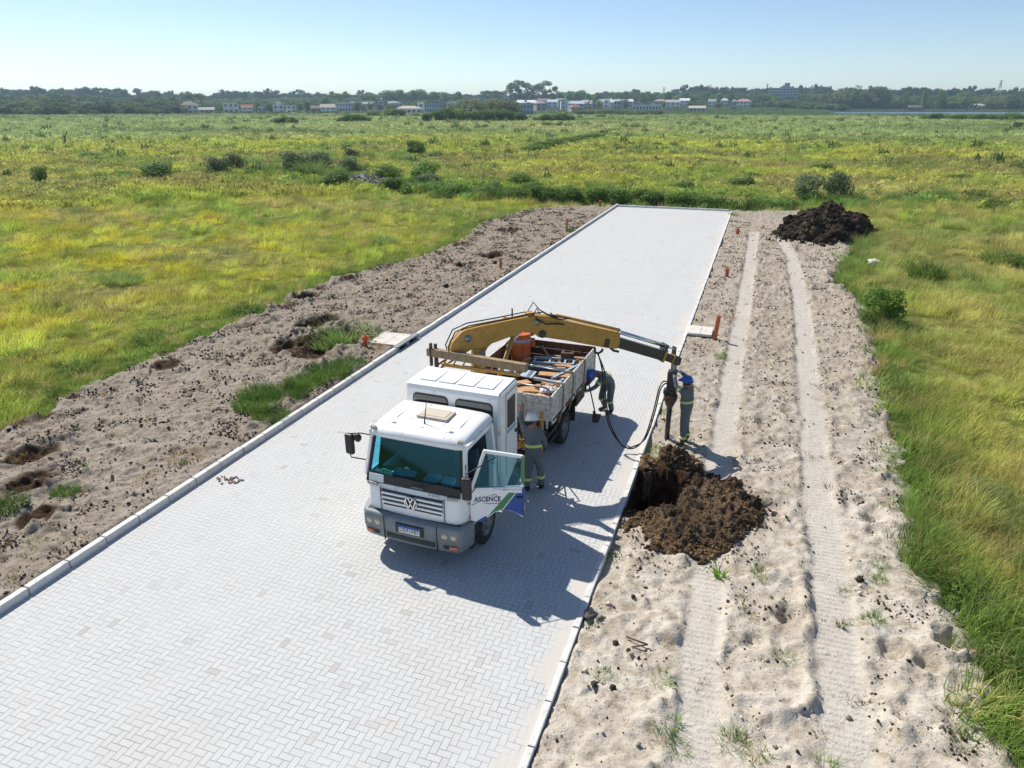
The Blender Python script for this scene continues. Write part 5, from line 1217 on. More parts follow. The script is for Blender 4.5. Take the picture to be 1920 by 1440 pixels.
b = MB(); b.tube([(0.20, 4.45, 1.90), (1.02, 4.40, 1.90), (1.08, 4.40, 1.84), (1.09, 4.40, 1.30)], 0.022, 8); b.build('corner_rail', M['steel'], truck)

# ------------------------------------------------------------------ folding crane (drawn in its own vertical plane)
CA = Vector((-5.1, 13.7, 0)); CT = Vector((-1.47, 16.6, 0)); cdv = (CT - CA).normalized()
CM = Matrix.Translation(CA) @ Matrix.Rotation(math.atan2(cdv.y, cdv.x), 4, 'Z')     # x along the boom, z up
def crane_part(name, mb_, mat, parent=None):
    o = mb_.build(name, mat, parent or truck); o.data.transform(TMi @ CM); return o
b = MB(); b.prism([(-0.52, 0.85), (-0.12, 0.85), (-0.15, 1.5), (-0.20, 2.6), (-0.20, 2.95), (-0.45, 2.95), (-0.46, 2.6), (-0.48, 1.5)], 0.28, bev=0.02)
b.lathe([(0, 0.85), (0.30, 0.85), (0.30, 1.05), (0.24, 1.1), (0.2, 1.6)], 20, Matrix.Translation((-0.32, 0, 0)))
column = crane_part('crane_column', b, M['yellow'])
arm_pts = [(-0.70, 2.80), (-0.86, 2.79), (-0.95, 2.86), (-0.96, 3.0), (-0.92, 3.14), (-0.72, 3.34), (-0.64, 3.38), (-0.28, 3.43), (0.3, 3.49), (0.82, 3.54), (1.00, 3.55), (1.08, 3.42), (1.08, 3.10), (0.95, 3.14), (0.69, 3.21), (0.14, 3.07), (-0.06, 3.02), (-0.15, 2.94), (-0.21, 2.84), (-0.23, 2.70), (-0.44, 2.70), (-0.42, 2.86), (-0.47, 2.95), (-0.56, 2.95), (-0.64, 2.88)]
b = MB(); b.prism(arm_pts, 0.24, bev=0.012); arm = crane_part('inner_boom', b, M['yellow'])
b = MB()
b.prism([(-0.70, 3.365), (-0.28, 3.435), (0.82, 3.545), (0.82, 3.57), (-0.28, 3.46), (-0.72, 3.39)], 0.06); b.box((0.85, 0.0, 3.58), (0.16, 0.20, 0.05), bev=0.01); crane_part('boom_rib', b, M['yellow'], arm)
boom_pts = [(0.90, 3.30), (0.90, 3.46), (1.00, 3.53), (1.24, 3.50), (1.70, 3.34), (2.77, 3.01), (3.03, 2.93), (3.03, 2.66), (2.96, 2.56), (2.74, 2.60), (1.72, 2.89), (1.20, 3.02), (1.02, 3.05), (0.94, 3.14)]
b = MB(); b.prism(boom_pts, 0.26, bev=0.012); boom = crane_part('outer_boom', b, M['yellow'])
for s_, z_, r_ in ((-0.59, 3.20, 0.07), (0.98, 3.40, 0.07), (-0.73, 2.88, 0.06), (-0.31, 2.84, 0.06), (1.10, 3.12, 0.085)):
    q = MB(); q.lathe([(0, -0.16), (r_, -0.16), (r_, 0.16), (0, 0.16)], 16, Matrix.Translation((s_, 0, z_)) @ Matrix.Rotation(R(90), 4, 'X')); crane_part('pivot_pin', q, M['crane_dark'] if r_ > 0.08 else M['steel'], arm if s_ < 0.95 else boom)
q = MB(); q.prism([(2.62, 2.66), (2.74, 2.64), (2.76, 2.82), (2.66, 2.84)], 0.30); q.tube([(2.45, 0.0, 2.62), (2.47, 0, 2.50), (2.55, 0, 2.46), (2.64, 0, 2.50), (2.66, 0, 2.56)], 0.03, 8); q.tube([(2.86, 0, 2.56), (2.95, 0, 2.48), (3.08, 0, 2.44)], 0.03, 8); crane_part('boom_bracket', q, M['crane_dark'], boom)
q = MB(); q.beam((2.96, 0, 2.71), (4.30, 0, 2.20), 0.20, 0.24, bev=0.012); ext = crane_part('boom_extension', q, M['crane_dark'])
q = MB(); q.beam((4.26, 0, 2.21), (4.70, 0, 2.02), 0.15, 0.19, bev=0.01); q.prism([(4.60, 1.92), (4.74, 1.92), (4.78, 2.10), (4.66, 2.16)], 0.12); crane_part('boom_tip', q, M['crane_dark'], ext)
q = MB(); q.box((4.27, 0, 2.22), (0.06, 0.25, 0.31), rot=(0, R(21), 0), bev=0.01); q.box((4.54, 0, 2.11), (0.04, 0.19, 0.24), rot=(0, R(22), 0), bev=0.01); crane_part('yellow_collar', q, M['yellow'], ext)
q = MB(); q.tube([(1.45, -0.07, 3.50), (3.04, -0.07, 2.99)], 0.035, 10); crane_part('yellow_cylinder', q, M['yellow'], boom)
q = MB(); q.tube([(3.04, -0.07, 2.93), (4.26, -0.07, 2.47)], 0.038, 12); q.tube([(3.02, 0.06, 2.95), (4.20, 0.06, 2.50)], 0.030, 10); q.tube([(4.2, -0.07, 2.49), (4.58, -0.07, 2.34)], 0.02, 8); crane_part('extension_cylinder', q, M['chrome'], ext)
q = MB(); q.box((4.30, 0, 2.42), (0.06, 0.26, 0.16), rot=(0, R(21), 0)); q.box((4.58, 0, 2.25), (0.05, 0.12, 0.28)); q.tube([(1.3, -0.1, 3.56), (1.35, -0.07, 3.50), (1.6, -0.07, 3.44)], 0.03, 6); crane_part('cylinder_bracket', q, M['crane_dark'], ext)
q = MB()
for dy in (-0.10, 0.09):
    q.tube([(-0.98, dy, 2.80), (-1.02, dy, 3.05), (-0.86, dy, 3.36), (-0.55, dy, 3.47), (0.2, dy, 3.53), (0.84, dy, 3.60), (0.97, dy, 3.70 + dy), (1.10, dy - .05, 3.62), (1.3, dy - .08, 3.50), (1.5, dy - .06, 3.42), (1.75, dy, 3.40)], 0.014, 6)
q.tube([(0.88, -0.14, 3.56), (0.96, -0.14, 3.72), (1.04, -0.12, 3.56)], 0.014, 6); q.tube([(0.93, -0.16, 3.50), (1.15, -0.2, 3.36), (1.5, -0.16, 3.32), (1.62, -0.14, 3.28)], 0.016, 6)
crane_part('boom_hose', q, M['hose'], arm)
q = MB(); q.tube([(-0.32, -0.25, 1.25), (0.45, -0.06, 3.12)], 0.05, 10); crane_part('lift_cylinder', q, M['yellow'], column)
q = MB(); q.tube([(0.30, -0.06, 2.9), (0.62, -0.06, 3.2)], 0.03, 8); crane_part('lift_rod', q, M['chrome'], column)
# outriggers
b = MB(); b.box((0, 3.42, 0.98), (2.2, 0.18, 0.20), bev=0.01); b.build('outrigger_beam', M['yellow'], truck)
for s in (-1, 1):
    b = MB(); b.tube([(s * 1.25, 3.42, 0.75), (s * 1.25, 3.42, 1.75)], 0.045, 12); b.box((s * 1.17, 3.42, 1.0), (0.16, 0.16, 0.18)); o = b.build('outrigger_leg', M['yellow'], truck)
    b = MB(); b.tube([(s * 1.25, 3.42, 0.05), (s * 1.25, 3.42, 0.78)], 0.035, 10); b.lathe([(0, 0.03), (0.14, 0.02), (0.14, 0), (0, 0)], 16, Matrix.Translation((s * 1.25, 3.42, 0.0))); b.build('outrigger_foot', M['steel'], o)

# ------------------------------------------------------------------ hydraulic auger hanging from the crane
AX, AY = -1.51, 16.54
aug = empty('hydraulic_auger', (AX, AY, -0.05), 0, 'dark hydraulic earth auger hanging upright from the crane tip beside the trench', 'auger')
b = MB(); b.tube([(0, 0, 0.0), (0, 0, 1.0)], [0.062, 0.066], 14); b.lathe([(0.066, 0.86), (0.12, 0.98), (0.15, 1.08)], 16); b.build('shaft', M['crane_dark'], aug)
b = MB(); b.lathe([(0.0, 1.06), (0.155, 1.06), (0.17, 1.12), (0.17, 1.22), (0.12, 1.24), (0.115, 1.36)], 18); b.build('gearbox', M['rust'], aug)
b = MB(); b.box((0, 0, 1.58), (0.22, 0.24, 0.52), bev=0.03); b.box((-0.02, 0, 1.30), (0.32, 0.22, 0.10), bev=0.02); b.build('motor', M['crane_dark'], aug)
b = MB(); b.box((0, 0.0, 1.92), (0.10, 0.12, 0.22), bev=0.02); b.tube([(0, -0.08, 1.98), (0, 0.08, 1.98)], 0.035, 8); b.build('hanger', M['steel'], aug)
b = MB()
for k in range(90):
    pass
prof_ = []
for k in range(0, 61):
    a = k / 60 * 2 * math.pi * 2.2; z = -0.45 + k / 60 * 0.5; prof_.append([(0.06 * math.cos(a), 0.06 * math.sin(a), z), (0.20 * math.cos(a), 0.20 * math.sin(a), z + 0.01)])
b.grid(prof_); b.build('flight', M['steel'], aug)
def wl(p, o): return Vector(p) - Vector(o)
for dx, nm in ((0, 'a'), (0.05, 'b')):
    top = CM @ Vector((2.50, -0.10 + dx, 2.50))
    pts = [top, Vector((-3.03 + dx, 15.55, 1.9)), Vector((-2.96 + dx, 15.50, 1.25)), Vector((-2.78 + dx, 15.42, 0.62)), Vector((-2.47 + dx, 15.36, 0.22 - dx)), Vector((-2.18, 15.40, 0.12 + dx)), Vector((-1.95 + dx * .6, 15.60, 0.34)), Vector((-1.83 + dx * .8, 15.95, 0.9)), Vector((-1.78 + dx * .8, 16.25, 1.35)), Vector((-1.72 + dx, 16.45, 1.50 - dx)), Vector((-1.62, 16.52, 1.50 - dx))]
    cr = []
    for i in range(len(pts) - 1):      # Catmull-Rom smoothing
        p0 = pts[max(i - 1, 0)]; p1 = pts[i]; p2 = pts[i + 1]; p3 = pts[min(i + 2, len(pts) - 1)]
        for k in range(6):
            t_ = k / 6; cr.append(0.5 * ((2 * p1) + (-p0 + p2) * t_ + (2 * p0 - 5 * p1 + 4 * p2 - p3) * t_ ** 2 + (-p0 + 3 * p1 - 3 * p2 + p3) * t_ ** 3))
    cr.append(pts[-1])
    b = MB(); b.tube([p - Vector((AX, AY, -0.05)) for p in cr], 0.017, 7); b.build('hose', M['hose'], aug)

# ------------------------------------------------------------------ load on the bed (each thing on its own, truck bed frame)
def on_bed(mb_, name, mat, x, y, z, rz=0, label='', cat='', group=None, rx=0, ry=0):
    o = mb_.build(name, mat); o.matrix_basis = TM @ Matrix.Translation((x, y, z)) @ Euler((rx, ry, rz)).to_matrix().to_4x4()
    tag(o, label, cat, group); return o
F0 = BZ + 0.005
dm = empty('orange_drum', TM @ Vector((-0.68, 7.3, F0 + 0.13)), 0.4, 'rusty orange steel drum standing near the tailgate under the crane boom', 'drum')
b = MB(); b.lathe([(0, 0), (0.27, 0), (0.275, 0.02), (0.265, 0.03), (0.265, 0.27), (0.278, 0.29), (0.265, 0.31), (0.265, 0.56), (0.278, 0.58), (0.265, 0.60), (0.265, 0.84), (0.275, 0.86), (0.27, 0.88), (0.25, 0.86), (0, 0.86)], 28); b.build('body', M['orange'], dm)
b = MB(); b.lathe([(0.268, 0.66), (0.280, 0.665), (0.280, 0.735), (0.268, 0.74)], 28); b.build('pale_band', M['bluewhite'], dm)
b = MB(); b.box((-0.30, -0.05, 0.45), (0.10, 0.12, 0.10), bev=0.02); b.box((0.32, 0, 0.60), (0.12, 0.14, 0.22), bev=0.03); b.build('bracket', M['orange'], dm)
b = MB(); b.box((0, 0, 0.06), (0.7, 0.55, 0.12)); on_bed(b, 'wooden_pallet', M['wooddark'], -0.68, 7.3, F0, 0.1, 'dark wooden block under the orange drum', 'pallet')
b = MB()
for z_, w_ in ((0, 0.75),): b.box((0, 0, 0.02), (0.95, 0.6, 0.04)); b.box((0, 0.29, 0.16), (0.95, 0.03, 0.28)); b.box((0, -0.29, 0.16), (0.95, 0.03, 0.28)); b.box((0.46, 0, 0.16), (0.03, 0.55, 0.28)); b.box((-0.46, 0, 0.16), (0.03, 0.55, 0.28))
on_bed(b, 'orange_tray', M['orange'], -0.92, 7.75, 2.02, 0.15, 'open reddish orange tray on the rear left rack behind the boom', 'tray')
b = MB(); b.box((0, 0, 0), (2.18, 0.15, 0.13), bev=0.012); b.box((0, 0, 0.068), (2.10, 0.11, 0.012)); on_bed(b, 'steel_beam', M['bluesteel'], 0.02, 6.78, F0 + 0.27, -0.03, 'long blue grey steel beam lying across the bed in front of the drum', 'beam')
b = MB()
for a_ in (-0.17, 0.17): b.box((0, a_, 0), (1.1, 0.05, 0.06), bev=0.01)
for a_ in (-0.5, -0.1, 0.3, 0.52): b.box((a_, 0, 0), (0.05, 0.34, 0.05), bev=0.01)
on_bed(b, 'short_ladder', M['bluewhite'], 0.28, 7.22, F0 + 0.36, 0.18, 'pale blue short metal ladder lying beside the orange drum', 'ladder', rx=0.05)
b = MB(); b.box((0, 0, 0), (1.05, 0.30, 0.03), bev=0.006)
o = on_bed(b, 'striped_barrier_board', M['bluewhite'], -0.42, 6.25, F0 + 0.30, -0.10, 'pale blue board with dark bars lying across the bed behind the rack', 'board', rx=0.25)
c = MB()
for k in range(4): c.box((-0.40 + k * 0.27, 0, 0.012), (0.10, 0.28, 0.012))
c.build('dark_bar', M['bluesteel'], o)
spec = [  # x, y, z, len, w, rz, ry, mat, label
 (0.05, 5.45, 0.20, 1.15, 0.19, 1.25, 0.16, 'woodtan', 'leftmost tan board of the fan stacked in the bed middle'),
 (0.22, 5.42, 0.23, 1.15, 0.17, 1.33, 0.14, 'woodtan', 'second tan board of the fan stacked in the bed middle'),
 (0.40, 5.42, 0.19, 1.10, 0.19, 1.40, 0.12, 'woodtan', 'third tan board of the fan stacked in the bed middle'),
 (0.62, 5.50, 0.17, 1.15, 0.28, 1.52, 0.06, 'woodtan', 'wide tan board at the right of the fan in the bed'),
 (0.72, 6.10, 0.20, 0.75, 0.32, 0.25, 0.04, 'woodtan', 'short wide tan board behind the steel rod'),
 (0.55, 5.15, 0.34, 0.55, 0.22, 0.35, 0.05, 'woodtan', 'pale tan offcut lying over the board fan near the front'),
 (0.80, 5.35, 0.30, 0.50, 0.24, 1.2, 0.0, 'woodtan', 'tan offcut against the right side board near the front'),
 (-0.55, 6.6, 0.22, 0.9, 0.22, 0.4, 0.04, 'woodtan', 'tan board left of the striped barrier board'),
 (0.55, 6.45, 0.28, 0.8, 0.26, 0.15, 0.0, 'woodtan', 'tan board in front of the blue grey beam'),
 (0.15, 7.15, 0.22, 1.2, 0.22, 0.1, 0.0, 'woodtan', 'wide tan board under the pale blue ladder'),
 (-0.25, 5.55, 0.24, 1.0, 0.24, 0.9, 0.05, 'woodtan', 'tan board slanting left of the fan'),
 (0.45, 4.72, 0.14, 0.9, 0.16, 0.10, 0.0, 'wood', 'short board lying across the front of the bed'),
 (0.25, 4.92, 0.14, 1.2, 0.15, -0.06, 0.0, 'woodtan', 'tan board lying across the bed behind the front panel'),
 (-0.35, 5.0, 0.10, 1.3, 0.16, 0.25, 0.0, 'wood', 'weathered plank at the left front of the bed'),
 (-0.75, 5.7, 0.10, 1.7, 0.15, 1.50, 0.0, 'wooddark', 'dark plank along the left side of the bed'),
 (0.30, 7.62, 0.20, 1.5, 0.13, 0.04, 0.03, 'wood', 'grey plank lying along the tailgate'),
 (0.42, 7.80, 0.30, 1.3, 0.11, 0.02, -0.05, 'wood', 'upper plank leaning on the tailgate'),
 (0.80, 7.50, 0.30, 0.42, 0.22, 0.35, 0.1, 'woodtan', 'short tan offcut by the tailgate corner'),
 (0.58, 7.05, 0.34, 0.40, 0.20, 0.1, 0.0, 'woodtan', 'small tan offcut beside the pale blue frame'),
 (0.85, 6.95, 0.36, 0.36, 0.18, -0.2, 0.0, 'woodtan', 'small tan offcut against the right side board'),
 (0.05, 7.45, 0.40, 0.95, 0.06, -0.85, 0.28, 'wood', 'thin pale batten leaning over the rear planks'),
 (-0.2, 7.7, 0.14, 0.9, 0.12, 0.1, 0.0, 'wooddark', 'dark plank between the drum and the tailgate')]
for x, y, z, l_, w_, rz, ry, mt, lb in spec:
    b = MB(); b.box((0, 0, 0), (l_, w_, 0.035), bev=0.005)
    on_bed(b, 'wooden_board', M[mt], x, y, F0 + z, rz, lb, 'board', 'boards loose on the truck bed', ry=ry)
b = MB(); b.tube([(-0.62, 0, 0), (0.62, 0.0, 0.0)], 0.020, 8); b.lathe([(0.02, -.62), (0.035, -.6), (0.035, -.54), (0.02, -.52)], 10, Matrix.Rotation(R(90), 4, 'Y')); on_bed(b, 'steel_rod', M['steel'], 0.64, 5.95, BZ + 0.62, -0.22, 'long bare steel rod lying over the right side board', 'rod', ry=-0.04)
b = MB(); b.box((0, 0, 0), (0.07, 1.05, 0.06), bev=0.01); on_bed(b, 'square_tube', M['bluewhite'], 0.88, 6.35, BZ + 0.45, -0.42, 'pale blue square tube slanting beside the right side board', 'tube', rx=0.1)
b = MB(); b.box((0, 0, 0), (0.75, 0.08, 0.07), bev=0.015); b.box((0.3, 0.12, 0), (0.08, 0.32, 0.06), bev=0.015); on_bed(b, 'metal_bracket', M['bluewhite'], 0.60, 5.75, BZ + 0.38, -0.12, 'pale blue L shaped bracket lying on the tan boards', 'bracket')
b = MB(); b.tube([(-0.2, 0, 0), (-0.05, 0.03, 0.02), (0.2, 0, 0)], 0.02, 6); b.lathe([(0, -.03), (.06, -.02), (.06, .02), (0, .03)], 10, Matrix.Translation((-0.22, 0, 0))); on_bed(b, 'hand_tool', M['wooddark'], 0.42, 5.22, BZ + 0.40, -0.35, 'small dark hand tool resting on the tan boards', 'tool')
def crumple(name, mat, x, y, z, sx, sy, sz, seed, label, cat):
    b = MB(); n = 22; rows = []
    for i in range(n):
        row = []
        for j in range(n):
            u_, v_ = i / (n - 1) * 2 - 1, j / (n - 1) * 2 - 1; q = max(0.0, 1 - u_ ** 4) * max(0.0, 1 - v_ ** 4)
            row.append((u_ * sx * (1 + 0.15 * float(perlin(v_ * 2 + seed, 1.5))), v_ * sy * (1 + 0.15 * float(perlin(u_ * 2, seed + .5))), sz * q ** 0.5 * (0.6 + 0.9 * abs(float(fbm(u_ * 2.4 + seed, v_ * 2.4, 3))))))
        rows.append(row)
    b.grid(rows, smooth=False); return on_bed(b, name, mat, x, y, z, seed * 0.7, label, cat)
crumple('sack', M['cloth'], 0.85, 4.62, F0 + 0.34, 0.15, 0.13, 0.12, 1.3, 'crumpled white sack in the front right corner of the bed', 'sack')
crumple('canvas_sheet', M['cloth'], 0.86, 5.10, F0 + 0.42, 0.18, 0.22, 0.10, 2.7, 'cream canvas sheet bunched over the right side board', 'sheet')
crumple('tarpaulin', M['wood'], -0.2, 4.75, F0 + 0.02, 0.5, 0.3, 0.22, 4.1, 'brown tarpaulin bunched at the front of the bed', 'tarpaulin')
b = MB(); rr = random.Random(5)
for k in range(9):
    cx, cy = rr.uniform(-.18, .18), rr.uniform(-.08, .08); rad = rr.uniform(0.10, 0.17)
    b.tube([(cx + rad * 1.5 * math.cos(a), cy + rad * math.sin(a), 0.05 + 0.02 * k + 0.02 * math.sin(3 * a + k)) for a in np.linspace(0, 6.283, 19)], 0.016, 5)
on_bed(b, 'rope_coil', M['pinkcloth'], 0.40, 4.55, F0 + 0.20, 0, 'tangled reddish rope heaped in the front of the bed', 'rope')
b = MB()
for y_ in (-.14, .14): b.box((0, y_, 0.12), (0.5, 0.03, 0.24))
for x_ in (-.24, .24): b.box((x_, 0, 0.12), (0.03, 0.28, 0.24))
b.box((0, 0, 0.02), (0.5, 0.28, 0.03)); on_bed(b, 'wooden_crate', M['wooddark'], -0.05, 6.42, F0, 0.3, 'dark wooden crate in the middle of the bed', 'crate')
b = MB(); b.box((0, 0, 0.14), (0.34, 0.26, 0.28), bev=0.03); b.box((0, 0, 0.30), (0.2, 0.03, 0.04), bev=0.01); on_bed(b, 'tool_box', M['wooddark'], 0.55, 7.55, F0 + 0.26, 0.2, 'dark brown box on the planks by the tailgate', 'box')
# papers and cloths on the dashboard
for k, (x, y, z, sx, sy, sz, mt, lb, cat) in enumerate([(-0.28, 0.30, 1.59, 0.42, 0.22, 0.05, 'paper', 'stack of papers in the middle of the dashboard', 'papers'), (0.28, 0.28, 1.595, 0.26, 0.24, 0.06, 'paper', 'pile of papers on the right of the dashboard', 'papers'), (0.62, 0.26, 1.60, 0.20, 0.22, 0.10, 'plate', 'pale box behind the windscreen on the driver side', 'box'), (-0.62, 0.34, 1.58, 0.24, 0.18, 0.04, 'green', 'green folder at the left of the dashboard', 'folder')]):
    b = MB()
    for q in range(3): b.box((random.uniform(-.015, .015), random.uniform(-.01, .01), sz * (q - 1) / 3), (sx, sy, sz / 3.2), rot=(0, 0, random.uniform(-.08, .08)), bev=0.003)
    on_bed(b, {'papers': 'paper_stack', 'box': 'cardboard_box', 'folder': 'paper_folder'}[cat], M[mt], x, y, z, random.uniform(-.1, .1), lb, cat)

# ------------------------------------------------------------------ shovel, stakes, slabs, pipes
sh = empty('shovel', (-3.40, 16.78, 0.02), 0, 'shovel with a rusty blade leaning against the side of the bed', 'shovel')
top = Vector((-3.80, 17.0, 1.55)) - Vector((-3.40, 16.78, 0.02))
b = MB(); b.tube([Vector((0.0, 0, 0.22)), top], 0.017, 8); b.tube([top + Vector((-.02, -.06, 0)), top + Vector((.02, .06, 0))], 0.018, 6); b.build('handle', M['wooddark'], sh)
b = MB(); rows = []
for k in range(6):
    t_ = k / 5; w_ = 0.11 * (1 - 0.3 * t_ ** 3); rows.append([(u_ * w_ + 0.03 - 0.04 * t_, 0.03 * u_ * u_ - 0.02 * t_, 0.26 * (1 - t_)) for u_ in (-1, -.5, 0, .5, 1)])
b.grid(rows); b.tube([(0, 0, 0.2), top * 0.2], 0.02, 8); b.build('blade', M['rust'], sh)
def stake(x, y, h, r, label, mat='stake', name='pipe_stub', tilt=(0, 0), cap=False, cat='pipe'):
    b = MB(); b.lathe([(r * 0.86, -0.15), (r, -0.15), (r, h - 0.06), (r * 1.12, h - 0.06), (r * 1.12, h), (r * 0.86, h), (r * 0.86, h - 0.2)], 14)
    o = b.build(name, M[mat]); o.location = (x, y, zg(x, y)); o.rotation_euler = (tilt[0], tilt[1], 0); tag(o, label, cat); return o
stake(-0.95, 25.33, 0.88, 0.075, 'tall terracotta pipe standing at the end of the right concrete slab', name='standing_pipe', tilt=(0, 0.08))
stake(-1.09, 35.8, 0.42, 0.085, 'short terracotta pipe stub on the right verge between slab and far end', tilt=(0.05, 0))
stake(-1.11, 48.6, 0.35, 0.10, 'dark red pipe stub near the far end of the right verge')
stake(-11.82, 46.0, 0.75, 0.06, 'thin orange marker post on the far left verge', name='marker_post', cat='post')
stake(-12.0, 33.5, 0.52, 0.065, 'orange marker post half way along the left verge', name='marker_post', cat='post')
stake(-12.26, 58.3, 0.55, 0.09, 'orange marker post at the far left corner of the paving', name='marker_post', cat='post')
o = stake(-12.16, 20.2, 0.34, 0.075, 'bright orange pipe socket near the left drain slab', mat='stake', tilt=(-0.1, 0.1)); c = MB(); c.lathe([(0.088, 0.2), (0.10, 0.2), (0.105, 0.35), (0.085, 0.35), (0.08, 0.25)], 14); c.build('socket', M['orangebright'], o)
for (x, y, w_, l_, rz, lb) in ((-11.63, 21.1, 1.15, 1.25, 0.0, 'pale concrete slab behind the left drain inlet'), (-1.50, 25.95, 0.86, 1.05, 0.0, 'pale concrete slab beside the right kerb at the tall pipe')):
    b = MB(); b.box((0, 0, 0), (w_, l_, 0.09), bev=0.01)
    o = b.build('concrete_slab', M['slab']); o.location = (x, y, 0.13 if x < -5 else 0.03); o.rotation_euler = (0, 0, rz); tag(o, lb, 'slab')
    c = MB(); c.box((0.02, 0, 0.046), (0.012, l_ - 0.03, 0.006)); c.build('joint', M['bumper'], o)
b = MB(); b.tube([(0, 0, 0.02), (0.08, 0.35, 0.05), (0.22, 0.7, 0.05), (0.38, 0.98, 0.03)], 0.020, 8); o = b.build('plastic_pipe', M['hose']); o.location = (0.61, 13.05, zg(0.7, 13.3) + 0.02); tag(o, 'curved black pipe offcut right of the brown soil heap', 'pipe')
b = MB(); b.tube([(0, 0, 0.03), (0.35, -0.08, 0.04)], 0.014, 6); b.tube([(0.35, -0.08, 0.04), (0.12, -0.20, 0.03)], 0.012, 6); o = b.build('broken_stick', M['wooddark']); o.location = (-1.18, 9.06, zg(-1, 9) + 0.02); tag(o, 'dark V shaped broken stick on the pale sand in the foreground', 'stick')
b = MB(); b.tube([(0, 0, 0), (0.05, 0.25, 0.5), (-0.15, 0.5, 0.9), (0.12, 0.62, 1.35)], [0.10, 0.08, 0.06, 0.03], 7); b.tube([(-0.1, 0.45, 0.8), (-0.5, 0.5, 1.2)], [0.05, 0.02], 6); o = b.build('dead_trunk', M['bark']); o.location = (-131, 111, zg(-131, 111)); o.scale = (2.2, 2.2, 2.2); tag(o, 'bare dead trunk leaning alone on the left of the plain', 'dead tree')
def rock(x, y, s, label, mat, name='clod', cat='clod', sz=0.7, lift=0.25):
    v, f = clod(int(abs(x * 100)) % 50); o = link_mesh(name, np_mesh(name, v, f), mat); o.location = (x, y, zg(x, y) + s * lift); o.scale = (s, s, s * sz * 1.4); o.rotation_euler = (0.2, 0.1, random.random() * 6); tag(o, label, cat); return o
M['earth'] = paint('dark_earth', (0.055, 0.040, 0.032), 0.95, var=0.5, scale=12, bmp=0.6)
rock(2.46, 11.84, 0.17, 'largest dark clod in the right wheel track', M['earth'])
rock(-1.17, 7.97, 0.12, 'right of two dark clods near the foreground kerb', M['earth']); rock(-1.44, 7.94, 0.11, 'left of two dark clods near the foreground kerb', M['earth'])
rock(-1.32, 8.9, 0.10, 'dark clod above the pair near the foreground kerb', M['earth']); rock(-1.1, 8.82, 0.08, 'small round clod right of the broken stick', M['earth'])
rock(-1.25, 10.1, 0.10, 'dark clod near the kerb below the leafy weed', M['earth']); rock(-1.85, 9.35, 0.24, 'grey root clump sitting on the right kerb', paint('root_grey', (0.20, 0.16, 0.13), 0.95, var=0.5, scale=15, bmp=0.6), 'root_clump', 'root clump', 0.6)
rock(6.0, 41.0, 0.75, 'pale cream boulder in the grass below the dark soil pile', paint('pale_rock', (0.62, 0.56, 0.46), 0.9, var=0.15), 'boulder', 'rock', 0.55)
rock(-12.7, 34.6, 0.30, 'black lump by the left marker post', M['earth']); rock(-13.0, 29.0, 0.28, 'dark clod alone on the left verge above the slab', M['earth'])

b = MB(); rr = random.Random(8)
for k in range(26): a_, q_ = rr.uniform(0, 6.28), rr.random() ** .6; b.box((0.34 * q_ * math.cos(a_), 0.20 * q_ * math.sin(a_), 0.012), (rr.uniform(.02, .09), rr.uniform(.02, .06), 0.02), rot=(rr.uniform(-.3, .3), rr.uniform(-.3, .3), a_))
o = b.build('broken_paver', paint('broken_paver', (0.24, 0.17, 0.14), 0.9, var=0.4, scale=20)); o.location = (-10.45, 11.15, 0.004); tag(o, 'small patch of broken reddish paver chips near the left kerb', 'paver chips')
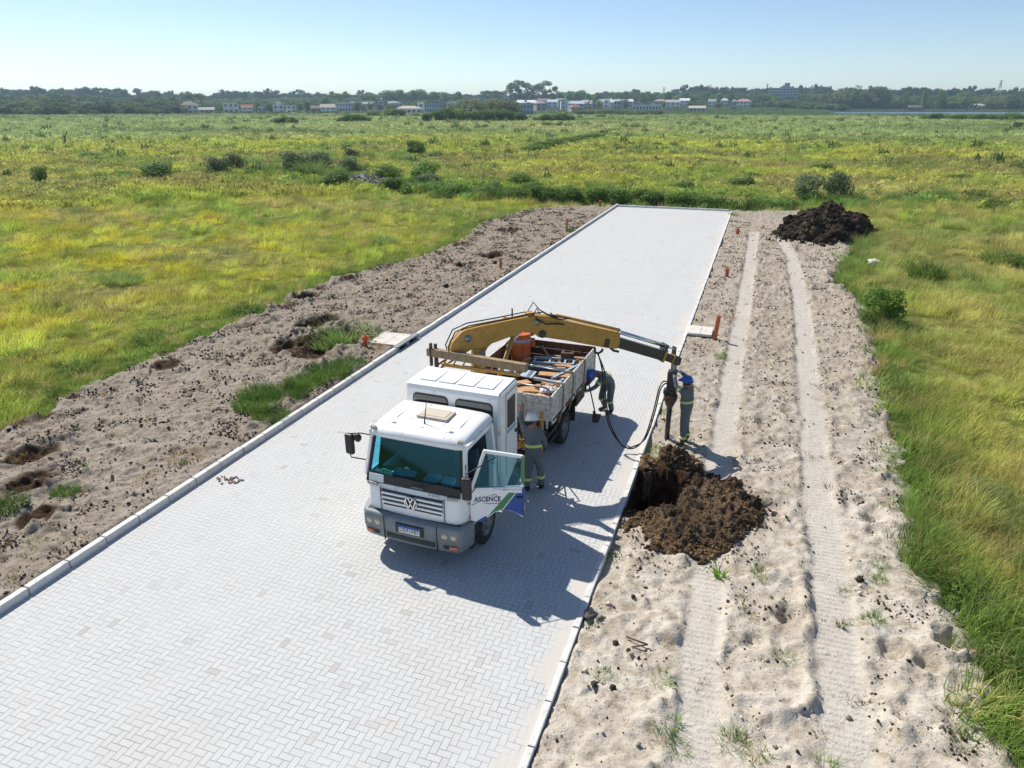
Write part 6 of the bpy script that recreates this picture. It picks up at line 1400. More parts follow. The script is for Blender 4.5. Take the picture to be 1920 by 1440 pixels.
# heaps of dug soil --------------------------------------------------------
def heap(name, cx, cy, rx, ry, h, rz, mats, seed, label, rough=0.22, n=110, lumps=900, lump=0.07, tone=None):
    u = np.linspace(-1.25, 1.25, n); U_, V_ = np.meshgrid(u, u)
    rr_ = np.hypot(U_, V_) * (1 + 0.45 * fbm(U_ * 1.5 + seed, V_ * 1.5, 4, 0.6)); q = np.clip(1 - rr_ ** 1.7, 0, 1)
    x = U_ * rx; y = V_ * ry; c, s = math.cos(rz), math.sin(rz); X_ = cx + x * c - y * s; Y_ = cy + x * s + y * c
    Hh = h * q ** 0.85 * (1 + 0.55 * fbm(U_ * 2.3 + seed, V_ * 2.3, 4)) + rough * h * fbm(X_ * 7, Y_ * 7, 3) * (q > 0.0) * np.minimum(1, q * 3) - 0.06 * (q <= 0.02) + 0.01
    tdx = np.maximum(np.abs(X_ + 1.44) - 0.48, 0); tdy = np.maximum(np.abs(Y_ - 13.85) - 0.84, 0); tq = sstep(0.0, 0.22, np.hypot(tdx, tdy)); q = q * tq; Hh = Hh * tq - 0.03 * (1 - tq)
    Zb = np.minimum(height(X_, Y_), 0.3); Zb = np.where((Zb < -0.25) & (tq > 0.3), -0.10, Zb)
    V = np.stack([X_ - cx, Y_ - cy, Zb + Hh], -1).reshape(-1, 3); ii = np.arange(n * n).reshape(n, n)
    F = np.stack([ii[:-1, :-1], ii[:-1, 1:], ii[1:, 1:], ii[1:, :-1]], -1).reshape(-1, 4)
    keep = (q.ravel()[F] > 0).any(1)
    o = link_mesh(name, np_mesh(name, V, F[keep]), mats[0], smooth=False); o.location = (cx, cy, 0); tag(o, label, 'soil heap')
    r = np.random.RandomState(int(seed * 10)); Vs, Fs, off = [], [], 0; flat = V.reshape(n, n, 3)
    for k in range(lumps):
        i, j = r.randint(6, n - 6, 2)
        out_ = q[i, j] <= 0.0
        if out_ and (rr_[i, j] > 1.45 or r.rand() > 0.35 * (1.5 - rr_[i, j]) or tq[i, j] < 0.9): continue
        v, f = clods[k % 5]; s_ = (0.7 if out_ else 1.0) * lump * (0.35 + r.rand() ** 3.5 * 1.7) * (1.25 if q[i, j] < 0.5 else 0.8)
        Vs.append(v * s_ + flat[i, j] + np.array([0, 0, 0.06 * out_]) + np.array([0, 0, s_ * 0.12])); Fs.append(f + off); off += len(v)
    l = link_mesh('lumps', np_mesh('lumps', np.concatenate(Vs), np.concatenate(Fs)), mats[1], o); l['kind'] = 'stuff'; return o
def soilmat(name, cols, s1=2.2, s2=14):
    m, t, p = nmat(name); g = t.nodes.new('ShaderNodeNewGeometry').outputs['Position']
    c = ramp(t, noise(t, g, s1, 5, 0.7), [(0.3, cols[0]), (0.5, cols[1]), (0.68, cols[2])]); c = mixc(t, 1.0, c, ramp(t, noise(t, g, s2, 4, 0.7), [(0.3, 0.45), (0.65, 1.3)]), 'MULTIPLY')
    t.links.new(c, p.inputs['Base Color']); p.inputs['Roughness'].default_value = 0.95; p.inputs['Specular IOR Level'].default_value = 0.15; bump(t, p, noise(t, g, 40, 4, 0.7), 0.6, 0.02); return m
brown = soilmat('dug_soil', [(0.032, 0.023, 0.016), (0.085, 0.058, 0.037), (0.23, 0.155, 0.085)], 0.9); brownl = soilmat('dug_lumps', [(0.04, 0.028, 0.02), (0.12, 0.078, 0.046), (0.36, 0.24, 0.12)], 0.8, 9)
heap('soil_heap', -0.44, 13.15, 1.20, 1.70, 0.36, R(-24), [brown, brownl], 2.2, 'heap of fresh brown and ochre soil beside the open trench', lumps=11000, lump=0.034, rough=0.34)
orangy = soilmat('spilt_soil', [(0.10, 0.06, 0.035), (0.26, 0.16, 0.08), (0.42, 0.29, 0.17)])
heap('soil_spill', -1.92, 15.0, 0.38, 0.75, 0.13, R(5), [orangy, brownl], 5.1, 'small orange brown soil spill over the kerb above the trench', lumps=500, lump=0.05, n=60)
heap('trench_bank', -1.15, 15.25, 0.50, 0.40, 0.26, R(-20), [brown, brownl], 7.7, 'dark lumpy bank of soil at the far end of the trench', lumps=700, lump=0.06, n=60)
black = soilmat('black_soil', [(0.016, 0.012, 0.009), (0.045, 0.033, 0.024), (0.15, 0.105, 0.065)], 0.8, 5)
heap('soil_pile', 4.3, 51.5, 2.35, 4.8, 1.45, R(-18), [black, black], 3.4, 'big black peaty soil pile at the far end of the right verge', lumps=6000, lump=0.24, rough=0.30)

# ------------------------------------------------------------------ people
def person(name, J, Rr, label, helmet, hm_dir, bands=(), fingers=None, boots=True, face=None):
    """J: joint -> world position; one skinned body; clothing details as children"""
    base = Vector((J['pelvis'][0], J['pelvis'][1], min(J['lfoot'][2], J['rfoot'][2]) - 0.05))
    bm = bmesh.new(); vs = {}; lay = None
    chain = [('pelvis', 'waist'), ('waist', 'chest'), ('chest', 'neck'), ('neck', 'head'), ('head', 'crown'), ('chest', 'lsh'), ('lsh', 'lel'), ('lel', 'lwr'), ('lwr', 'lhand'), ('chest', 'rsh'), ('rsh', 'rel'), ('rel', 'rwr'), ('rwr', 'rhand'),
             ('pelvis', 'lhip'), ('lhip', 'lknee'), ('lknee', 'lank'), ('lank', 'lfoot'), ('lfoot', 'ltoe'), ('pelvis', 'rhip'), ('rhip', 'rknee'), ('rknee', 'rank'), ('rank', 'rfoot'), ('rfoot', 'rtoe')]
    rad = dict(pelvis=(.165, .14), waist=(.155, .125), chest=(.175, .135), neck=(.062, .062), head=(.088, .095), crown=(.075, .085), lsh=(.085, .08), lel=(.058, .058), lwr=(.042, .040), lhand=(.036, .022),
               lhip=(.115, .115), lknee=(.083, .083), lank=(.070, .070), lfoot=(.055, .05), ltoe=(.045, .035))
    for k in list(rad):
        if k[0] == 'l' and k != 'lumps': rad['r' + k[1:]] = rad[k]
    names = []
    def addv(n, p): v = bm.verts.new(Vector(p) - base); vs[n] = v; names.append(n)
    addv('pelvis', J['pelvis'])
    for a, b_ in chain: addv(b_, J[b_])
    edges = [(a, b_) for a, b_ in chain]
    for s in 'lr':       # five fingers on each hand
        h = Vector(J[s + 'hand']); w = Vector(J[s + 'wr']); d = (h - w).normalized(); side = d.cross(Vector(J.get(s + 'palm', (0, 0, 1)))).normalized(); curl = side.cross(d).normalized()
        for k, (o_, l_) in enumerate(((-.030, .062), (-.010, .075), (.012, .070), (.032, .056))):
            p0 = h + side * o_ + d * .012; p1 = p0 + d * l_ * .55 + curl * .010; p2 = p1 + d * l_ * .35 + curl * .028
            addv('%sf%da' % (s, k), p0); addv('%sf%db' % (s, k), p1); addv('%sf%dc' % (s, k), p2)
            edges += [(s + 'hand', '%sf%da' % (s, k)), ('%sf%da' % (s, k), '%sf%db' % (s, k)), ('%sf%db' % (s, k), '%sf%dc' % (s, k))]
            for q in 'abc': rad['%sf%d%s' % (s, k, q)] = (.0105, .0105)
        p0 = w + d * .03 - side * .038; p1 = p0 + d * .03 - side * .02 + curl * .015
        addv(s + 'ta', p0); addv(s + 'tb', p1); edges += [(s + 'wr', s + 'ta'), (s + 'ta', s + 'tb')]; rad[s + 'ta'] = (.014, .014); rad[s + 'tb'] = (.012, .012)
    for a, b_ in edges: bm.edges.new((vs[a], vs[b_]))
    me = bpy.data.meshes.new('tmp'); bm.verts.index_update(); bm.to_mesh(me); bm.free()
    t = bpy.data.objects.new('tmp', me); COL.objects.link(t)
    sk = t.modifiers.new('s', 'SKIN'); sk.use_smooth_shade = True; t.modifiers.new('b', 'SUBSURF').levels = 2
    for v, n in zip(me.skin_vertices[0].data, names): v.radius = tuple(q * Rr for q in rad[n]); v.use_root = (n == 'pelvis')
    dg = bpy.context.evaluated_depsgraph_get(); em_ = bpy.data.meshes.new_from_object(t.evaluated_get(dg)); bpy.data.objects.remove(t)
    em_.name = 'body'; em_.materials.clear()
    for m_ in (M['coverall'], M['skin'], M['glove'], M['boot']): em_.materials.append(m_)
    segs = [(Vector(J[a]) - base, Vector(J[b_]) - base, b_) for a, b_ in chain]
    for f in em_.polygons:
        f.use_smooth = True; c = Vector(f.center); best = None
        for p, q, n in segs:
            d = q - p; u_ = max(0, min(1, (c - p).dot(d) / max(1e-9, d.length_squared))); dist = (c - (p + d * u_)).length
            if best is None or dist < best[0]: best = (dist, n, u_)
        n, u_ = best[1], best[2]
        if n in ('head', 'crown') or (n == 'neck' and u_ > 0.75): f.material_index = 1
        elif n in ('lhand', 'rhand') or (n in ('lwr', 'rwr') and u_ > 0.9): f.material_index = 2 if fingers is None else 1
        elif n in ('lfoot', 'rfoot', 'ltoe', 'rtoe') or (n in ('lank', 'rank') and u_ > 0.86): f.material_index = 3
    # cloth folds
    for v in em_.vertices:
        w_ = v.co + base; v.co += v.normal * 0.008 * float(fbm(w_.x * 7 + w_.y * 3, w_.z * 6, 3)) * 2
    e = empty(name, base, 0, label, 'person'); body = link_mesh('body', em_, [], e)
    hd = Vector(J['head']) - base; cr = Vector(J['crown']) - base; up = (cr - hd).normalized(); f = Vector(hm_dir); f = (f - up * f.dot(up)).normalized(); sd = up.cross(f)
    Mh = Matrix(((f.x, sd.x, up.x, cr.x), (f.y, sd.y, up.y, cr.y), (f.z, sd.z, up.z, cr.z), (0, 0, 0, 1)))
    # face: nose, brow, ears, chin
    q = MB(); fc = Matrix.Translation(-up * 0.0) @ Mh
    for p_, s_ in (((0.100, 0, -0.085), (0.035, 0.026, 0.045)), ((0.088, 0, -0.125), (0.02, 0.05, 0.014)), ((0.0, 0.095, -0.075), (0.035, 0.018, 0.055)), ((0.0, -0.095, -0.075), (0.035, 0.018, 0.055)), ((0.075, 0, -0.155), (0.05, 0.06, 0.035))):
        v_ = q.box(p_, s_, bev=min(s_) * 0.35); q._xf(v_, fc)
    q.build('face', M['skin'], e)
    q = MB()
    for y_ in (-.033, .033): v_ = q.box((0.093, y_, -0.062), (0.012, 0.022, 0.010), bev=0.003); q._xf(v_, fc)
    q.build('eyes', M['black'], e)
    q = MB(); q.lathe([(0.0, -0.02), (0.085, -0.03), (0.098, -0.07), (0.092, -0.12), (0.06, -0.135), (0, -0.13)], 18, Mh @ Matrix.Translation((-0.018, 0, 0.0))); q.build('hair', M['black'], e)
    q = MB(); q.lathe([(0, 0.098), (0.04, 0.094), (0.08, 0.078), (0.112, 0.045), (0.126, 0.0), (0.130, -0.035), (0.145, -0.042), (0.146, -0.050), (0.12, -0.048)], 26, Mh @ Matrix.Scale(1.12, 4, (1, 0, 0)))
    v_ = q.box((0.165, 0, -0.046), (0.10, 0.17, 0.012), bev=0.005); q._xf(v_, Mh)
    for y_ in (-0.03, 0, 0.03): v_ = q.box((0.0, y_, 0.095 - abs(y_) * 0.3), (0.16, 0.012, 0.014), bev=0.004); q._xf(v_, Mh)
    q.build('helmet', M[helmet], e)
    for a, b_, u_, r_ in bands:
        p = (Vector(J[a]) - base).lerp(Vector(J[b_]) - base, u_); d = (Vector(J[b_]) - Vector(J[a])).normalized()
        q = MB(); rx_ = r_ if isinstance(r_, tuple) else (r_, r_)
        acr = Vector(J['lsh']) - Vector(J['rsh']); acr = (acr - d * acr.dot(d)).normalized(); fw = d.cross(acr)
        ring = lambda h_, g_: [p + d * h_ + acr * math.cos(t_) * (rx_[0] + g_) + fw * math.sin(t_) * (rx_[1] + g_) for t_ in np.linspace(0, 2 * math.pi, 21)]
        q.grid([ring(-0.030, -0.012), ring(-0.028, 0.004), ring(0.0, 0.006), ring(0.028, 0.004), ring(0.030, -0.012)]); q.build('reflective_band', M['hivis'], e)
    return e
# worker at the auger, arms raised
fx, fy0 = -1.10, 16.36; gz = zg(-1.1, 16.4)
person('person', dict(pelvis=(-1.09, 16.40, gz + 0.98), waist=(-1.10, 16.41, gz + 1.14), chest=(-1.12, 16.42, gz + 1.38), neck=(-1.13, 16.42, gz + 1.54), head=(-1.14, 16.43, gz + 1.63), crown=(-1.14, 16.43, gz + 1.70),
    lsh=(-1.19, 16.25, gz + 1.42), lel=(-1.36, 16.28, gz + 1.52), lwr=(-1.45, 16.42, gz + 1.74), lhand=(-1.47, 16.46, gz + 1.80), lpalm=(0, 1, 0), rsh=(-1.05, 16.61, gz + 1.42), rel=(-1.16, 16.80, gz + 1.60), rwr=(-1.34, 16.68, gz + 1.78), rhand=(-1.42, 16.62, gz + 1.82), rpalm=(0, 1, 0),
    lhip=(-1.10, 16.30, gz + 0.90), lknee=(-1.12, 16.29, gz + 0.50), lank=(-1.10, 16.28, gz + 0.12), lfoot=(-1.12, 16.28, gz + 0.055), ltoe=(-1.27, 16.26, gz + 0.04),
    rhip=(-1.08, 16.50, gz + 0.90), rknee=(-1.08, 16.54, gz + 0.50), rank=(-1.03, 16.58, gz + 0.12), rfoot=(-1.05, 16.58, gz + 0.055), rtoe=(-1.20, 16.62, gz + 0.04)), 1.08,
    'worker in grey coverall and blue helmet standing on sand, both arms raised to the auger', 'helmetblue', (-1, 0.25, 0.2),
    bands=[('waist', 'chest', 0.05, (0.185, 0.155)), ('lsh', 'lel', 0.62, 0.077), ('rsh', 'rel', 0.62, 0.077), ('lknee', 'lank', 0.72, 0.088), ('rknee', 'rank', 0.72, 0.088)])
# worker bending beside the rear of the truck
person('person', dict(pelvis=(-3.24, 17.58, 0.90), waist=(-3.30, 17.50, 1.04), chest=(-3.44, 17.30, 1.22), neck=(-3.56, 17.14, 1.25), head=(-3.62, 17.05, 1.24), crown=(-3.66, 16.99, 1.27),
    lsh=(-3.58, 17.40, 1.19), lel=(-3.72, 17.32, 0.92), lwr=(-3.90, 17.10, 0.80), lhand=(-3.96, 17.04, 0.78), rsh=(-3.32, 17.12, 1.19), rel=(-3.48, 16.95, 0.94), rwr=(-3.68, 16.86, 0.84), rhand=(-3.76, 16.84, 0.84),
    lhip=(-3.34, 17.66, 0.84), lknee=(-3.42, 17.52, 0.48), lank=(-3.34, 17.72, 0.13), lfoot=(-3.36, 17.70, 0.07), ltoe=(-3.50, 17.60, 0.05),
    rhip=(-3.14, 17.52, 0.84), rknee=(-3.16, 17.34, 0.50), rank=(-3.12, 17.50, 0.13), rfoot=(-3.14, 17.47, 0.07), rtoe=(-3.26, 17.36, 0.05)), 1.08,
    'worker in grey coverall and blue helmet bending down behind the rear wheel', 'helmetblue', (-0.7, -0.6, -0.6),
    bands=[('waist', 'chest', 0.1, (0.18, 0.155)), ('lknee', 'lank', 0.15, 0.092), ('rknee', 'rank', 0.15, 0.092), ('rsh', 'rel', 0.6, 0.077), ('lsh', 'lel', 0.6, 0.077)])
# worker by the crew box, back to the camera
person('person', dict(pelvis=(-3.88, 12.86, 0.98), waist=(-3.90, 12.88, 1.12), chest=(-3.93, 12.92, 1.36), neck=(-3.96, 12.97, 1.52), head=(-3.99, 13.01, 1.60), crown=(-4.00, 13.03, 1.67),
    lsh=(-4.12, 12.96, 1.42), lel=(-4.24, 13.05, 1.62), lwr=(-4.20, 13.00, 1.84), lhand=(-4.19, 13.02, 1.91), rsh=(-3.74, 12.90, 1.40), rel=(-3.68, 13.00, 1.14), rwr=(-3.72, 13.16, 0.98), rhand=(-3.74, 13.22, 0.96),
    lhip=(-3.98, 12.86, 0.90), lknee=(-4.00, 12.84, 0.50), lank=(-4.02, 12.80, 0.13), lfoot=(-4.01, 12.82, 0.07), ltoe=(-4.03, 12.97, 0.05),
    rhip=(-3.78, 12.86, 0.90), rknee=(-3.74, 12.92, 0.50), rank=(-3.76, 13.00, 0.13), rfoot=(-3.76, 13.02, 0.07), rtoe=(-3.74, 13.17, 0.05)), 1.06,
    'worker in grey coverall and white helmet seen from behind next to the crew box', 'helmetwhite', (0.75, 0.6, -0.2), fingers='bare',
    bands=[('waist', 'chest', 0.0, (0.18, 0.15)), ('lknee', 'lank', 0.45, 0.088), ('rknee', 'rank', 0.30, 0.088)])

# ------------------------------------------------------------------ the far side of the plain: lake, trees, town
lk = []
for px, D_ in ((1255, 600), (1350, 600), (1450, 604), (1560, 606), (1700, 604), (1850, 600), (2100, 600), (2500, 600)): lk.append((*pol(px, D_), -0.42))
far_ = [(*pol(px, D_), -0.42) for px, D_ in ((2500, 1080), (2100, 1060), (1900, 1040), (1700, 1010), (1560, 985), (1450, 960), (1350, 930), (1255, 890))]
bm = bmesh.new(); fl = bm.faces.new([bm.verts.new(p) for p in lk + far_]); bm.normal_update()
if fl.normal.z < 0: fl.normal_flip()
me = bpy.data.meshes.new('lake'); bm.to_mesh(me); bm.free()
m, t, p = nmat('lake_water'); p.inputs['Base Color'].default_value = (0.08, 0.13, 0.16, 1); p.inputs['Roughness'].default_value = 0.28; p.inputs['IOR'].default_value = 1.33
bump(t, p, noise(t, t.nodes.new('ShaderNodeNewGeometry').outputs['Position'], 0.9, 3), 0.8, 0.12)
tag(link_mesh('lake', me, m), kind='structure')
# reed bars in the near arm of the lake
def bandpts(pxa, pxb, Da, Db, n, r): 
    out = []
    for _ in range(n):
        f = r.random(); out.append(pol(pxa + (pxb - pxa) * f, Da + (Db - Da) * r.random()))
    return np.array(out)
rr = random.Random(21); RP = []
for (a, b_, d0, d1, n) in ((1240, 1400, 640, 655, 260), (1240, 1560, 700, 730, 420), (1300, 1500, 790, 830, 240), (1236, 1900, 575, 600, 900), (1560, 1920, 1045, 1080, 500), (1240, 1560, 860, 960, 700)): RP.append(bandpts(a, b_, d0, d1, n, rr))
RP = np.concatenate(RP); n = len(RP); z = np.maximum(height(RP[:, 0], RP[:, 1]), -0.45)
reed = [blades(60, 3.0, 0.8, 1.7, 0.30, 0.4, 61, segs=2), blades(50, 2.6, 0.7, 1.5, 0.34, 0.5, 62, segs=2)]
scatter('reeds', reed, np.column_stack([RP, z]), 0.9 + 0.7 * np.random.rand(n), np.column_stack([np.zeros((n, 2)), np.random.rand(n) * 6.28]), np.array([0.16, 0.24, 0.09]) * (0.7 + 0.6 * np.random.rand(n))[:, None], M['grass'], 'pale green reed bars along the banks of the lake', 'reeds')

# crowns, unit height 1, radius about 0.5
def crown_proto(kind, seed):
    r = np.random.RandomState(seed)
    if kind == 'round':
        c = [(0, 0, 0.52)]; rd = [(0.34, 0.34, 0.34)]
        for k in range(13):
            a = r.rand() * 6.28; e = r.uniform(-0.3, 1.3); q = 0.30; c.append((q * math.cos(a) * math.cos(e), q * math.sin(a) * math.cos(e), 0.52 + q * 1.05 * math.sin(e))); s = r.uniform(.12, .20); rd.append((s, s, s * .8))
        c += [(0.1, 0, 0.25), (-0.12, 0.05, 0.22), (0, -0.14, 0.24)]; rd += [(0.28, 0.28, 0.20)] * 3
        return leaves(c, rd, 2200, 0.036, seed, 0.5)
    if kind == 'tall':       # eucalyptus: separate airy clumps
        c, rd = [], []
        for k in range(16):
            a = r.rand() * 6.28; h = r.uniform(0.25, 0.93); q = r.uniform(0.05, 0.46) * (1.25 - abs(h - 0.6)); c.append((q * math.cos(a), q * math.sin(a), h)); s = r.uniform(.11, .19); rd.append((s, s, s * .7))
        return leaves(c, rd, 2200, 0.030, seed, 0.4)
    if kind == 'umbrella':
        c, rd = [], []
        for k in range(16):
            a = r.rand() * 6.28; q = 0.42 * r.rand() ** .5; c.append((q * math.cos(a), q * math.sin(a), 0.80 - 0.5 * q * q + r.uniform(-.03, .03))); s = r.uniform(.10, .15); rd.append((s * 1.2, s * 1.2, s * .7))
        return leaves(c, rd, 1500, 0.030, seed, 0.5)
    if kind == 'wide':
        c, rd = [], []
        for k in range(18):
            a = r.rand() * 6.28; q = 0.45 * r.rand() ** .5; c.append((q * math.cos(a), q * math.sin(a), 0.25 + 0.50 * r.rand() * (1 - q))); s = r.uniform(.13, .22); rd.append((s, s, s * 1.0))
        return leaves(c, rd, 1700, 0.034, seed, 0.4)
    if kind == 'cone':
        c = [(0, 0, 0.2 + 0.1 * k) for k in range(8)]; rd = [(0.20 - 0.02 * k,) * 2 + (0.09,) for k in range(8)]
        return leaves(c, rd, 900, 0.028, seed, 0.4)
tp = {}
def tree(kind, leaf, px, topy, D_, wpx, label, group=None, zb=None, name=None):
    x, y = pol(px, D_); th = math.atan((px - 960) / 1433.0); Zf = D_ * math.cos(th); gz_ = zg(x, y) if zb is None else zb
    h = CAM_H + (195 - topy) * Zf / 1540.0 - gz_; w_ = wpx * Zf / 1433.0
    key = (kind, leaf, len(tp) % 1)
    if key not in tp:
        e = empty('tree', (0, 0, 0)); np_obj('crown', crown_proto(kind, 300 + len(tp)), M[leaf], e)
        mb = MB(); rr_ = random.Random(3)
        mb.tube([(0, 0, -0.05), (0.01, 0.01, 0.3), (0, 0.02, 0.62)], [0.030, 0.022, 0.010], 7)
        for k in range(5):
            a = rr_.uniform(0, 6.28); mb.tube([(0, 0, 0.25 + 0.06 * k), (0.13 * math.cos(a), 0.13 * math.sin(a), 0.5 + 0.04 * k), (0.24 * math.cos(a), 0.24 * math.sin(a), 0.62 + 0.05 * k)], [0.014, 0.010, 0.005], 5)
        mb.build('trunk', M['bark'], e); tp[key] = e; o = e
    else: o = dup_tree(tp[key])
    o.name = name or {'round': 'round_tree', 'tall': 'eucalyptus_tree', 'umbrella': 'umbrella_pine', 'wide': 'spreading_tree', 'cone': 'conifer'}[kind]
    o.location = (x, y, gz_); o.scale = (w_ * 1.25, w_ * 1.25, max(1.5, h)); o.rotation_euler = (0, 0, random.uniform(0, 6.28))
    if 'group' in o: del o['group']
    tag(o, label, 'tree', group); return o
tree('umbrella', 'leaf_dark', 365, 171, 820, 30, 'broad umbrella shaped tree above the white house at the left edge of town')
tree('cone', 'leaf_dark', 378, 172, 815, 7, 'narrow dark conifer touching the umbrella shaped tree')
tree('cone', 'leaf_dark', 328, 176, 830, 6, 'small dark conifer left of the umbrella shaped tree')
tree('umbrella', 'leaf_dark', 640, 171, 850, 27, 'lone rounded tree with a bare trunk above the long white house')
tree('round', 'leaf_mid', 504, 192, 700, 18, 'upright green tree between the first two white villas')
tree('cone', 'leaf_mid', 480, 190, 700, 8, 'tall thin dark tree beside the red brown roof')
tree('round', 'leaf_dark', 610, 180, 900, 20, 'dark round tree behind the beige gabled house')
for px, ty, w_, lb in ((684, 175, 22, 'leftmost round crown of the dark wood over the town centre'), (700, 174, 26, 'second round crown of the dark wood over the town centre'), (728, 167, 30, 'tall round crown left of the middle in the dark wood'), (747, 166, 30, 'highest round crown of the dark wood over the town centre'), (772, 167, 26, 'round crown right of the highest one'), (790, 165, 26, 'second high round crown of the dark wood'), (812, 170, 24, 'round crown before the light gap'), (835, 171, 22, 'lighter round crown after the gap'), (857, 170, 22, 'round crown left of the flat topped pair')):
    tree('round', 'leaf_dark', px, ty, 1100, w_, lb)
for px, w_, ty, lb in ((912, 20, 166, 'left half of the flat topped dark pair'), (928, 22, 166, 'right half of the flat topped dark pair')): tree('umbrella', 'leaf_dark', px, ty, 1100, w_, lb)
tree('wide', 'leaf_olive', 882, 173, 520, 46, 'large olive spreading tree, left of three behind the long hedge'); tree('wide', 'leaf_olive', 922, 174, 515, 44, 'large olive spreading tree, middle of three behind the long hedge'); tree('wide', 'leaf_olive', 956, 178, 510, 36, 'large olive spreading tree, right of three behind the long hedge')
for px, ty, w_, lb in ((958, 161, 30, 'left crown of the tall airy eucalyptus group'), (972, 152, 34, 'highest crown of the tall airy eucalyptus group'), (988, 157, 32, 'right crown of the tall airy eucalyptus group'), (1008, 160, 22, 'small airy eucalyptus between the two tall groups'), (1023, 153, 30, 'tall airy eucalyptus standing right of the group'), (1040, 163, 20, 'low airy eucalyptus at the right end of the tall trees')):
    tree('tall', 'leaf_grey', px, ty, 1120, w_, lb)
TGp = 'small trees in the belt behind the houses'
rr = random.Random(31)
for px in list(range(1052, 1200, 13)) + list(range(1205, 1440, 11)):
    k = rr.choice(['round', 'round', 'tall']); tree(k, {'round': 'leaf_dark', 'tall': 'leaf_grey'}[k], px, rr.uniform(169, 177) - (4 if 1085 < px < 1115 else 0), rr.uniform(1000, 1150), rr.uniform(14, 22), 'small tree in the belt behind the right half of town', TGp)
for px in range(395, 860, 15):
    k = rr.choice(['round', 'wide']); tree(k, rr.choice(['leaf_mid', 'leaf_olive', 'leaf_dark']), px + rr.uniform(-4, 4), rr.uniform(187, 193), rr.uniform(740, 840), rr.uniform(10, 17), 'low garden tree among the houses of the left half of town', 'garden trees among the left houses')
for px in range(990, 1440, 17):
    k = rr.choice(['round', 'wide']); tree(k, rr.choice(['leaf_mid', 'leaf_olive', 'leaf_dark']), px + rr.uniform(-5, 5), rr.uniform(184, 190), rr.uniform(900, 1080), rr.uniform(10, 16), 'low garden tree among the houses of the right half of town', 'garden trees among the right houses')
for px, ty, w_, k, lf, lb in ((1556, 165, 30, 'wide', 'leaf_olive', 'leftmost tree of the high wood above the lake'), (1580, 156, 40, 'wide', 'leaf_olive', 'broad olive tree of the high wood above the lake'), (1600, 154, 34, 'wide', 'leaf_mid', 'highest tree of the wood above the lake'), (1622, 158, 26, 'tall', 'leaf_olive', 'airy tree with a bare trunk in the wood above the lake'), (1642, 156, 22, 'umbrella', 'leaf_dark', 'flat topped pine in the wood above the lake'), (1658, 160, 26, 'round', 'leaf_dark', 'dark round tree at the right end of the high wood'), (1637, 173, 32, 'tall', 'leaf_olive', 'pale trunked eucalyptus at the lake side'), (1690, 171, 34, 'wide', 'leaf_mid', 'green spreading tree below the white warehouse roof'),
        (1700, 165, 10, 'umbrella', 'leaf_dark', 'small umbrella pine touching the warehouse roof'), (1732, 165, 12, 'round', 'leaf_dark', 'dark ball tree right of the brown roof'), (1764, 166, 20, 'round', 'leaf_dark', 'round dark tree above the small white houses'), (1810, 166, 30, 'wide', 'leaf_mid', 'broad tree left of the low bungalow'), (1870, 173, 36, 'wide', 'leaf_olive', 'olive tree hanging over the right bungalow'), (1900, 163, 16, 'tall', 'leaf_dark', 'airy dark tree near the right frame edge'), (1912, 174, 34, 'wide', 'leaf_olive', 'olive tree cut by the right frame edge')):
    tree(k, lf, px, ty, 1080, w_, lb)
for px in range(1540, 1990, 16):
    tree(rr.choice(['round', 'wide', 'wide']), rr.choice(['leaf_dark', 'leaf_olive', 'leaf_mid']), px + rr.uniform(-5, 5), rr.uniform(172, 181), rr.uniform(1090, 1220), rr.uniform(20, 32), 'tree in the dense wood along the far shore of the lake', 'trees of the wood along the far shore')
# the wood on the left and the tree line on the horizon: masses nobody could count
P_, S_, T_ = [], [], []
for _ in range(1500):
    px = rr.uniform(-260, 345); D_ = rr.uniform(640, 1000); x, y = pol(px, D_); P_.append((x, y, zg(x, y) - 0.3)); h = (rr.uniform(4.0, 7.5) + 7.5 * ((D_ - 640) / 360) ** 0.7 + 2.5 * max(0, (200 - px) / 460)) * (1 + 0.25 * float(perlin(px * 0.03, D_ * 0.01))); w_ = h * rr.uniform(0.8, 1.4); S_.append((w_, w_, h)); b_ = rr.uniform(0.6, 1.2); T_.append((0.07 * b_, 0.125 * b_, 0.045 * b_) if rr.random() < .6 else (0.17 * b_, 0.20 * b_, 0.07 * b_))
wood_protos = [crown_proto('round', 401), crown_proto('wide', 402), crown_proto('round', 403)]
scatter('woodland', wood_protos, P_, np.array(S_), np.column_stack([np.zeros((len(P_), 2)), np.random.rand(len(P_)) * 6.28]), np.array(T_), M['grass'], 'dense dark woodland along the left edge of the plain', 'woodland')
P_, S_, T_ = [], [], []
def skyline(px): return np.interp(px, [-200, 0, 60, 120, 200, 330, 400, 430, 500, 560, 700, 860, 1050, 1240, 1300, 1440, 1500, 1560, 1700, 1920, 2100], [174, 176, 173, 171, 172, 180, 183, 178, 176, 180, 181, 182, 182, 178, 168, 172, 168, 172, 172, 174, 174])
for _ in range(2600):
    px = rr.uniform(-260, 2180); D_ = rr.uniform(1300, 1850); x, y = pol(px, D_); z = zg(x, y); th = math.atan((px - 960) / 1433.0)
    top = CAM_H + (195 - skyline(px) + rr.uniform(-4, 5) * (1 + (1850 - D_) / 300)) * D_ * math.cos(th) / 1540.0; h = min(32, max(9, top - z)); P_.append((x, y, max(z, top - h) - 0.5 if top > z + 32 else z - 0.5)); w_ = rr.uniform(12, 22); S_.append((w_, w_, h)); b_ = rr.uniform(0.7, 1.2); T_.append((0.06 * b_, 0.10 * b_, 0.055 * b_))
scatter('distant_woodland', wood_protos + [crown_proto('tall', 404)], P_, np.array(S_), np.column_stack([np.zeros((len(P_), 2)), np.random.rand(len(P_)) * 6.28]), np.array(T_), M['grass'], 'bluish line of distant woods on the horizon', 'woodland')
